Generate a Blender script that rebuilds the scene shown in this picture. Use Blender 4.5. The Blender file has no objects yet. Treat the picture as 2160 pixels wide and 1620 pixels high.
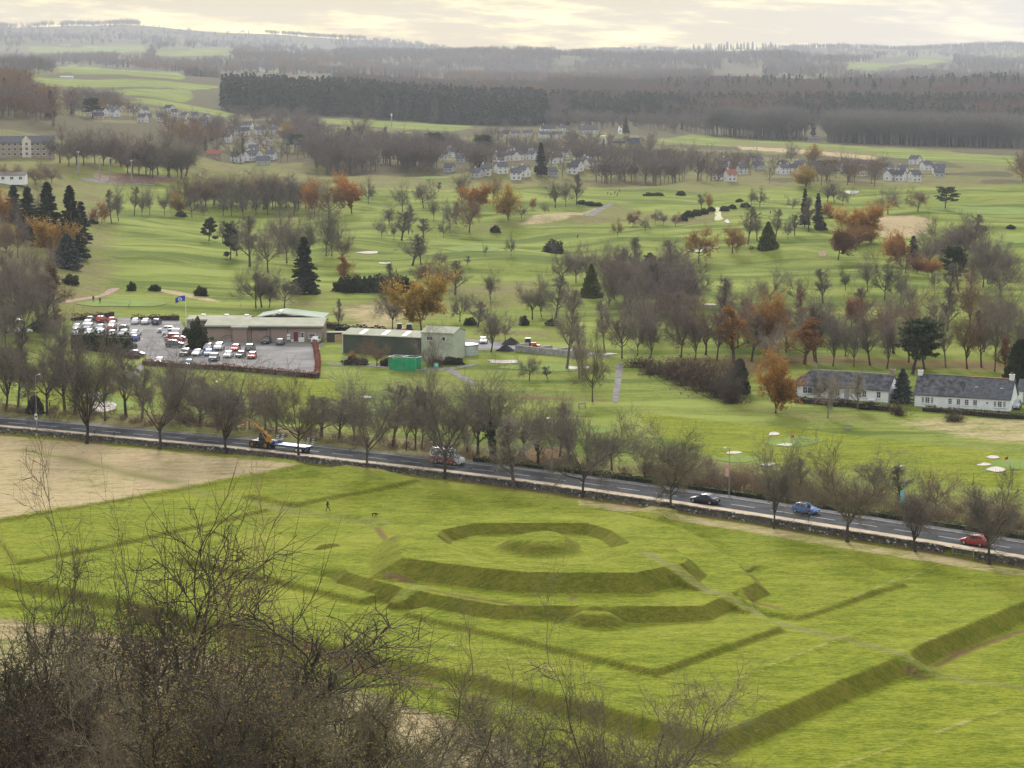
import bpy, math, random
import numpy as np
from mathutils import Vector, Matrix
R = math.radians
SC = bpy.context.scene
COL = SC.collection
# ------------------------------------------------------------------ camera, sky, sun, exposure
CAM_H, F_PX, TILT = 64.0, 4800.0, math.atan(660/4800)
cam = bpy.data.cameras.new('camera'); cam.lens = 80; cam.sensor_width = 36; cam.clip_start = 1; cam.clip_end = 40000
camo = bpy.data.objects.new('camera', cam); COL.objects.link(camo)
camo.location = (0, 0, CAM_H); camo.rotation_euler = (R(90)-TILT, 0, 0); SC.camera = camo
SUN_AZ, SUN_EL = R(-4), R(24)          # sun behind thin cloud, ahead of the viewer (+Y), a little to the left
SUN_DIR = Vector((math.sin(SUN_AZ)*math.cos(SUN_EL), math.cos(SUN_AZ)*math.cos(SUN_EL), math.sin(SUN_EL)))

def nd(nt, t, **kw):
    n = nt.nodes.new(t)
    for k, v in kw.items():
        if k == 'inp':
            for a, b in v.items(): n.inputs[a].default_value = b
        else: setattr(n, k, v)
    return n
def lk(nt, a, b): nt.links.new(a, b)
def mth(nt, op, a, b=None, c=None, clamp=False):
    n = nt.nodes.new('ShaderNodeMath'); n.operation = op; n.use_clamp = clamp
    for i, v in enumerate((a, b, c)):
        if v is None: continue
        if isinstance(v, (int, float)): n.inputs[i].default_value = v
        else: nt.links.new(v, n.inputs[i])
    return n.outputs[0]
def mixc(nt, fac, a, b, mode='MIX'):
    n = nt.nodes.new('ShaderNodeMix'); n.data_type = 'RGBA'; n.blend_type = mode
    for s, v in ((n.inputs[0], fac), (n.inputs[6], a), (n.inputs[7], b)):
        if isinstance(v, (int, float)): s.default_value = v
        elif isinstance(v, tuple): s.default_value = (*v, 1) if len(v) == 3 else v
        else: nt.links.new(v, s)
    return n.outputs[2]
def ramp(nt, fac, a, b):
    n = nt.nodes.new('ShaderNodeMapRange'); n.interpolation_type = 'SMOOTHSTEP'
    nt.links.new(fac, n.inputs[0]); n.inputs[1].default_value = a; n.inputs[2].default_value = b
    return n.outputs[0]
def noise(nt, vec, scale, detail=4, rough=.55):
    n = nd(nt, 'ShaderNodeTexNoise', inp={'Scale': scale, 'Detail': detail, 'Roughness': rough})
    nt.links.new(vec, n.inputs['Vector']); return n.outputs['Fac']

w = bpy.data.worlds.new('World'); SC.world = w; w.use_nodes = True
nt = w.node_tree; nt.nodes.clear()
tc = nd(nt, 'ShaderNodeTexCoord')
sky = nd(nt, 'ShaderNodeTexSky', sky_type='NISHITA', sun_disc=False, sun_elevation=SUN_EL, sun_rotation=SUN_AZ)
sep = nd(nt, 'ShaderNodeSeparateXYZ'); lk(nt, tc.outputs['Generated'], sep.inputs[0])
az = mth(nt, 'ARCTAN2', sep.outputs[0], sep.outputs[1]); el = mth(nt, 'ARCSINE', sep.outputs[2])
comb = nd(nt, 'ShaderNodeCombineXYZ')
lk(nt, mth(nt, 'MULTIPLY', az, 9.0), comb.inputs[0]); lk(nt, mth(nt, 'MULTIPLY', mth(nt, 'ADD', el, mth(nt, 'MULTIPLY', az, .045)), 62.0), comb.inputs[1])
n1 = noise(nt, comb.outputs[0], 1.0, 6, .58)
n2 = noise(nt, comb.outputs[0], 3.1, 7, .6)
nn = mth(nt, 'ADD', mth(nt, 'MULTIPLY', n1, .65), mth(nt, 'MULTIPLY', n2, .35))
gap = ramp(nt, nn, .46, .66)
# brightness round the hidden sun
dt = nd(nt, 'ShaderNodeVectorMath', operation='DOT_PRODUCT'); lk(nt, tc.outputs['Generated'], dt.inputs[0]); dt.inputs[1].default_value = (math.sin(R(-6))*.97, math.cos(R(-6))*.97, .24)
glow = ramp(nt, dt.outputs['Value'], .86, .985)
cloud = mixc(nt, glow, (.80, .82, .86), (.35, .285, .13))
bright = mixc(nt, glow, (.98, .95, .90), (1.7, 1.40, .52))
el01 = mth(nt, 'ADD', .46, mth(nt, 'MULTIPLY', mth(nt, 'POWER', mth(nt, 'MAXIMUM', sep.outputs[2], 0.0), .6), .62))     # an overcast sky is darker towards the horizon
dim = nd(nt, 'ShaderNodeCombineColor'); [lk(nt, el01, dim.inputs[q]) for q in range(3)]
cloud = mixc(nt, mth(nt, 'SUBTRACT', 1.0, glow), cloud, mixc(nt, 1.0, cloud, dim.outputs[0], 'MULTIPLY')); bright = mixc(nt, mth(nt, 'SUBTRACT', 1.0, glow), bright, mixc(nt, 1.0, bright, dim.outputs[0], 'MULTIPLY'))
ccol = mixc(nt, mth(nt, 'MULTIPLY', gap, mth(nt, 'ADD', .35, mth(nt, 'MULTIPLY', glow, .65))), cloud, bright)
skyn = mixc(nt, 1.0, sky.outputs[0], (.1, .1, .1), 'MULTIPLY')
fin = mixc(nt, .93, skyn, ccol)
bg = nd(nt, 'ShaderNodeBackground', inp={'Strength': 1.0}); lk(nt, fin, bg.inputs[0])
wo = nd(nt, 'ShaderNodeOutputWorld'); lk(nt, bg.outputs[0], wo.inputs[0])

sl = bpy.data.lights.new('sun', 'SUN'); sl.energy = 3.0; sl.angle = R(11); sl.color = (1, .97, .9)
so = bpy.data.objects.new('sun', sl); COL.objects.link(so)
so.rotation_euler = (-SUN_DIR).to_track_quat('-Z', 'Y').to_euler()
SC.view_settings.view_transform = 'Standard'; SC.view_settings.look = 'None'; SC.view_settings.exposure = 0.58; SC.view_settings.gamma = 1
SC.render.engine = 'CYCLES'
SC.cycles.max_bounces = 4; SC.cycles.diffuse_bounces = 2; SC.cycles.glossy_bounces = 2; SC.cycles.transmission_bounces = 2
SC.cycles.volume_bounces = 0; SC.cycles.transparent_max_bounces = 8
SC.cycles.use_adaptive_sampling = True; SC.cycles.adaptive_threshold = .01
SC.cycles.use_denoising = True; SC.cycles.sample_clamp_direct = 6; SC.cycles.sample_clamp_indirect = 1.5

# ------------------------------------------------------------------ heights
def smooth01(t):
    t = np.clip(t, 0, 1); return t*t*(3-2*t)
_rs = np.random.RandomState(5)
_LAT = _rs.rand(256, 256)
def vnoise(x, y):
    xi = np.floor(x).astype(int); yi = np.floor(y).astype(int); fx = x-xi; fy = y-yi
    fx = fx*fx*(3-2*fx); fy = fy*fy*(3-2*fy)
    g = lambda a, b: _LAT[a % 256, b % 256]
    return (g(xi, yi)*(1-fx)+g(xi+1, yi)*fx)*(1-fy)+(g(xi, yi+1)*(1-fx)+g(xi+1, yi+1)*fx)*fy
_D = [450, 600, 800, 1000, 1150, 1300, 1500, 1700, 2000, 2300, 2600, 3000, 3400, 3800, 4500, 5200, 6000, 6300, 7000, 14000, 40000]
_U = [-.5, -.225, -.17, -.1125, 0, .1125, .225, .5]
_Zc = {  # metres above the park, by bearing column
 -.225: [0, 5, 9, 13, 18, 22, 26, 34, 44, 47, 50, 54, 60, 66, 90, 130, 172, 165, 150, 20, 0],
 -.17:  [0, 1, 3, 6, 10, 14, 18, 24, 30, 36, 42, 48, 54, 60, 88, 128, 166, 160, 140, 20, 0],
 -.1125:[0, 0, 1, 2, 4, 6, 8, 11, 15, 18, 23, 34, 44, 54, 80, 112, 150, 146, 130, 20, 0],
 0:     [0, 0, 0, 1, 3, 4, 3, 2, 5, 7, 8, 17, 28, 40, 60, 84, 116, 114, 100, 20, 0],
 .1125: [0, 0, 0, 0, 1, 0, -3, -4, -3, -4, 2, 12, 22, 38, 56, 78, 106, 100, 80, 20, 0],
 .225:  [0, 0, 0, 0, 0, -1, -4, -6, -8, -10, -3, 10, 24, 36, 50, 72, 116, 110, 90, 20, 0],
}
_Zc[-.5] = _Zc[-.225]; _Zc[.5] = _Zc[.225]
_ZT = np.array([_Zc[u] for u in _U], float)
for _i, _n in ((13, 4600), (14, 6500), (15, 9000), (16, 12000), (17, 12600), (18, 13400)):   # the far hills lie well back
    _ZT[:, _i] = CAM_H+(_ZT[:, _i]-CAM_H)*_n/_D[_i]; _D[_i] = _n
def _pc(xs, ys, x):   # piecewise smooth interpolation
    i = np.clip(np.searchsorted(xs, x)-1, 0, len(xs)-2); return i, np.clip((x-xs[i])/(xs[i+1]-xs[i]), 0, 1)
def broad(x, y):
    x = np.asarray(x, float); y = np.asarray(y, float)
    u = x/np.maximum(y, 150.); D = np.array(_D); U = np.array(_U)
    iu = np.clip(np.searchsorted(U, u)-1, 0, len(U)-2); fu = smooth01((u-U[iu])/(U[iu+1]-U[iu]))
    # cubic Hermite down the valley
    j = np.clip(np.searchsorted(D, y)-1, 0, len(D)-2); h = D[j+1]-D[j]; t = np.clip((y-D[j])/h, 0, 1)
    def col(k):
        Z = _ZT[k]
        jm = np.maximum(j-1, 0); jp = np.minimum(j+2, len(D)-1)
        m0 = (Z[j+1]-Z[jm])/(D[j+1]-D[jm]); m1 = (Z[jp]-Z[j])/(D[jp]-D[j])
        # tensor: Z indexed per point below
        return m0, m1
    res = 0
    for kk, wgt in ((iu, 1-fu), (iu+1, fu)):
        Z0 = _ZT[kk, j]; Z1 = _ZT[kk, j+1]
        jm = np.maximum(j-1, 0); jp = np.minimum(j+2, len(D)-1)
        m0 = (Z1-_ZT[kk, jm])/(D[j+1]-D[jm])*h; m1 = (_ZT[kk, jp]-Z0)/(D[jp]-D[j])*h
        t2 = t*t; t3 = t2*t
        res = res+wgt*((2*t3-3*t2+1)*Z0+(t3-2*t2+t)*m0+(-2*t3+3*t2)*Z1+(t3-t2)*m1)
    z = np.where(y < 450, 0.0, res)
    # rolling ground of the golf course
    g = smooth01((y-640)/120)*(1-smooth01((y-1400)/300))
    z = z+g*((vnoise(x/55+3, y/70+9)-.5)*6.5+(vnoise(x/20+13, y/24)-.5)*2.4)
    far = smooth01((y-2600)/1200)
    z = z+far*((vnoise(x/520, y/700)-.5)*26+(vnoise(x/170, y/220+4)-.5)*9)+smooth01((y-4800)/2500)*(vnoise(x/800+7, y/1500+2)-.5)*75
    # the castle crag under the viewer
    yy = np.array([-400, -60, 5, 50, 100, 130, 150, 170, 190, 200]); zz = np.array([58, 58, 60.5, 43, 27, 19, 12, 6, .6, 0])
    z = z+np.where(y < 200, np.interp(y, yy, zz), 0)+np.where(y < 195, (vnoise(x/9, y/9)-.5)*1.2*smooth01((195-y)/20), 0)
    return z
def ray(px, py):
    u = (px-1080)/F_PX; v = (py-810)/F_PX
    return np.array((u, math.cos(TILT)-v*math.sin(TILT), -math.sin(TILT)-v*math.cos(TILT)))
_T = np.concatenate([np.linspace(150, 1500, 500), np.geomspace(1505, 14000, 400)])
def gp(px, py, z=None):
    """ground point seen at a photograph pixel (or the point at height z)"""
    d = ray(px, py)
    if z is not None:
        t = (z-CAM_H)/d[2]; return np.array((d[0]*t, d[1]*t, z))
    P = d[None]*_T[:, None]; below = CAM_H+P[:, 2] < broad(P[:, 0], P[:, 1])
    i = int(np.argmax(below)) if below.any() else len(_T)-1
    a, b = _T[max(i-1, 0)], _T[i]
    for _ in range(18):
        m = (a+b)/2; p = d*m
        if CAM_H+p[2] < broad(p[0], p[1]): b = m
        else: a = m
    p = d*b; return np.array((p[0], p[1], float(broad(p[0], p[1]))))
def at_dist(px, dist):
    x = (px-1080)/F_PX*dist*1.0; return np.array((x, dist, float(height(x, dist))))
def mpp(p): return float(p[1])/F_PX      # metres per photograph pixel at a point

def sdist(P, poly):
    """signed distance (positive inside) from points P (n,2) to a closed polygon"""
    poly = np.asarray(poly, float)[:, :2]; n = len(poly); best = np.full(len(P), 1e9); inside = np.zeros(len(P), bool)
    for i in range(n):
        a = poly[i]; b = poly[(i+1) % n]; ab = b-a; ap = P-a
        t = np.clip((ap@ab)/max(ab@ab, 1e-9), 0, 1); dd = np.hypot(ap[:, 0]-t*ab[0], ap[:, 1]-t*ab[1]); best = np.minimum(best, dd)
        c = (a[1] > P[:, 1]) != (b[1] > P[:, 1])
        with np.errstate(divide='ignore', invalid='ignore'):
            xx = (b[0]-a[0])*(P[:, 1]-a[1])/(b[1]-a[1])+a[0]
        inside ^= c & (P[:, 0] < xx)
    return np.where(inside, best, -best)
def sfacet(P, poly):
    """distance inside a convex outline, with mitred corners outside it"""
    pts = sorted({(round(float(p[0]), 3), round(float(p[1]), 3)) for p in poly}); cr = lambda o, a, b: (a[0]-o[0])*(b[1]-o[1])-(a[1]-o[1])*(b[0]-o[0]); lo, hi = [], []
    for p in pts:
        while len(lo) > 1 and cr(lo[-2], lo[-1], p) <= 0: lo.pop()
        lo.append(p)
    for p in pts[::-1]:
        while len(hi) > 1 and cr(hi[-2], hi[-1], p) <= 0: hi.pop()
        hi.append(p)
    H_ = np.array(lo[:-1]+hi[:-1]); s = np.full(len(P), 1e9)
    for a, b in zip(H_, np.roll(H_, -1, 0)):
        d = b-a; n = np.array((-d[1], d[0]))/np.hypot(*d); s = np.minimum(s, (P-a)@n)
    return s
def pline(P, pts):
    pts = np.asarray(pts, float)[:, :2]; best = np.full(len(P), 1e9)
    for a, b in zip(pts[:-1], pts[1:]):
        ab = b-a; ap = P-a; t = np.clip((ap@ab)/max(ab@ab, 1e-9), 0, 1)
        best = np.minimum(best, np.hypot(ap[:, 0]-t*ab[0], ap[:, 1]-t*ab[1]))
    return best
def gz(pts, z): return [gp(x, y, z)[:2] for x, y in pts]

# ------------------------------------------------------------------ the earthwork garden
PLAT = gz([(1512, 1548), (2160, 1268), (2330, 1190)], 0)+[np.array((74., 330.)), np.array((0., 420.)), np.array((-95., 420.)), np.array((-95., 307.))]+gz([(200, 1250), (640, 1345), (1080, 1440), (1440, 1530)], 0)
TER = gz([(735, 1213), (868, 1250), (1060, 1284), (1480, 1285), (1592, 1235), (1553, 1190), (1500, 1150), (1430, 1116), (1300, 1085), (1080, 1078), (860, 1100), (760, 1130), (700, 1165)], 1.5)
OCT = gz([(1100, 1217), (1340, 1219), (1440, 1197), (1452, 1187), (1400, 1147), (1320, 1108), (1180, 1093), (1010, 1097), (885, 1115), (848, 1133), (850, 1185)], 3.4)
BOWL = gz([(1000, 1196), (1170, 1201), (1290, 1199), (1335, 1182), (1335, 1160), (1290, 1128), (1240, 1113), (1000, 1113), (935, 1126), (925, 1140), (965, 1172)], 3.4)
MND = gp(1140, 1163, 2.3)[:2]
PATH = [gp(1362, 1178, 3.3)[:2], gp(1410, 1203, 3.3)[:2], gp(1925, 1385, 0)[:2], gp(2160, 1448, -1.5)[:2], gp(2400, 1500, -1.5)[:2]]
RAMP2 = [gp(895, 1242, 1.5)[:2], gp(842, 1278, .2)[:2]]
BEDS = [(gz([(858, 1300), (1380, 1424), (1645, 1332), (1560, 1270), (1000, 1262)], 0), .42, .9),
        (gz([(380, 1186), (430, 1196), (762, 1274), (842, 1252), (760, 1190), (560, 1130)], 0), .5, 1.0),
        (gz([(1560, 1290), (1680, 1307), (1905, 1236), (1800, 1180), (1600, 1180)], 0), .32, .9),
        (gz([(40, 1190), (270, 1146), (563, 1079), (470, 1052), (350, 1062), (0, 1140)], 0), .35, .9),
        (gz([(518, 1050), (622, 1069), (880, 1017), (760, 985), (640, 1000)], 0), .4, 1.0),
        (gz([(705, 1085), (800, 1108), (990, 1096), (960, 1060), (860, 1050)], 0), .18, .8),
        (gz([(1385, 1102), (1460, 1062), (1440, 1050), (1330, 1088)], 0), .3, 1.0)]
RIDGES = [(gz([(1440, 1480), (1750, 1358), (1860, 1325)], 0), .22, .7), (gz([(690, 1378), (800, 1325), (1000, 1372), (1180, 1420)], 0), .16, .7),
          (gz([(420, 1260), (640, 1318), (690, 1300)], 0), .14, .6), (gz([(1810, 1338), (1925, 1368), (2010, 1330), (2150, 1270)], 0), .14, .7), (gz([(1800, 1270), (2000, 1185)], 0), .12, .9),
          (gz([(60, 1290), (420, 1200)], 0), .12, .7), (gz([(1750, 1620), (2160, 1480)], -1.5), .14, .7)]
LUMPS = [(gp(1257, 1304, 1.0), 3.3, 2.4, 1.45), (gp(690, 1172, .6), 1.6, 1.1, .55), (gp(770, 1298, 0), 2.2, 1.5, .4), (gp(1590, 1205, 0), 1.9, 1.3, -.5), (gp(700, 1130, 0), 1.0, 2.4, -.2), (gp(930, 1142, 3), 1.2, 1.2, .25)]
# wall line and road line (real positions)
WALL_PTS = np.array([gp(x, y, 0)[:2] for x, y in [(-420, 882), (-200, 898), (0, 913), (180, 930), (350, 946), (520, 962), (700, 983), (930, 1009), (1080, 1028), (1230, 1049), (1400, 1074), (1630, 1110), (1790, 1136), (1930, 1158), (2085, 1184), (2300, 1222), (2600, 1280)]])
def resample(pts, step):
    pts = np.asarray(pts, float)
    # Catmull-Rom
    out = []
    for i in range(len(pts)-1):
        p0 = pts[max(i-1, 0)]; p1 = pts[i]; p2 = pts[i+1]; p3 = pts[min(i+2, len(pts)-1)]
        n = max(2, int(np.linalg.norm(p2-p1)/step))
        for t in np.arange(n)/n: out.append(.5*((2*p1)+(-p0+p2)*t+(2*p0-5*p1+4*p2-p3)*t*t+(-p0+3*p1-3*p2+p3)*t**3))
    out.append(pts[-1]); return np.array(out)
WALL = resample(WALL_PTS, 2.0)
for _ in range(12): WALL[1:-1] = (WALL[:-2]+WALL[1:-1]*2+WALL[2:])/4
_tan = np.gradient(WALL, axis=0); _tan /= np.linalg.norm(_tan, axis=1)[:, None]; WN = np.stack([-_tan[:, 1], _tan[:, 0]], 1)   # to the far side
if WN[len(WN)//2, 1] < 0: WN = -WN
def off(d): return WALL+WN*d
RZ = .80     # the road lies this much above the lawn, held by the stone wall
def behind_wall(P): return sdist(P, [np.array((-90000., 420.))]+list(WALL[::2])+[np.array((90000., -60000.)), np.array((90000., 90000.)), np.array((-90000., 90000.))])
EDGE2 = gz([(300, 1305), (740, 1405), (1110, 1535), (1250, 1600)], -1.6)
def height(x, y):
    z = broad(x, y); sh = np.shape(z); x1 = np.atleast_1d(np.asarray(x, float)).ravel(); y1 = np.atleast_1d(np.asarray(y, float)).ravel(); z = np.atleast_1d(z).ravel().copy()
    m = (y1 > 150) & (y1 < 445) & (np.abs(x1) < 130)
    if not m.any(): return z.reshape(sh) if sh else z[0]
    P = np.stack([x1[m], y1[m]], 1); zz = z[m]
    near = P[:, 1] < 330
    pd = pline(P, PATH); pm = smooth01((1.7-pd)/.9); r2 = smooth01((1.9-pline(P, RAMP2))/.9)
    def up(zz, poly, h, run, ram=None, soft=.35, side=0.):
        s = sfacet(P, poly); rr = run*(1+1.6*(ram if ram is not None else 0))*(1+side*smooth01((-16.5-P[:, 0])/4)*smooth01((P[:, 1]-280)/5))
        wob = (vnoise(P[:, 0]/2.6, P[:, 1]/2.6)-.5)*.14
        t = np.clip((s+rr+wob)/rr, 0, 1); t = (1-soft)*t+soft*t*t*(3-2*t)
        return zz+(h-zz)*t
    # lawn outside the platform lies lower
    s = sdist(P, PLAT); rr = (1.9-.45*smooth01((8-P[:, 0])/14))*(1+1.5*pm); t = np.clip((s+rr+(vnoise(P[:, 0]/2.5, P[:, 1]/2.5)-.5)*.2)/rr, 0, 1)
    low = (P[:, 1] < 345) & (sdist(P, [np.array((-200.,150.)), np.array((200.,150.)), np.array((200.,180.)), np.array((71.,288.)), np.array((-200.,345.))]) > 0)
    drop = np.where(low, -1.7+.45*smooth01((8-P[:, 0])/14), 0.0)
    zz = zz+np.where(low, drop*(1-t), 0)
    d2 = EDGE2; s2 = sdist(P, list(d2)+[np.array((30., 150.)), np.array((-130., 150.)), np.array((-130., 300.))])
    zz = zz-.5*smooth01((s2+.4)/1.2)*(P[:, 1] > 195)
    for poly, h, run in BEDS:
        s = sdist(P, poly); zz = np.where(s > -run, np.maximum(zz, zz+(h*1.45)*np.clip((s+run*.75)/(run*.75), 0, 1)*np.clip(1-(s-6)/10, 0, 1)), zz)
    for pts, h, wd in RIDGES: zz = zz+h*np.exp(-(pline(P, pts)/wd)**2)
    # tan field on the far left is a little higher
    fld = [gp(0, 1100, 0)[:2], gp(380, 1035, 0)[:2], gp(640, 984, 0)[:2], np.array((-60., 420.)), np.array((-160., 420.)), np.array((-160., 300.))]
    s = sdist(P, fld); zz = zz+.45*np.clip((s+.9)/.9, 0, 1)*np.clip(1-(s-2)/12, 0, 1)
    zz = up(zz, TER, 1.9, 1.9, np.maximum(pm, r2), .12, 2.2)
    zz = up(zz, OCT, 4.0, 2.4*(1+.8*smooth01((-11.5-P[:, 0])/3)), pm, .12)
    s = sdist(P, BOWL); far_side = P[:, 1] > 287
    t = np.clip((s+.2)/np.where(far_side, 1.7, 4.5), 0, 1); zz = zz-1.25*t*np.where(s > -.2, 1, 0)
    ang = np.arctan2(P[:, 1]-MND[1], P[:, 0]-MND[0]); rd = np.hypot((P[:, 0]-MND[0]), (P[:, 1]-MND[1])*.92)*(1+.06*np.sin(3*ang+1))
    zz = zz+1.6*smooth01((6.4-rd)/4.0)
    for c, rx, ry, h in LUMPS: zz = zz+h*smooth01(1.35-np.hypot((P[:, 0]-c[0])/rx, (P[:, 1]-c[1])/ry))
    zz = zz+(vnoise(P[:, 0]/1.6, P[:, 1]/1.6)-.5)*.07+(vnoise(P[:, 0]/7+50, P[:, 1]/7)-.5)*.16
    rm = P[:, 1] > 270
    if rm.any():
        b = behind_wall(P[rm]); lift = np.clip((b-.1)/.8, 0, 1)*(1-smooth01((b-14)/22)); q = zz[rm]; flat = np.clip((b+.6)/.6, 0, 1)*np.clip((14-b)/2, 0, 1); zz[rm] = q*(1-flat)+lift*RZ-.04*flat
    z[m] = zz
    return z.reshape(sh) if sh else float(z[0])
# ------------------------------------------------------------------ mesh helpers
def link(o, parent=None):
    COL.objects.link(o)
    if parent is not None: o.parent = parent
    return o
def tag(o, label=None, cat=None, group=None, kind=None):
    if label: o['label'] = label
    if cat: o['category'] = cat
    if group: o['group'] = group
    if kind: o['kind'] = kind
    return o
def empty(name, loc, rz=0.0, s=1.0):
    o = bpy.data.objects.new(name, None); o.location = loc; o.rotation_euler = (0, 0, rz); o.scale = (s, s, s); o.empty_display_size = .2
    return link(o)
def mesh_np(name, V, Fq=None, Ft=None, mat=None, smooth=False):
    me = bpy.data.meshes.new(name); V = np.asarray(V, np.float32)
    nq = 0 if Fq is None else len(Fq); ntt = 0 if Ft is None else len(Ft)
    idx = np.concatenate([np.asarray(a, np.int32).ravel() for a in (Fq, Ft) if a is not None and len(a)]) if nq+ntt else np.zeros(0, np.int32)
    me.vertices.add(len(V)); me.vertices.foreach_set('co', V.ravel())
    me.loops.add(len(idx)); me.loops.foreach_set('vertex_index', idx)
    st = np.concatenate([np.arange(nq)*4, nq*4+np.arange(ntt)*3]).astype(np.int32); tot = np.concatenate([np.full(nq, 4), np.full(ntt, 3)]).astype(np.int32)
    me.polygons.add(nq+ntt); me.polygons.foreach_set('loop_start', st); me.polygons.foreach_set('loop_total', tot)
    if smooth: me.polygons.foreach_set('use_smooth', np.ones(nq+ntt, bool))
    me.update(calc_edges=True)
    if mat: me.materials.append(mat)
    return me
class MB:
    def __init__(s): s.v = []; s.f = []; s.n = 0
    def add(s, V, Fc):
        s.v.append(np.asarray(V, float)); s.f += [tuple(i+s.n for i in f) for f in Fc]; s.n += len(V); return s
    def box(s, c, d, rz=0, top=None, shift=(0, 0)):
        """box with base centre c and size d; top scales the upper face"""
        x, y, z = d[0]/2, d[1]/2, d[2]; t = top if top else (1, 1)
        V = np.array([(-x, -y, 0), (x, -y, 0), (x, y, 0), (-x, y, 0), (-x*t[0]+shift[0], -y*t[1]+shift[1], z), (x*t[0]+shift[0], -y*t[1]+shift[1], z), (x*t[0]+shift[0], y*t[1]+shift[1], z), (-x*t[0]+shift[0], y*t[1]+shift[1], z)])
        if rz: a, b = math.cos(rz), math.sin(rz); V[:, :2] = V[:, :2]@np.array([(a, b), (-b, a)])
        return s.add(V+np.array(c), [(3, 2, 1, 0), (4, 5, 6, 7), (0, 1, 5, 4), (1, 2, 6, 5), (2, 3, 7, 6), (3, 0, 4, 7)])
    def cyl(s, p, q, r0, r1=None, n=8, caps=True):
        p = np.array(p, float); q = np.array(q, float); r1 = r0 if r1 is None else r1; a = q-p; a = a/max(np.linalg.norm(a), 1e-9)
        u = np.cross(a, (0, 0, 1) if abs(a[2]) < .9 else (1, 0, 0)); u /= np.linalg.norm(u); w_ = np.cross(a, u)
        an = np.arange(n)*2*math.pi/n; C = np.cos(an)[:, None]*u+np.sin(an)[:, None]*w_
        V = np.concatenate([p+C*r0, q+C*r1]); Fc = [(i, (i+1) % n, n+(i+1) % n, n+i) for i in range(n)]
        if caps: Fc += [tuple(range(n-1, -1, -1)), tuple(range(n, 2*n))]
        return s.add(V, Fc)
    def prism(s, prof, y0, y1, axis='y'):
        """extrude an x-z profile along y"""
        n = len(prof); pr = np.array(prof, float)
        V = np.concatenate([np.stack([pr[:, 0], np.full(n, y0), pr[:, 1]], 1), np.stack([pr[:, 0], np.full(n, y1), pr[:, 1]], 1)])
        if axis == 'x': V = V[:, [1, 0, 2]]
        return s.add(V, [(i, (i+1) % n, n+(i+1) % n, n+i) for i in range(n)]+[tuple(range(n-1, -1, -1)), tuple(range(n, 2*n))])
    def quad(s, a, b, c, d): return s.add([a, b, c, d], [(0, 1, 2, 3)])
    def mesh(s, name, mat, smooth=False):
        me = bpy.data.meshes.new(name); me.from_pydata(np.concatenate(s.v).tolist(), [], s.f)
        if smooth: me.polygons.foreach_set('use_smooth', np.ones(len(me.polygons), bool))
        me.update(); me.materials.append(mat); return me
    def build(s, name, mat, parent=None, loc=None, rz=0, smooth=False, bevel=0):
        o = bpy.data.objects.new(name, s.mesh(name, mat, smooth))
        if loc is not None: o.location = loc; o.rotation_euler = (0, 0, rz)
        if bevel:
            b = o.modifiers.new('bevel', 'BEVEL'); b.width = bevel; b.segments = 2
        return link(o, parent)
def copy_tree(o, parent=None):
    c = o.copy(); COL.objects.link(c); c.parent = parent
    for ch in o.children: copy_tree(ch, c)
    return c
def drop_tree(o):
    for ch in list(o.children): drop_tree(ch)
    bpy.data.objects.remove(o)

# ------------------------------------------------------------------ materials
MATS = {}
def mat(name, col, rough=.8, var=.25, scale=1.5, bump=0.0, bscale=8.0, metal=0.0, spec=.3, obj_tint=False, detail=4, col2=None):
    """plain procedural surface: base colour broken up by noise, optional relief; obj_tint multiplies by the object's own colour"""
    if name in MATS: return MATS[name]
    m = bpy.data.materials.new(name); m.use_nodes = True; nt = m.node_tree; b = nt.nodes['Principled BSDF']
    tc = nd(nt, 'ShaderNodeTexCoord'); v = tc.outputs['Object']
    n = noise(nt, v, scale, detail)
    k = 1-var; c1 = tuple(c*k for c in col); c2 = col2 if col2 else tuple(min(1, c*(1+var)) for c in col)
    c = mixc(nt, ramp(nt, n, .3, .7), c1, c2)
    if obj_tint:
        oi = nd(nt, 'ShaderNodeObjectInfo'); c = mixc(nt, 1.0, c, oi.outputs['Color'], 'MULTIPLY')
    lk(nt, c, b.inputs['Base Color']); b.inputs['Roughness'].default_value = rough; b.inputs['Metallic'].default_value = metal
    b.inputs['Specular IOR Level'].default_value = spec
    if bump:
        bp = nd(nt, 'ShaderNodeBump', inp={'Strength': 1.0, 'Distance': bump}); lk(nt, noise(nt, v, bscale, 5), bp.inputs['Height']); lk(nt, bp.outputs[0], b.inputs['Normal'])
    MATS[name] = m; return m

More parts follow.
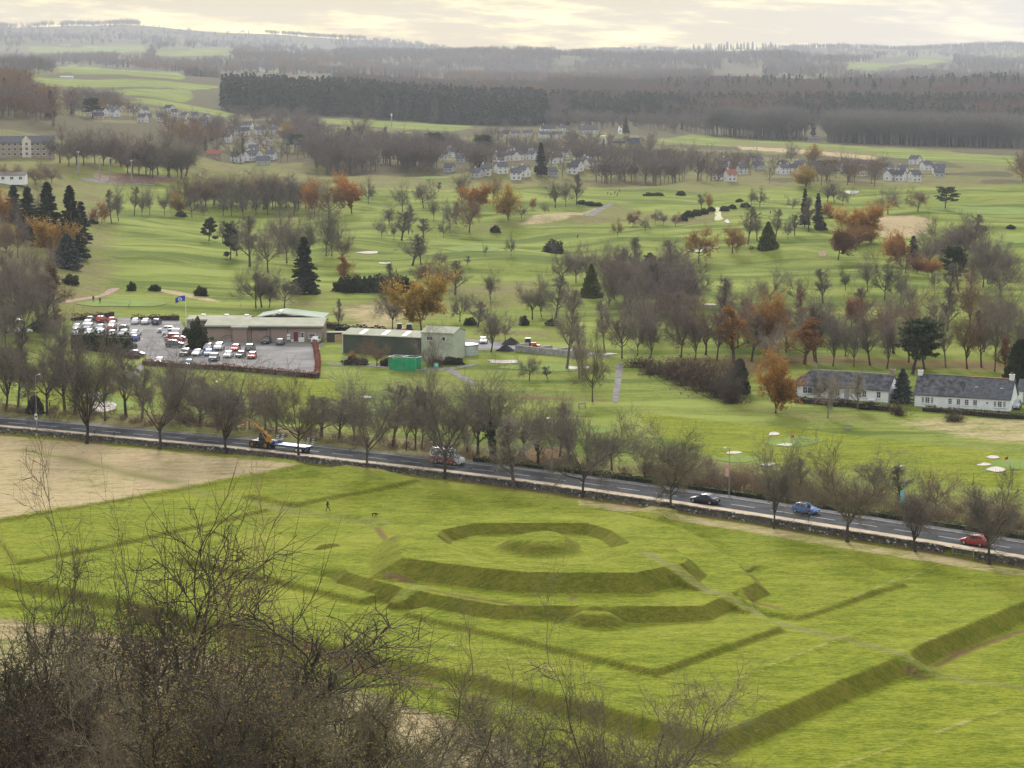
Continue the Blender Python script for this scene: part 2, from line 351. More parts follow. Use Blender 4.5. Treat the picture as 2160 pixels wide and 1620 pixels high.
def ground_material():
    m = bpy.data.materials.new('grass_ground'); m.use_nodes = True; nt = m.node_tree; b = nt.nodes['Principled BSDF']
    g = nd(nt, 'ShaderNodeNewGeometry'); P = g.outputs['Position']
    def att(n):
        a = nd(nt, 'ShaderNodeAttribute', attribute_name=n); return a.outputs['Fac']
    mp = nd(nt, 'ShaderNodeMapping'); lk(nt, P, mp.inputs[0]); mp.inputs['Scale'].default_value = (1, 1, 0)
    Q = mp.outputs[0]
    mp2 = nd(nt, 'ShaderNodeMapping'); lk(nt, P, mp2.inputs[0]); mp2.inputs['Scale'].default_value = (.42, 1, 0); mp2.inputs['Rotation'].default_value = (0, 0, .25); S = mp2.outputs[0]
    big = noise(nt, Q, .045, 3); mid = noise(nt, S, .42, 4, .62); fine = noise(nt, S, 2.1, 3, .68); huge = noise(nt, Q, .012, 2); edgy = noise(nt, Q, .1, 4, .6)
    tuft = noise(nt, S, 5.5, 2, .7)
    vmix = mth(nt, 'ADD', mth(nt, 'MULTIPLY', mid, .3), mth(nt, 'ADD', mth(nt, 'MULTIPLY', fine, .4), mth(nt, 'MULTIPLY', tuft, .3)))
    v = ramp(nt, vmix, .39, .61)
    lawn = mixc(nt, v, (.094, .126, .008), (.254, .276, .030))
    lawn = mixc(nt, mth(nt, 'MULTIPLY', ramp(nt, big, .45, .75), .25), lawn, (.40, .36, .07))
    lawn = mixc(nt, mth(nt, 'MULTIPLY', ramp(nt, huge, .5, .3), .2), lawn, (.17, .25, .03))
    fair = mixc(nt, v, (.100, .140, .018), (.240, .274, .055))
    fair = mixc(nt, mth(nt, 'MULTIPLY', ramp(nt, big, .45, .7), .4), fair, (.27, .26, .07))
    swath = nd(nt, 'ShaderNodeMapping'); lk(nt, P, swath.inputs[0]); swath.inputs['Scale'].default_value = (.012, .05, 0); swath.inputs['Rotation'].default_value = (0, 0, -.3); sw = noise(nt, swath.outputs[0], 1.0, 3)
    fair = mixc(nt, mth(nt, 'MULTIPLY', ramp(nt, sw, .5, .6), .7), fair, (.07, .105, .015)); fair = mixc(nt, mth(nt, 'MULTIPLY', ramp(nt, sw, .47, .37), .6), fair, (.27, .31, .07))
    rough_ = mixc(nt, v, (0.0903, 0.0903, 0.0275), (0.2666, 0.2193, 0.0989))
    rough_ = mixc(nt, ramp(nt, big, .4, .62), rough_, mixc(nt, v, (0.1032, 0.1290, 0.0258), (0.2236, 0.2236, 0.0602)))
    dry = mixc(nt, v, (0.3096, 0.2322, 0.1204), (0.4816, 0.3827, 0.2236))
    dry = mixc(nt, mth(nt, 'MULTIPLY', ramp(nt, mid, .56, .72), .5), dry, (.25, .24, .07))
    lit = mixc(nt, v, (0.0989, 0.0602, 0.0301), (0.2150, 0.1290, 0.0645))
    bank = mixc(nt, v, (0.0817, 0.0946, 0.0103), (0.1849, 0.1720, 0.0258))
    worn = mixc(nt, v, (0.1462, 0.1505, 0.0430), (0.2494, 0.2322, 0.0860))
    wood = mixc(nt, v, (0.0602, 0.0516, 0.0301), (0.1290, 0.1118, 0.0516))
    edge = mth(nt, 'MULTIPLY', mth(nt, 'SUBTRACT', mth(nt, 'ADD', mth(nt, 'MULTIPLY', mid, .35), mth(nt, 'ADD', mth(nt, 'MULTIPLY', fine, .25), mth(nt, 'MULTIPLY', edgy, .4))), .5), 1.7)
    def zone(c, name, col, soft=.18):
        a = mth(nt, 'ADD', att(name), edge); return mixc(nt, ramp(nt, a, .5-soft, .5+soft), c, col)
    c = lawn
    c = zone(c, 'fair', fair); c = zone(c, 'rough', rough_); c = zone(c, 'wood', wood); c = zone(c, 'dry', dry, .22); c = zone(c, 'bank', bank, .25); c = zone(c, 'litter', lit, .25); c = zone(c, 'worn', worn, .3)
    lk(nt, c, b.inputs['Base Color']); b.inputs['Roughness'].default_value = 1.0; b.inputs['Specular IOR Level'].default_value = .02
    bp = nd(nt, 'ShaderNodeBump', inp={'Strength': 1.0, 'Distance': .15}); lk(nt, mth(nt, 'ADD', mth(nt, 'MULTIPLY', mid, 1.6), mth(nt, 'ADD', mth(nt, 'MULTIPLY', fine, .8), mth(nt, 'MULTIPLY', tuft, .35))), bp.inputs['Height']); lk(nt, bp.outputs[0], b.inputs['Normal'])
    return m
M_GROUND = ground_material()

# ------------------------------------------------------------------ the ground sheet
def geo(a, b, s0, ratio):
    out = [a]; s = s0
    while out[-1] < b: out.append(out[-1]+s); s *= ratio
    return out
uu = list(np.arange(-.262, .2621, .00165)); ou = geo(.264, .9, .004, 1.2)
uu = np.array([-t for t in ou[::-1]]+uu+ou)
yy_ = np.array(list(np.arange(-400, 0, 40))+list(np.arange(0, 180, 6))+list(np.arange(180, 352, .46))+list(np.arange(352, 450, 1.0))+list(np.arange(450, 720, 2.2))+list(np.arange(720, 1300, 5))+geo(1300, 13100, 6, 1.031))
UU, YY = np.meshgrid(uu, yy_); XX = UU*np.maximum(YY, 150.)
ZZ = height(XX.ravel(), YY.ravel()).reshape(XX.shape)
nr, nc = XX.shape
GV = np.stack([XX, YY, ZZ], -1).reshape(-1, 3)
ii = np.arange(nr*nc).reshape(nr, nc)
GQ = np.stack([ii[:-1, :-1], ii[:-1, 1:], ii[1:, 1:], ii[1:, :-1]], -1).reshape(-1, 4)
P2 = GV[:, :2]
Z = {k: np.zeros(len(GV)) for k in ('fair', 'rough', 'dry', 'bank', 'litter', 'worn', 'wood')}
behind = behind_wall(P2)
sel = lambda a, s=1.0: np.clip(a/s+.5, 0, 1)
far_land = P2[:, 1] > 285
Z['fair'] = np.where((behind > 9) & far_land, 1.0, 0)
dw = np.where(far_land, behind, -99.)
Z['rough'] = np.maximum(Z['rough'], np.where((dw > 9) & (dw < 30), sel(np.minimum(dw-9, 30-dw), 6), 0))
Z['litter'] = np.where((dw < .3) & (dw > -4.0), np.clip(.62+dw*.12, 0, 1), 0)
Z['dry'] = np.where((dw <= -1.2) & (dw > -6.0) & (P2[:, 0] > 10), .52, 0)
def zpoly(k, pix, amt=1.0, soft=2.0, z=None):
    poly = np.array([(gp(*p) if z is None else gp(p[0], p[1], z))[:2] for p in pix])
    lo = poly.min(0)-30; hi = poly.max(0)+30; m = ((P2 > lo) & (P2 < hi)).all(1)
    if not m.any(): return
    s = sdist(P2[m], poly); Z[k][m] = np.maximum(Z[k][m], amt*np.clip(s/soft+.5, 0, 1))
def zclear(pix, ks, soft=3.0):
    poly = np.array([gp(*p)[:2] for p in pix]); lo = poly.min(0)-20; hi = poly.max(0)+20; m = ((P2 > lo) & (P2 < hi)).all(1)
    s = np.clip(sdist(P2[m], poly)/soft+.5, 0, 1)
    for k in ks: Z[k][m] *= 1-s
# tan field on the far left with two greener bands
zpoly('dry', [(-300, 905), (0, 917), (350, 950), (560, 975), (650, 984), (380, 1036), (0, 1101), (-300, 1150)], .68, 3, 0)
zpoly('worn', [(0, 950), (130, 970), (250, 1005), (370, 1030), (400, 1022), (260, 985), (60, 945)], .6, 4, 0)
# dry slope at the foot of the crag
zpoly('dry', [(-500, 1230), (0, 1290), (330, 1335), (720, 1425), (1080, 1545), (1180, 1620), (1200, 1900), (-900, 2500), (-900, 1300)], .54, 4, -1.0)
zpoly('rough', [(-500, 1230), (0, 1290), (330, 1335), (720, 1425), (1080, 1545), (1180, 1620), (1200, 1900), (-900, 2500), (-900, 1300)], 1.0, 4, -1.0)
Z['wood'] = np.maximum(Z['wood'], np.where((P2[:, 1] < 196), np.clip((196-P2[:, 1])/14, 0, .9), 0))
# rough and straw on the golf course
for pix, amt in [([(700, 640), (860, 625), (960, 600), (1140, 588), (1130, 645), (960, 655), (840, 700), (720, 712)], .9),
                 ([(965, 478), (1100, 462), (1230, 445), (1300, 428), (1420, 452), (1300, 470), (1120, 480), (1000, 492)], .85),
                 ([(1290, 470), (1420, 452), (1560, 440), (1540, 468), (1400, 475)], .8),
                 ([(1300, 905), (1480, 985), (1500, 1010), (1700, 1010), (1900, 1060), (2160, 1120), (2160, 1050), (1960, 1045), (1740, 1000), (1480, 965)], .9),
                 ([(1380, 790), (1640, 850), (1870, 880), (1870, 905), (1600, 880), (1400, 820)], .7),
                 ([(1060, 820), (1290, 830), (1290, 850), (1080, 850)], .7), ([(960, 790), (1080, 800), (1020, 845), (780, 835), (720, 800)], .55),
                 ([(0, 480), (100, 490), (110, 560), (160, 600), (60, 640), (0, 640)], 1.0), ([(505, 610), (720, 600), (720, 690), (640, 680), (560, 650)], .6),
                 ([(820, 385), (1210, 400), (1220, 415), (830, 400)], .5), ([(1380, 375), (1560, 400), (1570, 412), (1380, 400)], .6), ([(640, 380), (760, 400), (690, 480), (560, 470)], .45),
                 ([(960, 690), (1230, 690), (1240, 735), (960, 705)], .6)]:
    zpoly('rough', pix, amt, 22)
zpoly('dry', [(1850, 452), (1900, 455), (1965, 462), (1950, 492), (1880, 507), (1850, 490)], 1.0, 10)
zpoly('dry', [(1860, 885), (2000, 875), (2260, 880), (2260, 945), (2120, 935), (1990, 925), (1900, 905)], .54, 10)
zpoly('dry', [(300, 604), (420, 622), (480, 640), (430, 634), (330, 614)], .8, 2)
zpoly('dry', [(700, 650), (800, 640), (900, 640), (860, 690), (740, 700)], .6, 14)
zpoly('dry', [(1120, 455), (1250, 440), (1290, 433), (1200, 462), (1090, 478)], .6, 4)
zpoly('litter', [(1380, 780), (1660, 800), (1700, 770), (2160, 790), (2160, 760), (1700, 745), (1380, 752)], .62, 16)
zpoly('litter', [(1060, 832), (1290, 842), (1290, 850), (1060, 842)], .55, 3)
zpoly('litter', [(1090, 950), (1190, 940), (1220, 985), (1110, 1000)], .75, 4)
zpoly('litter', [(220, 365), (370, 372), (320, 388), (200, 382)], .9, 6)
# lush lower course next to the road
zclear([(430, 790), (700, 800), (730, 845), (600, 870), (420, 830)], ['rough', 'fair'])
zclear([(1330, 870), (1640, 900), (2160, 960), (2160, 1035), (1740, 990), (1500, 960), (1400, 920)], ['rough', 'fair'])
zclear([(60, 800), (270, 780), (290, 860), (150, 870), (60, 850)], ['rough', 'fair'], 4)
# woodland floor from the town outward
d_ = P2[:, 1]; u_ = P2[:, 0]/np.maximum(d_, 1)
wl = sel(d_-(1300-u_*250), 60)*np.where(d_ < 2300, .42+.5*(vnoise(P2[:, 0]/60, P2[:, 1]/80) > .5), 1)
Z['wood'] = np.maximum(Z['wood'], wl); Z['rough'] = np.maximum(Z['rough'], .8*sel(d_-1220, 60))
farf = sel(d_-2900, 200); Z['wood'] *= 1-.5*farf*(vnoise(P2[:, 0]/260, P2[:, 1]/420) > .62); Z['rough'] = np.where(d_ > 2900, .8, Z['rough'])
Z['rough'] = np.maximum(Z['rough'], .75*sel(-(u_+.172), .03)*sel(d_-560, 90))
# fields among the far woods
for pix in ([(62, 163), (90, 162), (420, 178), (470, 184), (415, 189), (190, 184), (100, 181)], [(120, 141), (160, 140), (300, 150), (400, 160), (390, 168), (220, 158), (130, 153)], [(230, 191), (400, 189), (410, 205), (390, 216), (270, 201)], [(280, 205), (400, 221), (500, 240), (480, 246), (300, 216)],
            [(640, 250), (800, 254), (1000, 266), (960, 277), (850, 273), (720, 263)], [(1380, 296), (1460, 282), (1700, 302), (2160, 330), (2130, 348), (1850, 330), (1600, 312)], [(1760, 142), (1950, 122), (2010, 130), (1830, 152)], [(60, 100), (300, 96), (320, 108), (80, 112)], [(330, 110), (480, 104), (500, 112), (360, 120)], [(1960, 120), (2160, 108), (2160, 118)]):
    zclear(pix, ['wood', 'rough'], 12)
zpoly('rough', [(1500, 300), (1560, 296), (1850, 322), (1860, 332), (1600, 318)], .95, 10); zpoly('dry', [(1555, 308), (1700, 316), (1850, 330), (1850, 338), (1690, 324), (1560, 315)], .9, 8)
# steep banks carry long uncut grass, tinted darker to paint in extra shade
gx = np.gradient(ZZ, axis=1)/np.maximum(np.gradient(XX, axis=1), 1e-6); gy = np.gradient(ZZ, axis=0)/np.gradient(YY, axis=0)
slope = np.hypot(gx, gy).ravel(); knot = (P2[:, 1] > 198) & (P2[:, 1] < 380)
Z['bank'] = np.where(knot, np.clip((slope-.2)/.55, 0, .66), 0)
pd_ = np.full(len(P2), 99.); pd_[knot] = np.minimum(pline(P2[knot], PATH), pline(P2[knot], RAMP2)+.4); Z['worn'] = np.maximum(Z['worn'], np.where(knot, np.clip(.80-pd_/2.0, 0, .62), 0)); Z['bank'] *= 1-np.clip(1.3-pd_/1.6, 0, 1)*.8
W2 = gz([(395, 1030), (520, 1062), (660, 1085), (850, 1115)], 0)
pd2 = np.full(len(P2), 99.); pd2[knot] = pline(P2[knot], W2); Z['worn'] = np.maximum(Z['worn'], np.clip(.62-pd2/6, 0, .5))
for pts, h_, wd_ in RIDGES:
    dd = np.full(len(P2), 99.); dd[knot] = pline(P2[knot], pts); Z['dry'] = np.maximum(Z['dry'], np.clip(.42-dd*.5, 0, .4))
# fallen leaves gathered at the feet of some banks
for pix, wd in [([(645, 1362), (760, 1392), (900, 1432), (1020, 1462)], 1.0), ([(795, 1150), (815, 1180), (832, 1203)], .8), ([(900, 1285), (1000, 1305), (1100, 1322)], .7), ([(1575, 1287), (1640, 1300)], .8), ([(2160, 1310), (2060, 1345), (1975, 1385)], .9), ([(1918, 1402), (1945, 1408)], 1.1), ([(1205, 1308), (1215, 1300)], .8), ([(820, 1262), (870, 1270)], .7)]:
    l = gz(pix, -.6); dd = np.full(len(P2), 99.); dd[knot] = pline(P2[knot], l); Z['litter'] = np.maximum(Z['litter'], np.clip(.72-dd/wd*.45, 0, .62))
# split: ground, terrace, octagon, mound share their borders
fc = P2[GQ].mean(1); kf = (fc[:, 1] > 240) & (fc[:, 1] < 330); cls = np.zeros(len(GQ), int)
idx = np.where(kf)[0]; Pf = fc[idx]
cls[idx[sdist(Pf, TER) > -3.6]] = 1; cls[idx[sdist(Pf, OCT) > -4.2]] = 2
cls[idx[np.hypot(Pf[:, 0]-MND[0], Pf[:, 1]-MND[1]) < 7.6]] = 3
ew = empty('grass_earthwork', (float(MND[0]), float(MND[1]), 0.0))
tag(ew, 'stepped octagonal grass earthwork with central mound in the mown lawn', 'earthwork')
VN = None
def fine_piece(name, k, parent, n=3):
    q = GQ[cls == k]; A = GV[q][:, :, :2]; f = np.arange(n+1)/n; U_, V_ = np.meshgrid(f, f); W4 = np.stack([(1-U_)*(1-V_), U_*(1-V_), U_*V_, (1-U_)*V_], -1).reshape(-1, 4)
    PX = np.einsum('pc,fcd->fpd', W4, A).reshape(-1, 2); key, first, inv = np.unique(np.round(PX, 3), axis=0, return_index=True, return_inverse=True); X = PX[first]; inv = inv.ravel().reshape(len(q), -1)
    z = height(X[:, 0], X[:, 1]); e = .1; gx_ = (height(X[:, 0]+e, X[:, 1])-height(X[:, 0]-e, X[:, 1]))/(2*e); gy_ = (height(X[:, 0], X[:, 1]+e)-height(X[:, 0], X[:, 1]-e))/(2*e)
    i = np.arange(n); a = (i[:, None]*(n+1)+i[None]).ravel(); loc = np.stack([a, a+1, a+n+2, a+n+1], 1); me = mesh_np(name, np.c_[X, z], Fq=inv[:, loc].reshape(-1, 4), mat=M_GROUND, smooth=True)
    for zk, arr in Z.items():
        w_ = np.einsum('pc,fc->fp', W4, arr[q]).ravel()[first]
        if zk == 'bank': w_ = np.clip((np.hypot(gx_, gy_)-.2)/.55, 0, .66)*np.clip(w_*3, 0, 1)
        at_ = me.attributes.new(zk, 'FLOAT', 'POINT'); at_.data.foreach_set('value', w_.astype(np.float32))
    N_ = np.stack([-gx_, -gy_, np.ones(len(z))], 1); N_ /= np.linalg.norm(N_, axis=1)[:, None]; me.normals_split_custom_set_from_vertices(N_.tolist())
    o = bpy.data.objects.new(name, me); link(o); o.parent = parent; o.matrix_parent_inverse = Matrix.Translation(-Vector(parent.location)); return o
def ground_piece(name, k, parent=None):
    q = GQ[cls == k]; used, inv = np.unique(q, return_inverse=True); me = mesh_np(name, GV[used], Fq=inv.reshape(-1, 4), mat=M_GROUND, smooth=True)
    for zk, arr in Z.items():
        a = me.attributes.new(zk, 'FLOAT', 'POINT'); a.data.foreach_set('value', arr[used].astype(np.float32))
    me.normals_split_custom_set_from_vertices([tuple(v) for v in VN[used]]) if k else None
    o = bpy.data.objects.new(name, me); link(o)
    if parent: o.parent = parent; o.matrix_parent_inverse = Matrix.Translation(-Vector(parent.location))
    return o
nx = -gx.ravel(); ny = -gy.ravel(); VN = np.stack([nx, ny, np.ones_like(nx)], 1); VN /= np.linalg.norm(VN, axis=1)[:, None]
tag(ground_piece('ground', 0), kind='structure')
fine_piece('lower_terrace', 1, ew); fine_piece('octagonal_terrace', 2, ew); fine_piece('central_mound', 3, ew)
# ------------------------------------------------------------------ plants: prototypes
def norm(a): return a/np.maximum(np.linalg.norm(a, axis=-1, keepdims=True), 1e-9)
def strands(P0, D, L, R0, R1, k, sides, gnarl, trop, rng):
    """n tapering bent tubes; returns nodes, radii, verts, quads"""
    n = len(P0); N = np.zeros((n, k+1, 3)); N[:, 0] = P0; d = D.copy(); DD = np.zeros((n, k+1, 3)); DD[:, 0] = d
    for i in range(k):
        d = norm(d+rng.normal(0, gnarl, (n, 3))+np.array((0, 0, trop))); N[:, i+1] = N[:, i]+d*(L/k)[:, None]; DD[:, i+1] = d
    t = np.linspace(0, 1, k+1)[None]; Rr = R0[:, None]*(1-t)+R1[:, None]*t
    ref = np.where(np.abs(D[:, 2:3]) > .8, np.array((1., 0, 0)), np.array((0, 0, 1.))); u = norm(np.cross(D, ref)); w_ = norm(np.cross(D, u))
    an = np.arange(sides)*2*math.pi/sides
    C = np.cos(an)[None, :, None]*u[:, None]+np.sin(an)[None, :, None]*w_[:, None]
    V = (N[:, :, None]+C[:, None]*Rr[:, :, None, None]).reshape(-1, 3)
    base = (np.arange(n)*(k+1)*sides)[:, None, None]+(np.arange(k)*sides)[None, :, None]; a = np.arange(sides)[None, None]; b = (a+1) % sides
    Fq = np.stack([base+a, base+b, base+sides+b, base+sides+a], -1).reshape(-1, 4)
    return N, DD, Rr, V, Fq
def spawn(N, DD, Rr, L, m, a, b, ang, ang_sd, ratio, rng, rr=.6, shape=None):
    n, k1, _ = N.shape; t = (a+(b-a)*(np.arange(m)[None]+rng.rand(n, m))/m).clip(0, .999); f = t*(k1-1); i = f.astype(int); fr = (f-i)[..., None]
    I = np.arange(n)[:, None]
    P = N[I, i]*(1-fr)+N[I, i+1]*fr; D = norm(DD[I, i]*(1-fr)+DD[I, i+1]*fr); r = Rr[I, i]*(1-fr[..., 0])+Rr[I, i+1]*fr[..., 0]
    ref = np.where(np.abs(D[..., 2:3]) > .9, np.array((1., 0, 0)), np.array((0, 0, 1.))); u = norm(np.cross(D, ref)); w_ = np.cross(D, u)
    ph = (np.arange(m)*2.39996)[None]+rng.rand(n, 1)*6.28+rng.normal(0, .35, (n, m)); th = np.abs(rng.normal(ang, ang_sd, (n, m)))
    nd_ = D*np.cos(th)[..., None]+(u*np.cos(ph)[..., None]+w_*np.sin(ph)[..., None])*np.sin(th)[..., None]
    l = L[:, None]*ratio*(.55+.85*rng.rand(n, m))
    if shape is not None: l = l*shape(t)
    return P.reshape(-1, 3), nd_.reshape(-1, 3), l.ravel(), np.minimum(r*rr, r*.9).ravel()
class Parts:
    def __init__(s): s.v = []; s.q = []; s.n = 0
    def add(s, V, Q): s.v.append(V); s.q.append(Q+s.n); s.n += len(V)
    def mesh(s, name, m, smooth=False): return mesh_np(name, np.concatenate(s.v), Fq=np.concatenate(s.q), mat=m, smooth=smooth)
def quads_at(P, size, rng, aspect=1.0, dirs=None, spread=1.0):
    """small leaf faces at points"""
    n = len(P); a = norm(rng.normal(0, 1, (n, 3))) if dirs is None else norm(dirs+rng.normal(0, spread, (n, 3)))
    b = norm(np.cross(a, norm(rng.normal(0, 1, (n, 3))))); s = size*(.6+.8*rng.rand(n, 1)); a = a*s*aspect*.5; b = b*s*.5
    V = np.stack([P-a-b*.3, P-b+a*.1, P+a, P+b-a*.1], 1).reshape(-1, 3); return V, (np.arange(n)*4)[:, None]+np.arange(4)
BARK = mat('bark', (.066, .057, .047), .95, .4, 3, bump=.03, bscale=9, obj_tint=True)
TWIG = mat('twig', (.175, .152, .122), .95, .3, .6, obj_tint=True)
LEAF = mat('leaf', (1, 1, 1), .8, .38, .55, obj_tint=True, spec=.2)
NEEDLE = mat('needle', (1, 1, 1), .85, .45, .7, obj_tint=True, spec=.2)
for _m in (LEAF, NEEDLE):      # light shines through leaves
    nt = _m.node_tree; b = nt.nodes['Principled BSDF']; tr_ = nd(nt, 'ShaderNodeBsdfTranslucent'); lk(nt, b.inputs['Base Color'].links[0].from_socket, tr_.inputs[0]); mx = nd(nt, 'ShaderNodeMixShader', inp={0: .45 if _m is LEAF else .2}); lk(nt, b.outputs[0], mx.inputs[1]); lk(nt, tr_.outputs[0], mx.inputs[2]); lk(nt, mx.outputs[0], nt.nodes['Material Output'].inputs[0])
PROTO = {}
def proto(name, trunk, crown, extra=None): PROTO[name] = (trunk, crown, extra)
def bare(name, seed, H=14., kind='round', fine=1, leaf=0, leaf_size=.3, twig_r=.024, ivy=0, lichen=0, bold=0):
    rng = np.random.RandomState(seed); A = np.array
    S = dict(round=dict(tr=.34, n1=9, a1=.92, l1=.52, n2=9, n3=9, n4=9, trop=.09, top=.62),
             fan=dict(tr=.31, n1=9, a1=.55, l1=.63, n2=9, n3=9, n4=8, trop=.10, top=.5),
             tall=dict(tr=.92, n1=22, a1=.75, l1=.27, n2=7, n3=8, n4=6, trop=.09, top=.95),
             spread=dict(tr=.30, n1=8, a1=1.05, l1=.6, n2=9, n3=9, n4=8, trop=.06, top=.55),
             multi=dict(tr=.14, n1=8, a1=.38, l1=.84, n2=9, n3=8, n4=7, trop=.07, top=.2))[kind]
    if bold: S = dict(S, n1=bold, n2=8, n3=8, n4=7)
    tk, cr = Parts(), Parts(); L0 = A([H*S['tr']*1.25]); r0 = H*(.026 if fine == 1 else .024)
    N, DD, Rr, V, Q = strands(np.zeros((1, 3)), A([[rng.normal(0, .07), rng.normal(0, .07), 1.]]), L0, A([r0]), A([r0*(.55 if kind != 'tall' else .15)]), 6, 8, .045, .05, rng)
    tk.add(V, Q)
    fl = rng.rand(5)*6.28   # root flare
    an = np.arange(10)*.6283; rf = r0*(1.35+.35*np.sin(an*3+fl[0])); V0 = np.stack([np.cos(an)*rf, np.sin(an)*rf, np.full(10, -.25)], 1); V1 = np.stack([np.cos(an)*r0*.98, np.sin(an)*r0*.98, np.full(10, H*.045)], 1)
    tk.add(np.concatenate([V0, V1]), np.stack([np.arange(10), (np.arange(10)+1) % 10, 10+(np.arange(10)+1) % 10, 10+np.arange(10)], 1))
    shape = (lambda t: 1.15-.75*t**2) if kind == 'tall' else (lambda t: .85+.3*t)
    st = {'tall': (.2, .99), 'multi': (.1, .98)}.get(kind, (.55, 1.0))
    LL = A([H])
    P, D, L, r = spawn(N, DD, Rr, LL, S['n1'], st[0], st[1], S['a1'], .2, S['l1'], rng, .7, shape)
    lv = [(6, 5, .26 if bold else .19, S['trop'], S['n2'], (.28, 1.), .66, .50), (5 if bold else 4, 4 if fine > 1 else 3, .3 if bold else .2, S['trop']*.8, S['n3'], (.2, 1.), .7, .54), (4 if bold else 3, 3, .32 if bold else .17, S['trop']*.5, S['n4'], (.15, 1.), .7, .58)]
    tips = []
    for i, (k, sd, gn, tr, m, ab, ang, ratio) in enumerate(lv):
        rmin = ((.17, .09, .052) if bold else (.10, .05, .026))[i]
        r = np.maximum(r, rmin); N, DD, Rr, V, Q = strands(P, D, L, r, np.maximum(r*.35, rmin*.6), k, sd, gn, tr, rng)
        (tk if i == 0 else cr).add(V, Q)
        if i == 0: limbs = N
        P, D, L, r = spawn(N, DD, Rr, L, m, ab[0], ab[1], ang, .25, ratio, rng, .6)
    k = 2 if fine > 1 else 1
    r = np.full(len(P), twig_r); N, DD, Rr, V, Q = strands(P, D, L, r, r*.35, k, 3, .35 if bold else .2, .04, rng); cr.add(V, Q)
    if fine > 1:
        P, D, L, r = spawn(N, DD, Rr, L, fine, .15, 1., .7, .25, .55, rng, .7)
        r = np.full(len(P), twig_r*.75); N, DD, Rr, V, Q = strands(P, D, L, r, r*.4, 1, 3, .2, .03, rng); cr.add(V, Q)
    tips = N[:, -1]; ex = None
    allz = np.concatenate([tips[:, 2]]); top = np.percentile(allz, 98.6 if bold else 98.5); wid = np.percentile(np.hypot(tips[:, 0], tips[:, 1]), 91)*2
    if leaf:
        ex = Parts(); I = rng.randint(0, len(tips), leaf); t = rng.rand(leaf, 1); Pl = N[I, 0]*(1-t)+N[I, -1]*t+rng.normal(0, .12, (leaf, 3)); ex.add(*quads_at(Pl, leaf_size, rng, 1.2))
        ex = ('foliage', ex.mesh(name+'_leaf', LEAF))
    if ivy:
        e = Parts(); tt = np.concatenate([np.linspace(0, 1, 60)[:, None]*A([[0, 0, H*.5]]), limbs[:, :4].reshape(-1, 3)]); I = rng.randint(0, len(tt), ivy); w_ = (1.25-.75*tt[I, 2:3]/H)
        e.add(*quads_at(tt[I]+rng.normal(0, .34, (ivy, 3))*w_*A([1, 1, 1.3]), .34, rng, 1.1)); ex = ('ivy', e.mesh(name+'_ivy', LEAF))
    if lichen:
        e = Parts(); I = rng.randint(0, len(tips), lichen); t = rng.rand(lichen, 1); e.add(*quads_at(N[I, 0]*(1-t)+N[I, -1]*t, .13, rng, 1.4)); ex = ('buds', e.mesh(name+'_buds', LEAF))
    proto(name, tk.mesh(name+'_trunk', BARK, True), cr.mesh(name+'_crown', TWIG), ex); PROTO[name] += (top, wid)
def cone_core(cr, H, rad, z0, rng, n=10, rings=6):
    zs = np.linspace(z0, H*.93, rings); V = []
    for z in zs:
        q = (1-(z-z0)/(H-z0)); a = np.arange(n)*2*math.pi/n; rr = rad*q**.8*(.8+.25*rng.rand(n)); V.append(np.stack([np.cos(a)*rr, np.sin(a)*rr, np.full(n, z)], 1))
    V = np.concatenate(V); i = np.arange(n); Q = np.concatenate([np.stack([r*n+i, r*n+(i+1) % n, (r+1)*n+(i+1) % n, (r+1)*n+i], 1) for r in range(rings-1)]); cr.add(V, Q)
def stem_mesh(name, H, r, rng):
    p = Parts(); N, DD, Rr, V, Q = strands(np.zeros((1, 3))-np.array((0, 0, .2)), np.array([[0, 0, 1.]]), np.array([H]), np.array([r]), np.array([r*.12]), 6, 7, .02, .05, rng); p.add(V, Q); return p
def spruce(name, seed, H=18., W=6.5, dens=1.0, droop=.25):
    rng = np.random.RandomState(seed); tk = stem_mesh(name, H*.97, H*.014, rng); cr = Parts(); cone_core(cr, H, W*.26, H*.06, rng)
    nb = int(170*dens); z = H*(.05+.93*(rng.rand(nb)**1.15)); q = 1-z/H; l = W*.5*q**.82*(.7+.5*rng.rand(nb)); a = rng.rand(nb)*6.28
    D = np.stack([np.cos(a), np.sin(a), .35-droop*2.2*q], 1); D = norm(D)
    m = 16; t = .25+.78*(np.arange(m)[None]+rng.rand(nb, m))/m
    P = np.stack([np.zeros(nb), np.zeros(nb), z], 1)[:, None]+D[:, None]*(l[:, None]*t)[..., None]; P[..., 2] -= (droop*(t*t)*l[:, None]*.5); sidev = np.stack([-np.sin(a), np.cos(a), np.zeros(nb)], 1)
    P = P+sidev[:, None]*(rng.normal(0, .16, (nb, m))*l[:, None]*(1.15-t))[..., None]+rng.normal(0, .05, (nb, m, 3))
    dirs = np.repeat(D[:, None], m, 1).reshape(-1, 3)-np.array((0, 0, .35)); cr.add(*quads_at(P.reshape(-1, 3), .62, rng, 1.7, dirs, .45))
    proto(name, tk.mesh(name+'_trunk', BARK, True), cr.mesh(name+'_crown', NEEDLE)); PROTO[name] += (H, W)
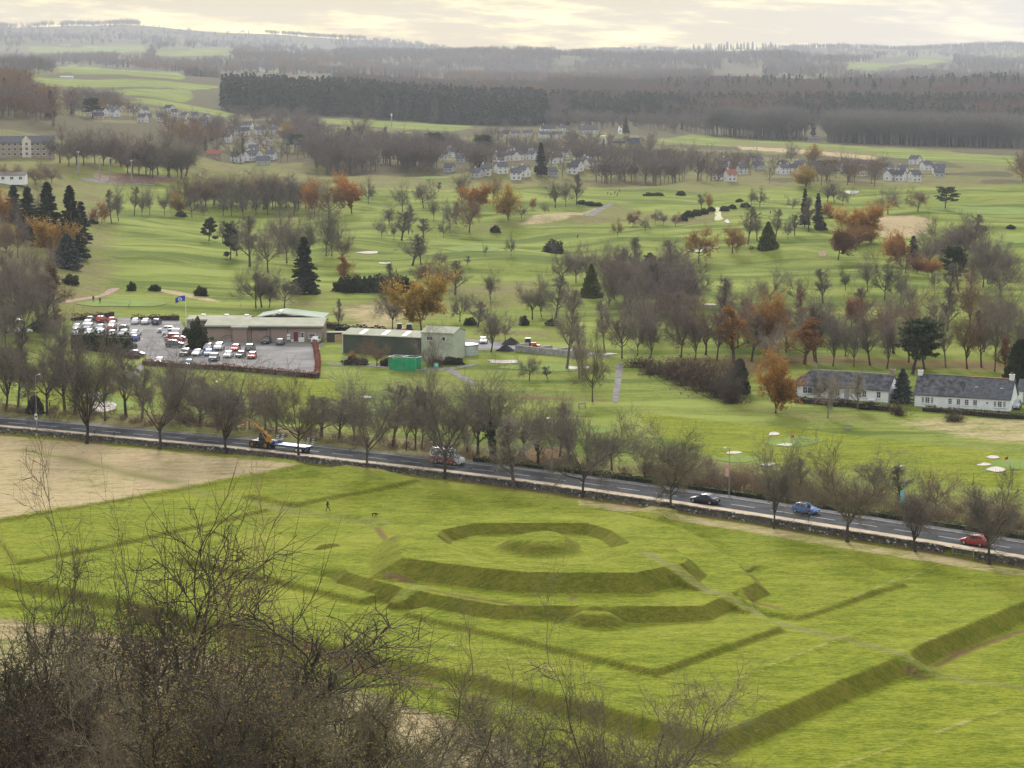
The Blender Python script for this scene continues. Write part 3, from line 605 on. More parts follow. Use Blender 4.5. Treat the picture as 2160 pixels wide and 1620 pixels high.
def cypress(name, seed, H=9., W=5., n=4200, power=.75):
    rng = np.random.RandomState(seed); tk = stem_mesh(name, H*.9, H*.02, rng); cr = Parts(); cone_core(cr, H, W*.40, .1, rng, 12, 8)
    z = H*(rng.rand(n)**1.25); q = (1-z/H); a = rng.rand(n)*6.28; lump = 1+.16*np.sin(a*5+z*2)+.12*np.sin(a*9-z*3.1); r = W*.5*q**power*lump*(.82+.25*rng.rand(n))*np.clip(z/(H*.05)+.7, 0, 1)
    P = np.stack([np.cos(a)*r, np.sin(a)*r, z], 1); cr.add(*quads_at(P, .42, rng, 1.8, np.stack([np.cos(a)*.5, np.sin(a)*.5, np.full(n, .9)], 1), .3))
    proto(name, tk.mesh(name+'_trunk', BARK, True), cr.mesh(name+'_crown', NEEDLE)); PROTO[name] += (H, W)
def pine(name, seed, H=14., W=9., clumps=34, low=.5, flat=.42):
    rng = np.random.RandomState(seed); A = np.array; tk = Parts(); N, DD, Rr, V, Q = strands(np.zeros((1, 3)), A([[.05, .03, 1.]]), A([H*.9]), A([H*.024]), A([H*.008]), 7, 7, .06, .05, rng); tk.add(V, Q)
    P, D, L, r = spawn(N, DD, Rr, A([H]), clumps, low*.8, .99, 1.25, .2, W/H*.42, rng, .45, lambda t: 1.25-.75*t); N2, D2, R2, V, Q = strands(P, D, L, np.maximum(r, .04), np.full(len(P), .025), 4, 4, .12, .06, rng); tk.add(V, Q)
    cr = Parts(); C = np.concatenate([N2[:, -1], N2[:, -2]]); m = 70; s = W*.115
    off_ = norm(rng.normal(0, 1, (len(C), m, 3)))*(rng.rand(len(C), m, 1)**.4)*A([1.25, 1.25, flat])*s*(.7+.6*rng.rand(len(C), 1, 1))
    cr.add(*quads_at((C[:, None]+off_).reshape(-1, 3), .36, rng, 1.6, A([[0, 0, .6]]), .8))
    proto(name, tk.mesh(name+'_trunk', BARK, True), cr.mesh(name+'_crown', NEEDLE)); PROTO[name] += (H, W)
def bush(name, seed, H=2.2, W=3., n=1500, size=.28, twiggy=0):
    rng = np.random.RandomState(seed); cr = Parts(); tk = stem_mesh(name, H*.5, .05, rng)
    d = norm(rng.normal(0, 1, (n, 3))); d[:, 2] = np.abs(d[:, 2]); lump = 1+.2*np.sin(d[:, 0]*6+1)*np.sin(d[:, 1]*7)+.15*np.sin(d[:, 2]*9+d[:, 0]*5)
    if not twiggy:
        P = d*(np.array((W/2, W/2, H))*(.8+.22*rng.rand(n, 1)))*lump[:, None]; k = 10; a = np.arange(k)*2*math.pi/k
        rings = []
        for zf, rf in ((0, .78), (.35, .8), (.65, .62), (.85, .3)): rings.append(np.stack([np.cos(a)*W/2*rf, np.sin(a)*W/2*rf, np.full(k, H*zf)], 1))
        i = np.arange(k); cr.add(np.concatenate(rings), np.concatenate([np.stack([r*k+i, r*k+(i+1) % k, (r+1)*k+(i+1) % k, (r+1)*k+i], 1) for r in range(3)]))
        cr.add(*quads_at(P, size, rng, 1.3))
    else:
        P0 = rng.normal(0, 1, (n, 3))*np.array((W*.17, W*.17, 0)); D = norm(d*np.array((.75, .75, 1))+np.array((0, 0, .3))); L = H*(.35+.75*rng.rand(n)); N, DD, Rr, V, Q = strands(P0, D, L, np.full(n, .03), np.full(n, .012), 2, 3, .22, .0, rng); cr.add(V, Q)
        P, D, L, r = spawn(N, DD, Rr, L, 4, .3, 1., .8, .3, .4, rng); N, DD, Rr, V, Q = strands(P, D, L, np.full(len(P), .02), np.full(len(P), .008), 1, 3, .2, 0, rng); cr.add(V, Q)
        I = rng.randint(0, len(N), twiggy); cr.add(*quads_at(N[I, -1]+rng.normal(0, .1, (twiggy, 3)), .16, rng, 1.2))
    proto(name, tk.mesh(name+'_stem', BARK, True), cr.mesh(name+'_foliage', LEAF)); PROTO[name] += (H, W)
bare('oak', 1, 14, 'round'); bare('oak_c', 51, 13, 'spread'); bare('lime_c', 52, 15, 'fan'); bare('lime', 2, 15, 'fan'); bare('lime_b', 12, 15, 'fan'); bare('ash', 3, 15, 'tall'); bare('elm', 4, 14, 'spread'); bare('oak_b', 15, 13, 'round'); bare('maple', 6, 13, 'multi')
bare('beech', 7, 13, 'round', leaf=20000, leaf_size=.36); bare('beech_b', 8, 14, 'multi', leaf=20000, leaf_size=.35); bare('thin_leaf', 9, 12, 'round', leaf=5200, leaf_size=.28); bare('tall_leaf', 10, 14, 'tall', leaf=2200, leaf_size=.32)
bare('ivy_tree', 11, 15, 'fan', ivy=5200)
bare('near_a', 21, 20, 'fan', fine=1, twig_r=.03, bold=6); bare('near_b', 22, 18, 'round', fine=1, twig_r=.03, lichen=7000, bold=9); bare('near_c', 23, 18, 'multi', fine=2, twig_r=.032, lichen=4000, bold=8); bare('near_d', 24, 18, 'spread', fine=1, twig_r=.03, lichen=6000, bold=8)
spruce('spruce', 31, 18, 7.0, 1.5); spruce('spruce_b', 32, 20, 6.0, 1.2, .12); spruce('blue_spruce', 33, 11, 9., 1.6, .2)
cypress('cypress', 34, 9, 4.6); cypress('yew', 35, 7, 4.4, 3600, .45)
pine('pine', 36, 13, 9); pine('cedar', 37, 11, 12, 26, .3, .25); pine('small_pine', 38, 8, 5.5, 22, .25, .7)
bush('evergreen_bush', 41, 2.4, 3.2); bush('clipped_bush', 42, 3.0, 3.3, 2400, .22); bush('bramble', 43, 2.2, 4.0, 120, .2, 500); bush('gorse', 44, 1.4, 2.6, 900, .22)

def plant(kind, loc, hgt, wid=None, rz=0.0, bark=(1, 1, 1), twig=(1, 1, 1), leaf=(1, 1, 1), name='bare_tree', label=None, cat='tree', group=None, parts=True):
    tr, cr, ex, PH, PW = PROTO[kind]; s = hgt/PH; sx = (wid/PW if wid else s)
    o = bpy.data.objects.new(name, None); o.location = loc; o.rotation_euler = (0, 0, rz); k_ = 1+.16*math.sin(loc[0]*1.7+loc[1]); o.scale = (sx*k_, sx/k_, s); link(o)
    small = cat in ('bush', 'shrub')
    a = bpy.data.objects.new('stem' if small else 'trunk', tr); a.color = (*bark, 1); link(a, o)
    conif = cr.materials[0] in (NEEDLE, LEAF)
    b = bpy.data.objects.new('foliage' if small else 'crown', cr); b.color = (*(leaf if conif else twig), 1); link(b, o)
    if ex:
        c = bpy.data.objects.new(ex[0], ex[1]); c.color = (*leaf, 1); link(c, b)
    return tag(o, label, cat, group)
# ------------------------------------------------------------------ houses of the villages: px, base py, width px, storey metres, wall, roof, turn, words
TOWN = [(930, 337, 28, 'white', 'dark', .5, 'white gabled house at the near edge of the village'), (957, 332, 30, 'white', 'slate', -.2, 'white double-gabled house beside the dark pine'), (1053, 342, 28, 'white', 'slate', .4, 'white house between the pine and the tall spruce'), (1075, 328, 26, 'white', 'slate', -.4, 'white house with its gable above its neighbours'), (1090, 338, 28, 'white', 'dark', .7, 'white house with a dark roof beside the tall spruce'), (1122, 337, 24, 'white', 'slate', -.5, 'white house half behind the tall spruce'),
 (1173, 345, 30, 'white', 'dark', .3, 'white chalet house past the tall spruce'), (1217, 362, 26, 'white', 'dark', -.6, 'white house with a steep dark gable by the course'), (1245, 357, 24, 'cream', 'slate', .5, 'cream house behind the far edge trees'), (1088, 380, 26, 'white', 'slate', .1, 'low white house seen through the course-edge trees'), (1106, 374, 22, 'white', 'slate', -.5, 'small white house seen through the course-edge trees'),
 (1530, 352, 26, 'white', 'dark', .9, 'white house with a tall gable in the eastern village'), (1566, 362, 24, 'white', 'slate', .4, 'white bungalow beside the tall-gabled house'), (1515, 380, 22, 'white', 'dark', -.3, 'white cottage nearest the red roof'), (1541, 383, 24, 'white', 'red', .3, 'white cottage with a red roof'), (1600, 358, 30, 'grey', 'slate', 0., 'grey row house in the eastern village'), (1652, 368, 26, 'white', 'slate', .5, 'white house behind the yellow tree'), (1688, 360, 26, 'white', 'slate', -.4, 'white gable beside the yellow tree'),
 (1815, 358, 32, 'cream', 'slate', 0., 'cream terrace with dormers beside the pine'), (1873, 362, 28, 'grey', 'slate', .2, 'grey metal-roofed house beside the terrace'), (1880, 382, 24, 'white', 'dark', .6, 'white cottage gable below the terrace'), (1902, 383, 22, 'white', 'dark', -.5, 'white cottage beside the lower gable'), (1931, 384, 24, 'white', 'slate', .3, 'white cottage farthest along the lower street'), (1982, 367, 32, 'cream', 'slate', -.1, 'cream block of houses at the end of the village'), (1955, 360, 24, 'white', 'slate', .4, 'small white house beside the end block'),
 (1062, 292, 24, 'cream', 'slate', .2, 'cream new house at the end of the building site'), (1085, 291, 26, 'cream', 'slate', .5, 'cream new house with a steep grey roof'), (1113, 290, 24, 'cream', 'slate', -.1, 'cream new house in the middle of the new row'), (1147, 293, 26, 'cream', 'slate', .3, 'cream new house before the white villa'), (1176, 293, 24, 'cream', 'slate', -.2, 'cream new house nearest the site huts'), (1155, 278, 38, 'white', 'dark', .2, 'large white villa with dark timbering on the rise'), (1187, 279, 16, 'white', 'slate', 0., 'white annexe beside the villa'), (1241, 281, 48, 'white', 'slate', 0., 'long low white farmhouse under the forest'),
 (303, 242, 18, 'white', 'slate', .7, 'bright white gable on the far hillside'), (230, 240, 16, 'cream', 'slate', .3, 'cream house under the dark pines'), (247, 238, 18, 'pink', 'slate', -.4, 'pinkish house under the dark pines'), (207, 252, 24, 'pink', 'slate', .1, 'long pinkish house on the far hillside'), (300, 258, 22, 'cream', 'slate', -.3, 'cream house below the bright white gable'), (360, 268, 22, 'cream', 'slate', .4, 'cream house among the hillside trees'), (367, 246, 16, 'white', 'slate', .2, 'white house high among the hillside trees'), (389, 253, 18, 'cream', 'slate', -.4, 'cream gable above the hillside copse'), (410, 253, 16, 'cream', 'slate', .3, 'cream gable next along the hillside copse'), (430, 264, 18, 'white', 'slate', -.2, 'white house at the end of the hillside street'),
 (491, 283, 24, 'white', 'slate', .3, 'white house at the start of the upper terrace'), (515, 286, 26, 'white', 'dark', .1, 'white house with a dark roof in the upper terrace'), (521, 273, 28, 'white', 'slate', -.2, 'white house behind the upper terrace'), (548, 284, 28, 'white', 'slate', .2, 'white house in the middle of the upper terrace'), (580, 284, 24, 'white', 'slate', -.3, 'white house at the end of the upper terrace'), (527, 312, 16, 'white', 'slate', 1.5, 'narrow white gable, first of the three in a row'), (543, 311, 16, 'white', 'slate', 1.5, 'narrow white gable, middle of the three in a row'), (562, 312, 16, 'white', 'slate', 1.5, 'narrow white gable, last of the three in a row'), (532, 326, 18, 'white', 'slate', .2, 'small white house below the three gables'), (450, 335, 36, 'brick', 'red', .1, 'red-roofed house among the lower trees'), (523, 340, 18, 'white', 'slate', .8, 'white gable beside the lower grey house'), (554, 348, 34, 'grey', 'slate', 0., 'long grey house below the upper terrace')]
_tr = np.random.RandomState(12); _o = 'first second third fourth fifth sixth seventh eighth ninth tenth eleventh twelfth'.split()
for (x0, x1, y0, y1, n_, wpx_, end_, where_) in ((940, 1250, 330, 376, 12, 24, 'the dark pine', 'in the village street'), (1500, 2000, 346, 384, 12, 24, 'the red roof', 'in the eastern village'), (170, 440, 236, 268, 9, 17, 'the dark pines', 'on the far hillside'), (470, 640, 268, 345, 8, 22, 'the three gables', 'in the middle village')):
    for k_ in range(n_):
        TOWN.append((x0+(x1-x0)*(k_+.2+.6*_tr.rand())/n_, y0+(y1-y0)*_tr.rand(), wpx_*(.8+.4*_tr.rand()), ('white', 'white', 'cream', 'grey')[_tr.randint(4)], ('slate', 'dark', 'slate')[_tr.randint(3)], _tr.rand()*1.6-.8, f'small pale house {where_}, {_o[k_]} from {end_}'))
TOWN_POS = [(t, gp(t[0], t[1])) for t in TOWN]
FLATS = gp(60, 336); PAV = gp(50, 382)
# ------------------------------------------------------------------ road, wall, paths, sand
ASPHALT = mat('asphalt', (.058, .059, .064), .95, .35, .3, bump=.004, bscale=30, spec=.04, detail=7); TARMAC = mat('yard_tarmac', (.20, .188, .185), .95, .3, .12, bump=.01, bscale=6, detail=8, spec=.08); SANDY = mat('sandy_paving', (.48, .375, .245), .9, .15, .6); DARKWAY = mat('far_footway', (.085, .083, .085), .9, .3, .5)
PAINT = mat('road_paint', (.50, .50, .47), .7, .15, 3); KERB = mat('kerb_stone', (.3, .28, .25), .9, .2, 2); SAND = mat('bunker_sand', (.55, .50, .44), .95, .12, .6, spec=.03); GREEN_M = mat('putting_turf', (.165, .225, .045), .95, .12, .15, spec=.03); GRAVEL = mat('grey_path', (.185, .172, .155), .95, .3, .6, bump=.01, spec=.03); PINKP = mat('pink_path', (.33, .22, .165), .95, .25, .8, spec=.03)
def strip(o0, o1, z0, z1=None, i0=0, i1=None):
    A, B = off(o0)[i0:i1], off(o1)[i0:i1]; n = len(A); V = np.concatenate([np.c_[A, np.full(n, z0)], np.c_[B, np.full(n, z1 if z1 is not None else z0)]]); i = np.arange(n-1); return V, np.stack([i, i+1, n+i+1, n+i], 1)
def strip_obj(name, m, bands, parent=None):
    p = Parts()
    for b in bands: p.add(*strip(*b))
    o = bpy.data.objects.new(name, p.mesh(name, m)); return link(o, parent)
road = tag(strip_obj('road', ASPHALT, [(2.75, 9.5, RZ+.03)]), kind='structure')
tag(strip_obj('pavement', SANDY, [(.45, 2.6, RZ+.14)]), kind='structure'); tag(strip_obj('footway', DARKWAY, [(9.65, 11.4, RZ+.14), (11.4, 11.42, RZ+.14, RZ-.3)]), kind='structure')
tag(strip_obj('kerb', KERB, [(2.6, 2.75, RZ+.15), (2.75, 2.752, RZ+.15, RZ+.02), (9.5, 9.65, RZ+.15), (9.498, 9.5, RZ+.02, RZ+.15)]), kind='structure')
arc = np.r_[0, np.cumsum(np.linalg.norm(np.diff(off(6.1), axis=0), axis=1))]
def on_road(o, s):
    A = off(o); p = np.array([np.interp(s, arc, A[:, 0]), np.interp(s, arc, A[:, 1])]); q = np.array([np.interp(s+1, arc, A[:, 0]), np.interp(s+1, arc, A[:, 1])]); return p, math.atan2(*(q-p)[::-1])
dash = MB().box((0, 0, 0), (4.2, .13, .004)).mesh('lane_marking', PAINT); edge_d = MB().box((0, 0, 0), (1.2, .1, .004)).mesh('edge_marking', PAINT)
s = 2.
while s < arc[-1]-6:
    p, a = on_road(6.1, s); o = bpy.data.objects.new('lane_marking', dash); o.location = (*p, RZ+.036); o.rotation_euler = (0, 0, a); link(o, road); s += 7.0
STONE = None
def stone_mat():
    m = bpy.data.materials.new('rubble_stone'); m.use_nodes = True; nt = m.node_tree; b = nt.nodes['Principled BSDF']; g = nd(nt, 'ShaderNodeNewGeometry')
    mp = nd(nt, 'ShaderNodeMapping'); lk(nt, g.outputs['Position'], mp.inputs[0]); mp.inputs['Scale'].default_value = (2.6, 2.6, 4.6); v1 = nd(nt, 'ShaderNodeTexVoronoi', inp={'Scale': 1.0}); lk(nt, mp.outputs[0], v1.inputs[0]); v2 = nd(nt, 'ShaderNodeTexVoronoi', feature='DISTANCE_TO_EDGE', inp={'Scale': 1.0}); lk(nt, mp.outputs[0], v2.inputs[0])
    sp = nd(nt, 'ShaderNodeSeparateColor'); lk(nt, v1.outputs['Color'], sp.inputs[0]); c = mixc(nt, sp.outputs[0], (.05, .045, .04), (.19, .17, .145)); c = mixc(nt, ramp(nt, sp.outputs[1], .93, .97), c, (.55, .5, .45)); c = mixc(nt, ramp(nt, v2.outputs['Distance'], .07, .0), c, (.03, .027, .025)); c = mixc(nt, mth(nt, 'MULTIPLY', ramp(nt, noise(nt, g.outputs['Position'], .5, 3), .5, .7), .5), c, (.09, .085, .04))
    lk(nt, c, b.inputs['Base Color']); b.inputs['Roughness'].default_value = .95; bp = nd(nt, 'ShaderNodeBump', inp={'Strength': 1, 'Distance': .06}); lk(nt, v2.outputs['Distance'], bp.inputs['Height']); lk(nt, bp.outputs[0], b.inputs['Normal']); return m
STONE = stone_mat()
WS = resample(WALL, .6); wt_ = np.gradient(WS, axis=0); wt_ /= np.linalg.norm(wt_, axis=1)[:, None]; wn_ = np.stack([-wt_[:, 1], wt_[:, 0]], 1)
if wn_[len(wn_)//2, 1] < 0: wn_ = -wn_
gate_p = gp(2005, 1182, 0)[:2]; gi = int(np.argmin(np.hypot(*(WS-gate_p).T)))
def wall_piece(i0, i1, label):
    rng = np.random.RandomState(i0+3); n = i1-i0; P = WS[i0:i1]; N = wn_[i0:i1]; j = lambda s_: rng.normal(0, s_, n)
    rings = [(0-.02, -.35), (.02, .0), (.05, .45), (.07, .86), (.02, .9), (.06, 1.08), (.42, 1.1), (.47, .9), (.43, .86), (.47, .0)]; V = []
    for o_, z_ in rings:
        q = P+N*(o_+j(.025))[:, None]; V.append(np.c_[q, z_+(j(.04) if z_ > .8 else j(.02))-.02])
    V = np.concatenate(V); k = np.arange(n-1); Q = np.concatenate([np.stack([r*n+k, r*n+k+1, (r+1)*n+k+1, (r+1)*n+k], 1) for r in range(len(rings)-1)]); me = mesh_np('stone_wall', V, Fq=Q, Ft=None, mat=STONE)
    tag(link(bpy.data.objects.new('stone_wall', me)), label, 'wall', 'roadside stone wall')
wall_piece(0, gi-3, 'long dark rubble stone wall between lawn and road'); wall_piece(gi+3, len(WS), 'short end of rubble stone wall beyond the iron gate')
IRON = mat('dark_iron', (.045, .045, .05), .6, .2, 3, metal=.3); STEEL = mat('galvanised_steel', (.34, .36, .37), .5, .15, 2, metal=.4)
ga = math.atan2(wt_[gi, 1], wt_[gi, 0]); g_ = empty('gate', (*(WS[gi]+wn_[gi]*.25), .1), ga); tag(g_, 'grey iron double gate in the stone wall', 'gate')
for sx in (-1, 1):
    leaf_ = MB().box((sx*.85, 0, .12), (1.55, .05, .06)).box((sx*.85, 0, 1.0), (1.55, .05, .06)).box((sx*1.6, 0, .05), (.1, .1, 1.1)).build('leaf_frame', STEEL, g_)
    bar_m = MB().cyl((0, 0, .12), (0, 0, 1.12), .022, n=5).mesh('bar', STEEL)
    for k in range(7): b_ = bpy.data.objects.new('bar', bar_m); b_.location = (sx*(.2+k*.21), 0, 0); link(b_, leaf_)
import bmesh
def smooth_loop(pts, n=6):
    pts = np.asarray(pts, float); out = []
    for i in range(len(pts)):
        p0, p1, p2, p3 = pts[i-1], pts[i], pts[(i+1) % len(pts)], pts[(i+2) % len(pts)]
        for t in np.arange(n)/n: out.append(.5*((2*p1)+(-p0+p2)*t+(2*p0-5*p1+4*p2-p3)*t*t+(-p0+3*p1-3*p2+p3)*t**3))
    return np.array(out)
def drape(name, pix, m, lift=.05, smooth=True, seg=4.0, kind='structure', label=None, cat=None, parent=None, group=None):
    P = np.array([gp(*p)[:2] for p in pix]); P = smooth_loop(P) if smooth else P
    bm = bmesh.new(); vs = [bm.verts.new((*p, 0)) for p in P]; f = bm.faces.new(vs); bmesh.ops.triangulate(bm, faces=[f])
    for _ in range(7):
        es = [e for e in bm.edges if e.calc_length() > seg]
        if not es: break
        bmesh.ops.subdivide_edges(bm, edges=es, cuts=1); bmesh.ops.triangulate(bm, faces=bm.faces[:])
    co = np.array([v.co[:2] for v in bm.verts]); z = height(co[:, 0], co[:, 1])
    for v, zz in zip(bm.verts, z): v.co.z = zz+lift
    bmesh.ops.recalc_face_normals(bm, faces=bm.faces[:])
    if sum(f.normal.z for f in bm.faces) < 0: bmesh.ops.reverse_faces(bm, faces=bm.faces[:])
    me = bpy.data.meshes.new(name); bm.to_mesh(me); bm.free(); me.materials.append(m); me.polygons.foreach_set('use_smooth', np.ones(len(me.polygons), bool))
    return tag(link(bpy.data.objects.new(name, me), parent), label, cat, group, kind)
drape('car_park', [(150, 716), (152, 690), (160, 673), (240, 669), (300, 672), (378, 672), (392, 700), (436, 722), (560, 722), (690, 724), (676, 730), (668, 795), (560, 788), (470, 780), (380, 775), (306, 768), (312, 752), (272, 742), (200, 735)], TARMAC, .05, False)
drape('yard', [(958, 714), (1060, 720), (1200, 738), (1290, 748), (1285, 754), (1180, 744), (1040, 738), (958, 742)], TARMAC, .06, False)
for pix, m in [([(1300, 768), (1314, 770), (1311, 800), (1304, 845), (1292, 846), (1297, 800)], GRAVEL), ([(935, 776), (945, 775), (975, 790), (1002, 808), (998, 812), (965, 797)], GRAVEL), ([(700, 766), (800, 770), (870, 776), (930, 777), (1000, 768), (1006, 770), (940, 781), (860, 780), (790, 774), (700, 770)], GRAVEL), ([(296, 766), (304, 770), (296, 785), (270, 800), (230, 812), (226, 808), (262, 796), (286, 780)], GRAVEL),
               ([(140, 634), (180, 627), (212, 622), (232, 609), (252, 608), (243, 615), (222, 624), (185, 632), (142, 639)], PINKP), ([(1230, 452), (1258, 440), (1292, 428), (1290, 434), (1265, 446), (1240, 456)], GRAVEL), ([(1507, 442), (1520, 442), (1521, 455), (1526, 462), (1507, 464), (1512, 455)], mat('mown_path', (.36, .37, .17), .9, .1, .3)), ([(170, 374), (205, 378), (260, 384), (320, 388), (318, 391), (250, 389), (185, 382)], GRAVEL), ([(380, 706), (394, 704), (397, 728), (385, 726)], PINKP)]:
    drape('path', pix, m, .05)
def blob(px, py, rx, ry, seed, k=8):
    rng = np.random.RandomState(seed); a = np.arange(k)*2*math.pi/k; r = 1+rng.normal(0, .2, k); return [(px+rx*r[i]*math.cos(a[i]), py+ry*r[i]*math.sin(a[i])) for i in range(k)]
for i, (x, y, rx, ry) in enumerate([(1677, 930, 45, 10), (1555, 969, 52, 9), (2135, 982, 70, 14), (1140, 776, 96, 8), (782, 858, 45, 13), (1255, 905, 50, 8), (225, 850, 60, 18), (1650, 456, 16, 8), (2065, 447, 100, 7), (1320, 640, 60, 6), (250, 640, 80, 9), (2140, 508, 60, 6), (905, 375, 40, 3), (1000, 525, 60, 5)]):
    tag(drape('putting_green', blob(x, y, rx, ry, i), GREEN_M, .06 if y > 700 else .12), kind='structure')
for i, (x, y, rx, ry) in enumerate([(1632, 916, 14, 3), (1656, 938, 16, 2.6), (1548, 956, 16, 2.4), (1619, 981, 14, 3), (2092, 965, 17, 2.6), (2074, 980, 17, 3), (2101, 990, 19, 5), (1062, 763, 34, 3.4), (1222, 776, 28, 3.2), (218, 860, 34, 12), (200, 836, 22, 7), (772, 838, 15, 2.4), (724, 856, 14, 3), (738, 874, 10, 2.2), (1118, 906, 12, 3), (1165, 894, 9, 2.2), (775, 533, 26, 2.6), (813, 556, 11, 2), (1497, 523, 22, 3), (1468, 529, 18, 3), (1795, 406, 20, 3), (1500, 643, 14, 2), (1415, 624, 14, 3), (1534, 467, 6, 4), (1287, 747, 14, 2.4), (290, 640, 1, 1)][:-1]):
    tag(drape('sand_bunker', blob(x, y, rx, ry, 40+i), SAND, .1 if y > 700 else .16), kind='structure')
drape('sand_bunker', blob(1735, 536, 9, 8, 9), mat('bare_earth', (.27, .19, .13), .95, .2, 1, spec=.03), .15)
drape('leaf_bed', [(205, 368), (290, 372), (372, 374), (360, 384), (300, 386), (210, 380)], mat('leaf_bed', (.17, .1, .06), .95, .3, .5), .1)

# ------------------------------------------------------------------ buildings
WHITE = mat('white_harling', (.86, .855, .84), .9, .06, .8, bump=.004, bscale=20); CREAM = mat('cream_render', (.66, .60, .50), .9, .08, .6); PINKW = mat('pink_render', (.52, .38, .31), .9, .1, .6); GREYW = mat('grey_render', (.42, .42, .42), .9, .1, .6); SANDST = mat('sandstone', (.36, .29, .22), .9, .22, 1.2, bump=.01)
def brick_mat(name, c1, c2, mortar, sx=4.2):
    m = bpy.data.materials.new(name); m.use_nodes = True; nt = m.node_tree; b = nt.nodes['Principled BSDF']; tc = nd(nt, 'ShaderNodeTexCoord'); mp = nd(nt, 'ShaderNodeMapping'); lk(nt, tc.outputs['Object'], mp.inputs[0]); sx_ = nd(nt, 'ShaderNodeSeparateXYZ'); lk(nt, tc.outputs['Object'], sx_.inputs[0]); cb = nd(nt, 'ShaderNodeCombineXYZ'); lk(nt, mth(nt, 'ADD', sx_.outputs[0], sx_.outputs[1]), cb.inputs[0]); lk(nt, sx_.outputs[2], cb.inputs[1])
    br = nd(nt, 'ShaderNodeTexBrick', inp={'Scale': sx, 'Color1': (*c1, 1), 'Color2': (*c2, 1), 'Mortar': (*mortar, 1), 'Mortar Size': .012, 'Brick Width': .95, 'Row Height': .32}); lk(nt, cb.outputs[0], br.inputs['Vector']); n = noise(nt, tc.outputs['Object'], .35, 4)
    lk(nt, mixc(nt, mth(nt, 'MULTIPLY', ramp(nt, n, .4, .7), .3), br.outputs[0], tuple(c*.7 for c in c1)), b.inputs['Base Color']); b.inputs['Roughness'].default_value = .9; return m
BRICK = brick_mat('brown_brick', (.36, .275, .215), (.30, .225, .175), (.38, .32, .27)); 
SLATE = mat('slate', (.10, .103, .112), .85, .3, 1.6, bump=.015, bscale=5); DARKR = mat('dark_roof', (.06, .06, .065), .7, .25, 1.5); REDR = mat('red_tiles', (.30, .10, .07), .8, .25, 1.5, bump=.02, bscale=6); SLATE2 = mat('mottled_slate', (.10, .10, .106), .85, .5, 1.1, spec=.15, bump=.02, bscale=6)
GLASS = mat('window_glass', (.035, .04, .05), .12, .2, .5, spec=.6); FRAME = mat('white_frame', (.8, .8, .8), .6, .04, 2); PALEROOF = mat('pale_sheet_roof', (.40, .395, .30), .9, .1, .4, bump=.006, bscale=4, spec=.05); GREENROOF = mat('pale_green_roof', (.33, .38, .30), .9, .12, .3, spec=.05); FASCIA = mat('dark_fascia', (.06, .05, .045), .7, .2, 2); REDDOOR = mat('red_door', (.15, .03, .03), .6, .15, 2); GREYD = mat('grey_door', (.33, .34, .36), .6, .1, 2); TIMBER = mat('timber', (.42, .29, .16), .8, .25, 3)
WALLM = dict(white=mat('village_render', (.68, .67, .65), .9, .1, .4), cream=CREAM, pink=PINKW, grey=GREYW, brick=BRICK); ROOFM = dict(slate=SLATE, dark=DARKR, red=REDR)
def window(parent, x, z, w_, h_, y=0.0, panes=(2, 2), face=-1, name='window', axis='x', frame=FRAME):
    """a framed window on a wall plane at local y (or x), facing -y (or +-x)"""
    m = MB(); t = .09
    for dx, dz, ww, hh in ((0, 0, w_, t), (0, h_-t, w_, t), (-w_/2+t/2, t, t, h_-2*t), (w_/2-t/2, t, t, h_-2*t)): m.box((dx, 0, dz), (ww, .1, hh))
    for i in range(1, panes[0]): m.box((-w_/2+w_*i/panes[0], 0, t), (.06, .07, h_-2*t))
    for j in range(1, panes[1]): m.box((0, 0, h_*j/panes[1]-.03), (w_-2*t, .068, .055))
    rz = 0 if axis == 'x' else math.pi/2*face
    f = m.build(name, frame, parent); f.location = (x, y+face*.03, z) if axis == 'x' else (x+face*.03, y, z); f.rotation_euler = (0, 0, rz)
    MB().box((0, .0, t*.5), (w_-t, .04, h_-t)).build('pane', GLASS, f); MB().box((0, -.07 if axis == 'x' else -.07, -.08), (w_+.16, .18, .08)).build('sill', frame, f); return f
def gable_roof(L, Dp, wh, rise, over=.35, hip0=0., hip1=0., th=.16):
    m = MB(); y0, y1 = -over, Dp+over; k = rise/(Dp/2); ze = wh-over*k; yr = Dp/2; xa, xb = -over, L+over; V = []
    for dz in (0, th):
        V += [(xa, y0, ze+dz), (xb, y0, ze+dz), (xb, y1, ze+dz), (xa, y1, ze+dz), (xa+hip0, yr, wh+rise+dz), (xb-hip1, yr, wh+rise+dz)]
    Fc = [(0, 1, 5, 4), (2, 3, 4, 5), (3, 0, 4), (1, 2, 5)]; fb = [tuple(reversed(f)) for f in Fc]; ft = [tuple(i+6 for i in f) for f in Fc]
    sd = [(0, 1, 7, 6), (1, 2, 8, 7), (2, 3, 9, 8), (3, 0, 6, 9)]
    if not hip0: fb = [f for f in fb if set(f) != {0, 3, 4}]; ft = [f for f in ft if set(f) != {6, 9, 10}]; sd = [s_ for s_ in sd if s_ != (3, 0, 6, 9)]+[(3, 4, 10, 9), (4, 0, 6, 10)]
    if not hip1: fb = [f for f in fb if set(f) != {1, 2, 5}]; ft = [f for f in ft if set(f) != {7, 8, 11}]; sd = [s_ for s_ in sd if s_ != (1, 2, 8, 7)]+[(1, 5, 11, 7), (5, 2, 8, 11)]
    return m.add(V, fb+ft+sd)
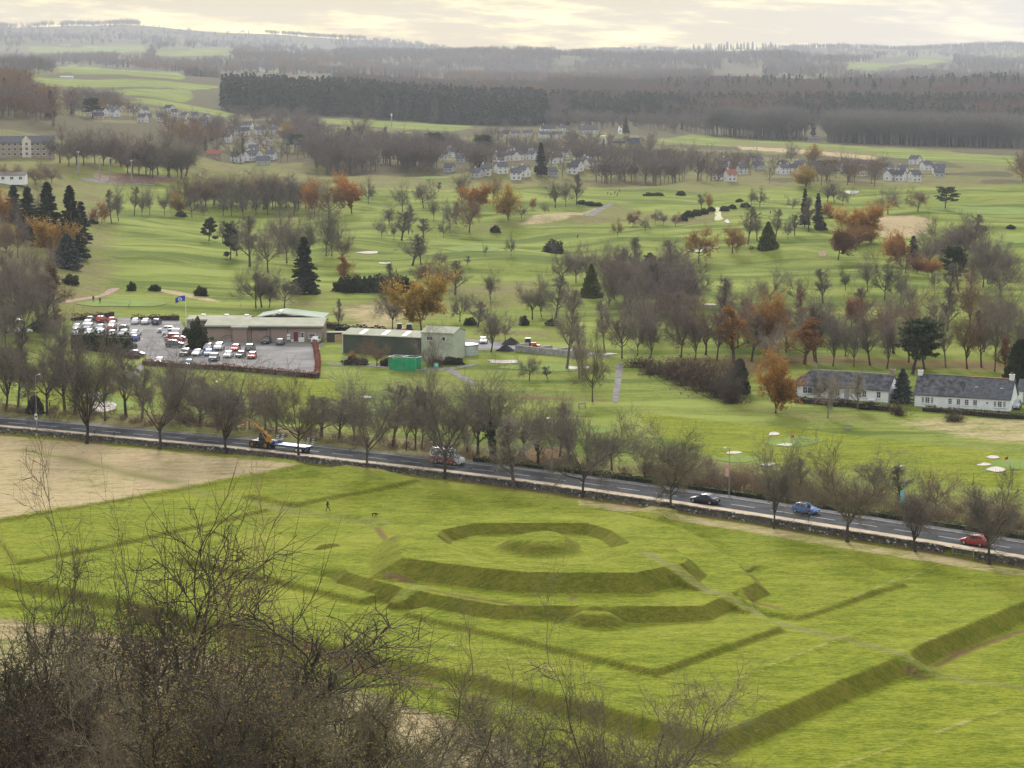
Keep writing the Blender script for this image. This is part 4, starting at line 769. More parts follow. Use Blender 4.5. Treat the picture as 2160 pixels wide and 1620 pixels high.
def house_walls(L, Dp, wh, rise, hip0=False, hip1=False):
    m = MB(); V = [(0, 0, -1.5), (L, 0, -1.5), (L, Dp, -1.5), (0, Dp, -1.5), (0, 0, wh), (L, 0, wh), (L, Dp, wh), (0, Dp, wh), (0, Dp/2, wh+(0 if hip0 else rise)), (L, Dp/2, wh+(0 if hip1 else rise))]
    return m.add(V, [(0, 1, 5, 4), (1, 2, 6, 9, 5), (2, 3, 7, 6), (3, 0, 4, 8, 7), (0, 3, 2, 1), (4, 5, 9, 8), (6, 7, 8, 9)])
def chimney(roof, x, y, z0, h_, m=WHITE, w_=.9, d_=.6, pots=2):
    c = MB().box((x, y, z0), (w_, d_, h_)).box((x, y, z0+h_), (w_+.14, d_+.14, .12)).build('chimney', m, roof)
    for k in range(pots): MB().cyl((x+(k-(pots-1)/2)*.35, y, z0+h_+.12), (x+(k-(pots-1)/2)*.35, y, z0+h_+.5), .12, .1, 8).build('chimney_pot', REDR, roof)
# the two white cottages
def face(px0, py0, px1, py1):
    a, b = gp(px0, py0), gp(px1, py1); v = b-a; return a, math.atan2(v[1], v[0]), float(np.hypot(v[0], v[1]))
a, rz, L = face(1668, 836, 1873, 850); c = empty('cottage', (a[0], a[1], .05), rz); tag(c, 'long white cottage with hipped slate roof behind bare trees', 'house', 'white cottages')
house_walls(L, 6.4, 2.5, 2.5, True, False).build('wall', WHITE, c); r = gable_roof(L, 6.4, 2.5, 2.5, .3, 3.4, 0).build('roof', SLATE2, c); chimney(r, L-.2, 3.2, 4.6, 1.5, SANDST)
MB().prism([(3.4, -.02), (L+.3, -.02), (L+.3, .16), (3.4, .16)], 3.08, 3.32).build('ridge', KERB, r, (0, 0, 5.08))
for x, w_ in ((.9, 1.0), (3.0, 1.0), (4.0, 1.0), (8.6, 1.0), (9.7, 1.0), (15.2, .9), (L-1.9, .9)): window(c, x, .75, w_, 1.35, panes=(2, 2))
d = MB().box((11.6, -.03, 0), (1.0, .08, 2.05)).build('door', GREYD, c); MB().box((11.95, -.09, 1.0), (.1, .06, .04)).build('handle', STEEL, d); MB().box((11.6, -.5, -.05), (2.2, .9, .18)).build('doorstep', KERB, c); MB().box((L+1.0, 3.4, -1), (1.5, 2.2, 3.6)).build('porch', WHITE, c)
pb = MB().box((0, 0, .42), (1.5, .5, .06)).box((0, .22, .5), (1.5, .06, .5)); pb.box((-.68, 0, 0), (.08, .48, .42)).box((.68, 0, 0), (.08, .48, .42))
t = Matrix.Rotation(rz, 4, 'Z')@Vector((16.9, -.8, 0)); tag(pb.build('garden_bench', FRAME, None, (a[0]+t.x, a[1]+t.y, .02), rz), 'white garden bench against the cottage front', 'bench')
a2, rz2, L2 = face(1928, 856, 2130, 868); c = empty('cottage', (a2[0], a2[1], .05), rz2); tag(c, 'white cottage with tall slate roof and a chimney at each end', 'house', 'white cottages')
house_walls(L2, 7.0, 2.3, 3.3).build('wall', WHITE, c); r = MB(); r = gable_roof(L2*.5+.02, 7.0, 2.3, 3.3, .22).build('roof', SLATE2, c); r.location = (0, 0, 0); r2 = gable_roof(L2*.5-.2, 7.0, 2.3, 3.3, .22).build('roof', SLATE, c); r2.location = (L2*.5+.24, 0, -.004)
chimney(r, .3, 3.5, 5.0, 1.4); chimney(r2, L2*.5-.7, 3.5, 5.0, 1.5)
MB().box((L2*.25, 3.5, 5.72), (L2*.5, .26, .1)).build('ridge', SLATE, r); MB().box((L2*.25, 3.5, 5.72), (L2*.5-.4, .26, .1)).build('ridge', mat('red_ridge', (.5, .16, .09), .8, .1), r2)
for xx in (2.2, 7.0): MB().box((xx, 1.9, 4.02), (.62, .8, .09), top=(1, 1), shift=(0, 0)).build('rooflight', FRAME, r2).rotation_euler = (0, 0, 0)
for x, w_ in ((1.7, .55), (2.6, .95), (3.5, .55), (7.0, .8), (8.6, .8), (10.2, .85), (11.8, .85), (15.6, .55), (16.5, .9), (17.4, .55)): window(c, min(x, L2-.8), .62, w_, 1.2, panes=(2, 3))
d = MB().box((5.5, -.03, 0), (1.0, .08, 2.0)).build('door', FRAME, c); MB().box((5.85, -.09, 1.0), (.1, .06, .04)).build('handle', IRON, d); d = MB().box((14.1, -.03, 0), (.95, .08, 2.0)).build('door', FRAME, c); MB().cyl((14.1, -.1, 1.35), (14.1, -.05, 1.35), .16, n=12).build('wreath', IRON, d); MB().cyl((0, -.12, 0), (0, -.12, 2.2), .06, n=6).build('downpipe', IRON, c)
g3 = gp(2162, 850); c = empty('garage', (g3[0]-1.2, g3[1]+1, .05), rz2); tag(c, 'white outbuilding with a dark roof at the frame edge', 'garage'); house_walls(6, 5, 2.3, 1.8).build('wall', WHITE, c); gable_roof(6, 5, 2.3, 1.8, .25).build('roof', SLATE, c); d = MB().box((2.2, -.05, -.3), (2.4, .1, 2.2)).build('door', GREYD, c)
# clubhouse
a, rz, L = face(437, 719, 679, 722); c = empty('clubhouse', (a[0], a[1], .05), rz); tag(c, 'low brown brick clubhouse with pale sheet roofs by the car park', 'clubhouse')
fw = MB().box((L/2, 4.5, -.5), (L, 9, 4.25)).box((8.0, -.5, -.5), (3.4, 1.1, 4.2)).build('wall', BRICK, c); MB().box((1.0+L*0, 13, -.5), (15, 7.5, 4.6)).build('rear_wall', BRICK, c); MB().box((-3.4, 13, -.5), (5.4, 7.5, 4.6)).build('side_wall', BRICK, c); MB().box((18.5, 14.5, -.5), (14.6, 9.6, 4.9)).build('hall_wall', FASCIA, c)
for nm, prof, x0, x1, m in (('front_roof', [(-.6, 3.55), (-.6, 3.9), (6.2, 5.15), (9.4, 4.6), (9.4, 4.25), (6.2, 4.8)], -.5, L+.5, PALEROOF), ('porch_roof', [(-1.5, 3.35), (-1.5, 3.66), (.2, 4.06), (.2, 3.7)], 6.0, 10.1, PALEROOF), ('rear_roof', [(8.9, 3.9), (8.9, 4.3), (13, 4.85), (17.3, 4.4), (17.3, 4.1), (13, 4.5)], -6.6, 8.8, PALEROOF)):
    o = MB().prism([(p[0], p[1]) for p in prof], x0, x1, axis='x'); rr = o.build(nm, m, c)
    for k in range(int((x1-x0)/1.0)):
        if nm != 'porch_roof': pass
MB().add([(10.5, 9.2, 4.75), (16.2, 9.2, 5.75), (27, 9.2, 4.6), (10.5, 20, 4.75), (16.2, 20, 5.75), (27, 20, 4.6), (10.5, 9.2, 4.95), (16.2, 9.2, 5.95), (27, 9.2, 4.8), (10.5, 20, 4.95), (16.2, 20, 5.95), (27, 20, 4.8)], [(6, 7, 10, 9), (7, 8, 11, 10), (0, 3, 4, 1), (1, 4, 5, 2), (0, 1, 7, 6), (1, 2, 8, 7), (3, 9, 10, 4), (4, 10, 11, 5), (0, 6, 9, 3), (2, 5, 11, 8)]).build('hall_roof', GREENROOF, c)
MB().add([(11.2, 9.7, 4.4), (25.8, 9.7, 4.4), (16.2, 9.7, 5.65), (11.2, 9.9, 4.4), (25.8, 9.9, 4.4), (16.2, 9.9, 5.65)], [(0, 1, 2), (5, 4, 3), (0, 3, 4, 1), (1, 4, 5, 2), (2, 5, 3, 0)]).build('gable', FASCIA, c); MB().cyl((16.2, 9.0, 6.0), (16.2, 12.5, 6.05), .4, n=10).build('vent_pipe', FRAME, c)
MB().box((L/2, -.58, 3.3), (L+1, .08, .26)).build('fascia', FASCIA, c)
MB().box((12.5, -.06, -.1), (3.6, .12, 2.9)).build('loading_door', mat('brick_panel', (.33, .25, .19), .9, .12, 2), c); MB().box((12.5, -.22, 2.8), (4.1, .5, .35)).build('door_canopy', FASCIA, c)
d = MB().box((21.3, -.04, .1), (1.0, .1, 2.2)).build('door', REDDOOR, c); MB().box((21.65, -.1, 1.1), (.1, .06, .05)).build('handle', STEEL, d); MB().box((21.3, -.5, -.1), (1.6, .9, .2)).build('doorstep', KERB, c)
window(c, 22.9, 1.0, .8, 1.25, panes=(1, 2)); window(c, 25.2, .85, 1.6, 1.25, panes=(1, 3)); window(c, -4.7, .6, 2.6, 3.0, y=9.25, panes=(3, 2), name='glazed_front'); window(c, -1.9, .9, 1.1, 2.0, y=9.25, panes=(1, 3), frame=FASCIA)
for x in (8.9+1.8, 15.2, 19.4): MB().cyl((x, -.1, 0), (x, -.1, 3.5), .07, n=6).build('downpipe', FASCIA, c)
for x, z, w_, h_ in ((19.6, 1.3, .75, .6), (19.6, .5, .75, .6), (22.7, .0, 1.4, 1.05), (20.5, .05, .5, .5), (1.2, .35, .9, .7)): MB().box((x, -.2 if z else -.5, z), (w_, .3, h_)).build('service_box', mat('green_box', (.03, .1, .06), .6, .1) if x < 2 else FRAME, c)
hr = MB()
for (p, q) in (((3.6, -1.4, .1), (3.6, -1.4, 1.0)), ((3.6, -1.4, 1.0), (4.6, -1.4, 1.6)), ((4.6, -1.4, 1.6), (6.1, -1.4, 1.6)), ((6.1, -1.4, .1), (6.1, -1.4, 1.6)), ((4.6, -1.4, .1), (4.6, -1.4, 1.6))): hr.cyl(p, q, .05, n=5)
hr.build('handrail', FASCIA, c); MB().box((5.3, -.75, -.1), (1.8, 1.3, .75)).box((4.0, -.75, -.1), (.9, 1.3, .4)).build('steps', KERB, c)
for x, y in ((2.5, 13.4), (-3.2, 13.5), (7.5, 13.2)): MB().box((x, y, 4.75), (1.0, .8, .35)).build('roof_vent', FRAME, c)
# sheds in the greenkeeping yard
DKG = mat('dark_green_sheet', (.065, .08, .058), .7, .12, .4, bump=.01, bscale=12); LTG = mat('light_green_sheet', (.48, .51, .40), .7, .08, .4)
a, rz, L = face(724, 745, 886, 753); c = empty('storage_shed', (a[0], a[1], .05), rz); tag(c, 'long dark green shed with a cream roof', 'shed'); house_walls(L, 9, 4.3, .9).build('wall', DKG, c); r = gable_roof(L, 9, 4.3, .9, .3).build('roof', PALEROOF, c); MB().box((-.12, 4.5, -.3), (.2, 9.05, 4.6)).build('end_panel', mat('cream_panel', (.6, .58, .46), .7, .1), c)
sk = MB().add([(0, 0, 0), (1, 0, 0), (1, 3.2, .64), (0, 3.2, .64)], [(0, 1, 2, 3)]).mesh('skylight', mat('skylight_sheet', (.32, .30, .27), .5, .1))
for x in (3.8, 9.4, 14.6): o = bpy.data.objects.new('skylight', sk); o.location = (x, .5, 4.3+.5*.2+.2); link(o, r)
a, rz, L = face(889, 757, 957, 760); c = empty('tall_shed', (a[0], a[1], .05), rz); tag(c, 'tall pale green shed with two white-framed windows', 'shed'); house_walls(L, 7.5, 5.9, 1.0).build('wall', LTG, c); gable_roof(L, 7.5, 5.9, 1.0, .2).build('roof', PALEROOF, c)
for x, p_ in ((2.0, (2, 1)), (5.4, (1, 1))): window(c, x, 4.2, 1.6 if p_[0] == 2 else .85, .95, panes=p_)
MB().box((L/2, -.03, -.3), (L+.02, .08, .6)).build('plinth', GREYW, c)
p = gp(983, 752); c = empty('water_tank', (p[0], p[1]+2.6, .05)); tag(c, 'round galvanised water tank with a white cover', 'tank'); TANKM = mat('galvanised_sheet', (.52, .55, .6), .35, .22, .5, metal=.5)
MB().cyl((0, 0, 0), (0, 0, 2.3), 2.75, n=36).build('tank_shell', TANKM, c, smooth=False)
for z in (.75, 1.5): MB().cyl((0, 0, z), (0, 0, z+.05), 2.78, n=36).build('hoop', STEEL, c)
MB().cyl((0, 0, 2.3), (0, 0, 2.5), 2.85, n=36).build('rim', IRON, c); MB().cyl((0, 0, 2.5), (0, 0, 2.72), 2.7, .4, n=36).build('cover', FRAME, c)
a, rz, L = face(820, 782, 877, 785); c = empty('practice_cage', (a[0], a[1], .05), rz); tag(c, 'bright green netted practice cage with two bays', 'cage'); NET = mat('green_net', (.015, .30, .13), .7, .18, .8)
for k in range(2): MB().box((L*(.25+.5*k), .05, .15), (L*.5-.15, .05, 2.4), top=(1, 1)).build('net_panel', NET, c); MB().box((L*(.25+.5*k), 3.0, .15), (L*.5-.15, .05, 2.6)).build('back_net', NET, c)
for x in (0, L*.5, L):
    for y in (0, 3.0): MB().cyl((x, y, 0), (x, y, 3.05), .06, n=6).build('post', STEEL, c)
MB().cyl((0, 0, 3.0), (L, 0, 3.0), .05, n=6).cyl((0, 3, 3.0), (L, 3, 3.0), .05, n=6).cyl((0, 0, 3), (0, 3, 3), .05, n=6).cyl((L, 0, 3), (L, 3, 3), .05, n=6).cyl((L/2, 0, 3), (L/2, 3, 3), .05, n=6).build('top_rail', STEEL, c)
a, rz, L = face(1088, 741, 1235, 757); c = empty('storage_bay', (a[0], a[1], .05), rz); tag(c, 'row of concrete block storage bays in the yard', 'bay'); CONC = mat('concrete_block', (.33, .315, .30), .9, .22, 1.2, bump=.01)
MB().box((L/2, 0, -.3), (L, .4, 1.7)).build('wall', CONC, c)
for x in (.2, L*.35, L*.6, L*.85): MB().box((x, 2.2, -.3), (.4, 4, 1.9), top=(1, 1)).build('divider', CONC, c)
SOIL = mat('dark_soil', (.035, .034, .034), .95, .35, 1.5, bump=.06, bscale=4); 
def heap(px, py, rx, ry, h_, m, label, name='soil_heap'):
    p = gp(px, py); rng = np.random.RandomState(int(px)); k, n = 22, 7; V = []; 
    for i in range(n):
        f = i/(n-1); a_ = np.arange(k)*2*math.pi/k; r_ = (1-f)**.85*(1+.12*rng.normal(0, 1, k)*(1-f)); V.append(np.stack([np.cos(a_)*rx*r_, np.sin(a_)*ry*r_, np.full(k, -.2+(h_+.2)*f**.9)+.06*rng.normal(0, 1, k)], 1))
    i_ = np.arange(k); Q = np.concatenate([np.stack([r*k+i_, r*k+(i_+1) % k, (r+1)*k+(i_+1) % k, (r+1)*k+i_], 1) for r in range(n-1)]); o = bpy.data.objects.new(name, mesh_np(name, np.concatenate(V), Fq=Q, mat=m, smooth=True)); o.location = (p[0], p[1]+ry, p[2]+.05); tag(link(o), label, 'heap')
heap(1078, 729, 2.6, 2.2, 1.6, SOIL, 'dark soil heap behind the bare yard tree'); heap(1066, 742, 2.3, 1.8, 1.5, SOIL, 'dark soil heap beside the block bays'); heap(1205, 742, 2.5, 1.5, 1.2, SAND, 'pale sand heap inside the block bays', 'sand_heap'); heap(1112, 735, 1.8, 1.2, .9, mat('grey_gravel', (.55, .53, .5), .95, .2, 3), 'grey gravel heap inside the block bays', 'gravel_heap')
c = empty('timber_shed', gp(708, 722)-np.array((0, 0, .02))); tag(c, 'small dark store with a plain timber door by the clubhouse', 'shed'); MB().box((0, 1.2, -.2), (4.2, 2.4, 2.5)).build('wall', FASCIA, c); MB().box((0, 1.2, 2.3), (4.6, 2.8, .12)).build('roof', mat('felt_roof', (.3, .27, .22), .9, .2), c); d = MB().box((.7, -.05, 0), (1.8, .1, 1.9)).build('door', TIMBER, c); MB().box((1.4, -.13, .9), (.1, .06, .08)).build('handle', IRON, d)
p = gp(920, 779); c = empty('course_sign', p, .1); tag(c, 'green and white course sign beside the gravel path', 'sign'); MB().box((-.5, 0, 0), (.08, .08, 1.1)).box((.5, 0, 0), (.08, .08, 1.1)).build('post', STEEL, c); MB().box((0, -.03, .35), (.95, .05, 1.05)).build('board', mat('sign_green', (.12, .42, .33), .6, .25, 3), c); MB().box((.05, -.06, .75), (.35, .02, .4)).build('emblem', FRAME, c)
p = gp(724, 788); c = empty('finger_post', p, .1); tag(c, 'slim grey finger post on the lower grass', 'sign'); MB().cyl((0, 0, 0), (0, 0, 3.6), .06, n=6).build('post', STEEL, c); MB().box((.5, 0, 3.25), (1.1, .05, .35)).build('arm', STEEL, c)
# sandstone flats and pavilion on the hillside
a, b = gp(-60, 338), gp(122, 334); b[1] = a[1]+10; rz = math.atan2(b[1]-a[1], b[0]-a[0]); L = float(np.hypot(*(b-a)[:2])); c = empty('apartment_block', (a[0], a[1], min(a[2], b[2])-1), rz); tag(c, 'four storey sandstone flats with a gabled stair bay on the hillside', 'building'); house_walls(L, 12, 10.2, 3.2).build('wall', SANDST, c); gable_roof(L, 12, 10.2, 3.2, .4).build('roof', SLATE, c)
gx_ = L*.66; MB().add([(gx_-2.4, -.8, -1), (gx_+2.4, -.8, -1), (gx_+2.4, -.8, 11), (gx_, -.8, 13.4), (gx_-2.4, -.8, 11), (gx_-2.4, 6, -1), (gx_+2.4, 6, -1), (gx_+2.4, 6, 11), (gx_, 6, 13.4), (gx_-2.4, 6, 11)], [(0, 1, 2, 3, 4), (1, 6, 7, 2), (5, 0, 4, 9), (2, 7, 8, 3), (4, 3, 8, 9)]).build('gable_bay', CREAM, c)
for fl in range(4):
    for k in range(int(L/3.0)):
        x = 1.6+k*3.0
        if abs(x-gx_) < 2.9 or x > L-1: continue
        window(c, x, .6+fl*2.6, 1.5, 1.5, panes=(2, 1))
    window(c, gx_, .8+fl*2.6, 1.4, 1.6, y=-.82, panes=(2, 1))
a, b = gp(-40, 383), gp(112, 380); rz = math.atan2(b[1]-a[1], b[0]-a[0]); c = empty('pavilion', (a[0], a[1], a[2]), 0.05); tag(c, 'long low white pavilion behind the hillside trees', 'building'); L = float(abs(b[0]-a[0])); house_walls(L, 7, 3.0, 1.2).build('wall', WHITE, c); gable_roof(L, 7, 3.0, 1.2, .4).build('roof', mat('dull_roof', (.16, .13, .12), .9, .2), c)
for k in range(int(L/4)): window(c, 2+k*4, .9, 1.6, 1.3)
# the villages
for t, p in TOWN_POS:
    px, py, wpx, wm_, rm_, turn, lab = t; m = mpp(p); Lh = wpx*m*.8; Dh = max(6.5, Lh*.72); wh = 4.6 if wm_ in ('white', 'cream') and wpx < 34 else 3.4; rise = Dh*.36; mx = math.cos(turn)*Lh/2-math.sin(turn)*Dh/2; my = math.sin(turn)*Lh/2+math.cos(turn)*Dh/2
    c = empty('house', (p[0]-mx, p[1]-my+Dh*.5, p[2]-.3), turn); tag(c, lab, 'house', 'village houses'); house_walls(Lh, Dh, wh, rise).build('wall', WALLM[wm_], c); r = gable_roof(Lh, Dh, wh, rise, .35).build('roof', ROOFM[rm_], c); chimney(r, Lh*.2, Dh/2, wh+rise-.3, 1.2, WALLM[wm_], pots=1)
    for k in range(max(2, int(Lh/3))): window(c, Lh*(k+.5)/max(2, int(Lh/3)), 1.0, 1.2, 1.3); 
    if wh > 4:
        for k in range(max(2, int(Lh/3))): window(c, Lh*(k+.5)/max(2, int(Lh/3)), 3.1, 1.1, 1.1)
    window(c, 0, 1.2, 1.3, 1.3, y=Dh*.5, axis='y', face=-1); window(c, Lh, 1.2, 1.3, 1.3, y=Dh*.5, axis='y', face=1)
BLUEC = mat('container_blue', (.035, .075, .26), .6, .12, .5); 
p = gp(1328, 303); m = mpp(p)
for k, (dx, dy, z, L_, lab) in enumerate([(-22, 0, 0, 26*m, 'long blue site container lying lowest on the building site'), (10, 2, 0, 22*m, 'blue site container under the stacked one'), (10, 2, 2.65, 22*m, 'blue site container stacked on another')]):
    c = empty('site_container', (p[0]+dx*m, p[1]+dy, p[2]+z)); tag(c, lab, 'container', 'site containers'); MB().box((0, 0, 0), (L_, 2.5, 2.6)).build('container_body', BLUEC, c)
    rb = MB().box((0, -1.28, .15), (.12, .06, 2.3)).mesh('rib', BLUEC)
    for q in range(int(L_/1.2)): o = bpy.data.objects.new('rib', rb); o.location = (-L_/2+.6+q*1.2, 0, 0); link(o, c)
p = gp(1308, 283); c = empty('white_tower', p); tag(c, 'narrow white tower house beside the round conifers', 'building'); m = mpp(p); MB().box((0, 0, -1), (8*m, 5, 14*m)).build('wall', WHITE, c); MB().box((-1.5*m, 0, 14*m-1), (3*m, 3, 4*m)).build('turret', WHITE, c); window(c, 0, 2, 1.0, 2.4, y=-2.5)
p = gp(1272, 303); c = empty('silo', p); tag(c, 'pale site silo beside the blue containers', 'silo'); m = mpp(p); MB().box((0, 0, 0), (13*m, 5, 15*m), top=(.85, .85)).build('silo_body', CREAM, c); MB().box((0, 0, 15*m), (12*m, 4.6, .6)).build('cap', FRAME, c)
p = gp(1718, 301); c = empty('hut', p); tag(c, 'small wooden hut between the poplar belts', 'hut'); m = mpp(p); house_walls(25*m, 8, 8*m, 4*m).build('wall', mat('hut_boards', (.3, .27, .22), .9, .2), c); c.location.x -= 12*m; gable_roof(25*m, 8, 8*m, 4*m, .8).build('roof', SLATE, c)
for px, py, wp, hp, lab in ((140, 165, 26, 5, 'pale glasshouse in the far field'), (197, 103, 24, 4, 'far white farmhouse on the hillside'), (137, 97, 22, 3, 'far long white farm shed on the hillside'), (8, 140, 16, 6, 'far pale farm building at the frame edge'), (550, 150, 34, 7, 'hazy pale house group in the far valley')):
    p = gp(px, py); m = mpp(p); c = empty('farm_building', p-np.array((wp*m/2, 0, .5)), .05); tag(c, lab, 'building', 'far farm buildings'); house_walls(wp*m, 10, hp*m*.6, hp*m*.5).build('wall', WHITE, c); gable_roof(wp*m, 10, hp*m*.6, hp*m*.5, .6).build('roof', GREYW, c)
# ------------------------------------------------------------------ trees that can be told apart
RNG = np.random.RandomState(77)
ORD = ('first second third fourth fifth sixth seventh eighth ninth tenth eleventh twelfth thirteenth fourteenth fifteenth sixteenth seventeenth eighteenth nineteenth twentieth twenty-first twenty-second twenty-third twenty-fourth twenty-fifth twenty-sixth').split()
TW = dict(n=(1.02, 1, .95), p=(1.12, 1., 1.02), l=(1.15, 1.12, .85), d=(.62, .6, .58), w=(1.75, 1.7, 1.6), r=(1.4, 1.0, .75))
LF = dict(o=(.52, .25, .055), g=(.54, .34, .07), r=(.31, .15, .07), b=(.2, .13, .06), y=(.5, .33, .06))
DESC = dict(oak_c='bare round-crowned tree', lime_c='bare fan-shaped tree', oak='bare round-crowned tree', oak_b='bare domed tree', lime='bare upright tree', lime_b='bare fan-shaped tree', ash='slim bare tree', elm='bare wide-spreading tree', maple='bare many-stemmed tree', ivy_tree='bare tree in dark ivy',
            spruce='dark green spruce', spruce_b='tall narrow spruce', blue_spruce='broad blue-grey spruce', cypress='yellow-green conical cypress', yew='dark egg-shaped evergreen', pine='dark flat-topped pine', cedar='wide layered cedar', small_pine='small dark pine',
            evergreen_bush='dark evergreen bush', clipped_bush='rounded clipped bush', bramble='brown leafless bramble bush', gorse='low dark gorse bush')
LCOL = dict(o='orange', g='golden-brown', r='russet', b='dull brown', y='yellow')
LKIND = dict(beech='{}-leaved round tree', beech_b='dense {} leafy tree', thin_leaf='thinly leaved {} tree', tall_leaf='slim {}-leaved tree')
GREEN = dict(spruce=(.065, .078, .048), spruce_b=(.065, .078, .054), blue_spruce=(.12, .14, .13), cypress=(.14, .165, .035), yew=(.05, .065, .03), pine=(.075, .095, .05), cedar=(.075, .095, .05), small_pine=(.085, .105, .05), evergreen_bush=(.07, .085, .035), clipped_bush=(.07, .085, .022), bramble=(.15, .105, .075), gorse=(.06, .065, .03), ivy_tree=(.05, .07, .022))
NM = dict(spruce='spruce_tree', spruce_b='spruce_tree', blue_spruce='spruce_tree', cypress='cypress_tree', yew='yew_tree', pine='pine_tree', cedar='cedar_tree', small_pine='pine_tree', ivy_tree='ivy_tree', beech='autumn_tree', beech_b='autumn_tree', thin_leaf='autumn_tree', tall_leaf='autumn_tree', evergreen_bush='evergreen_bush', clipped_bush='evergreen_bush', bramble='bramble_bush', gorse='gorse_bush')
AV = []
def cluster(place, end, rows, group=None):
    n = {}; rows = sorted(rows, key=lambda r: r[1]); info = []
    for r in rows:
        k, px, base, top = r[:4]; wpx = r[4] if len(r) > 4 else None; tint = r[5] if len(r) > 5 else 'n'
        de = LKIND[k].format(LCOL[tint]) if k in LKIND else DESC[k]; n[de] = n.get(de, 0)+1; info.append((k, px, base, top, wpx, tint, de, n[de]))
    for k, px, base, top, wpx, tint, de, i in info:
        p = gp(px, base); p[2] = height(p[0], p[1])-.05; m = mpp(p); hgt = (base-top)*m*1.07; wd = wpx*m*1.1 if wpx else None
        if k == 'oak' and i % 2 == 0: k = 'oak_c'
        if k == 'lime_b' and i % 2 == 0: k = 'lime_c'
        lab = f'{de} {place}' if n[de] == 1 else f'{de}, {ORD[i-1]} from {end}, {place}'
        if k == 'ivy_tree': lab = 'broad bare tree wrapped in dark ivy by the van' if px == 1040 else 'narrow bare tree wrapped in dark ivy by a lamp post'
        j = 1+RNG.normal(0, .08); tw = tuple(c*j for c in TW.get(tint, TW['n'] if k not in LKIND else (1.5, 1.1, .7))); lf = tuple(c*(1+RNG.normal(0, .07)) for c in LF[tint]) if k in LKIND else tuple(c*j for c in GREEN.get(k, (.1, .1, .05)))
        o = plant(k, p, hgt, wd, RNG.rand()*6.28, bark=tuple(c*(1.0 if tint != 'w' else 1.4) for c in tw), twig=tw, leaf=lf, name=NM.get(k, 'bare_tree'), label=lab, cat='bush' if 'bush' in NM.get(k, '') else 'tree', group=group or place)
        if place.startswith('in the avenue'): AV.append(o)
cluster('in the avenue along the wall', 'the tan field', [('lime', 183, 936, 715, 150, 'd'), ('lime_b', 337, 948, 742, 175), ('lime', 478, 958, 765, 160), ('oak', 630, 972, 800, 150, 'l'), ('lime_b', 775, 990, 795, 165), ('oak_b', 938, 1010, 800, 165), ('ash', 1085, 1030, 885, 100, 'w'),
    ('elm', 1229, 1049, 870, 190), ('oak', 1414, 1076, 905, 150, 'l'), ('lime_b', 1632, 1116, 932, 125), ('oak', 1787, 1143, 945, 185, 'l'), ('lime', 1931, 1165, 995, 120), ('oak_b', 2087, 1190, 1005, 140)], 'avenue trees by the stone wall')
cluster('behind the road bend', 'the tan field', [('lime', 13, 872, 690, 110), ('ash', 38, 866, 700, 60), ('oak', 100, 888, 705, 140), ('ash', 137, 874, 720, 60), ('ash', 158, 884, 730, 50), ('lime_b', 222, 898, 715, 120, 'l'), ('ash', 266, 890, 745, 70), ('lime', 363, 893, 770, 80), ('ash', 379, 900, 780, 60), ('lime_b', -30, 880, 680, 120), ('oak', 60, 860, 730, 90), ('ash', 300, 892, 790, 50), ('yew', 75, 885, 850, 30)])
cluster('in the strip behind the loader', 'the lamp post', [('ash', 421, 912, 815, 60), ('lime', 461, 920, 800, 100), ('oak', 527, 912, 812, 100, 'r'), ('lime', 583, 922, 800, 90), ('ash', 677, 928, 850, 80), ('ash', 560, 912, 835, 50), ('ash', 500, 915, 840, 50), ('bramble', 400, 905, 880, 60), ('ash', 655, 922, 845, 40)])
cluster('in the strip behind the striped van', 'the flatbed trailer', [('lime', 747, 942, 825, 80), ('ash', 828, 952, 828, 60), ('lime_b', 857, 959, 832, 70), ('ash', 876, 957, 828, 45), ('ash', 890, 956, 840, 40), ('lime', 915, 953, 795, 90), ('ash', 1008, 968, 850, 70), ('ivy_tree', 1040, 980, 795, 120), ('lime', 1105, 967, 855, 70), ('ivy_tree', 1135, 990, 865, 55), ('lime_b', 1164, 973, 850, 80, 'l'), ('ash', 1181, 968, 862, 45), ('lime', 1202, 985, 860, 70), ('oak', 1290, 1000, 885, 125, 'l'), ('tall_leaf', 1197, 962, 918, 26, 'y'), ('maple', 985, 962, 845, 70), ('maple', 800, 946, 850, 60), ('ash', 715, 934, 850, 60), ('maple', 1240, 985, 880, 60), ('lime', 1070, 972, 860, 60)])
cluster('in the scrub behind the blue car', 'the black saloon', [('oak', 1425, 1022, 925, 120, 'd'), ('ash', 1690, 1046, 975, 40), ('lime', 1846, 1050, 955, 85), ('ash', 1900, 1066, 990, 50), ('oak', 1973, 1086, 1005, 85, 'r'), ('maple', 2060, 1105, 1035, 90, 'r'), ('maple', 1510, 1035, 985, 70), ('maple', 1570, 1040, 985, 80, 'r'), ('maple', 1740, 1062, 1000, 90, 'r'), ('maple', 1800, 1068, 1010, 70), ('maple', 2130, 1120, 1045, 80, 'r'), ('maple', 1360, 1015, 945, 80), ('maple', 1650, 1050, 1000, 60)])
cluster('on the bank beside the car park', 'the frame edge', [('lime', 12, 735, 620, 80), ('oak', 30, 690, 530, 150, 'p'), ('maple', 82, 688, 570, 60), ('tall_leaf', 115, 672, 565, 55, 'b'), ('oak_b', 55, 720, 600, 90), ('lime', -30, 700, 560, 120), ('oak', 130, 740, 660, 60), ('oak_b', 0, 640, 560, 80, 'p'), ('maple', 95, 720, 650, 60, 'p'), ('tall_leaf', 118, 700, 655, 30, 'r'), ('evergreen_bush', 150, 600, 582, 36), ('evergreen_bush', 95, 700, 670, 40)])
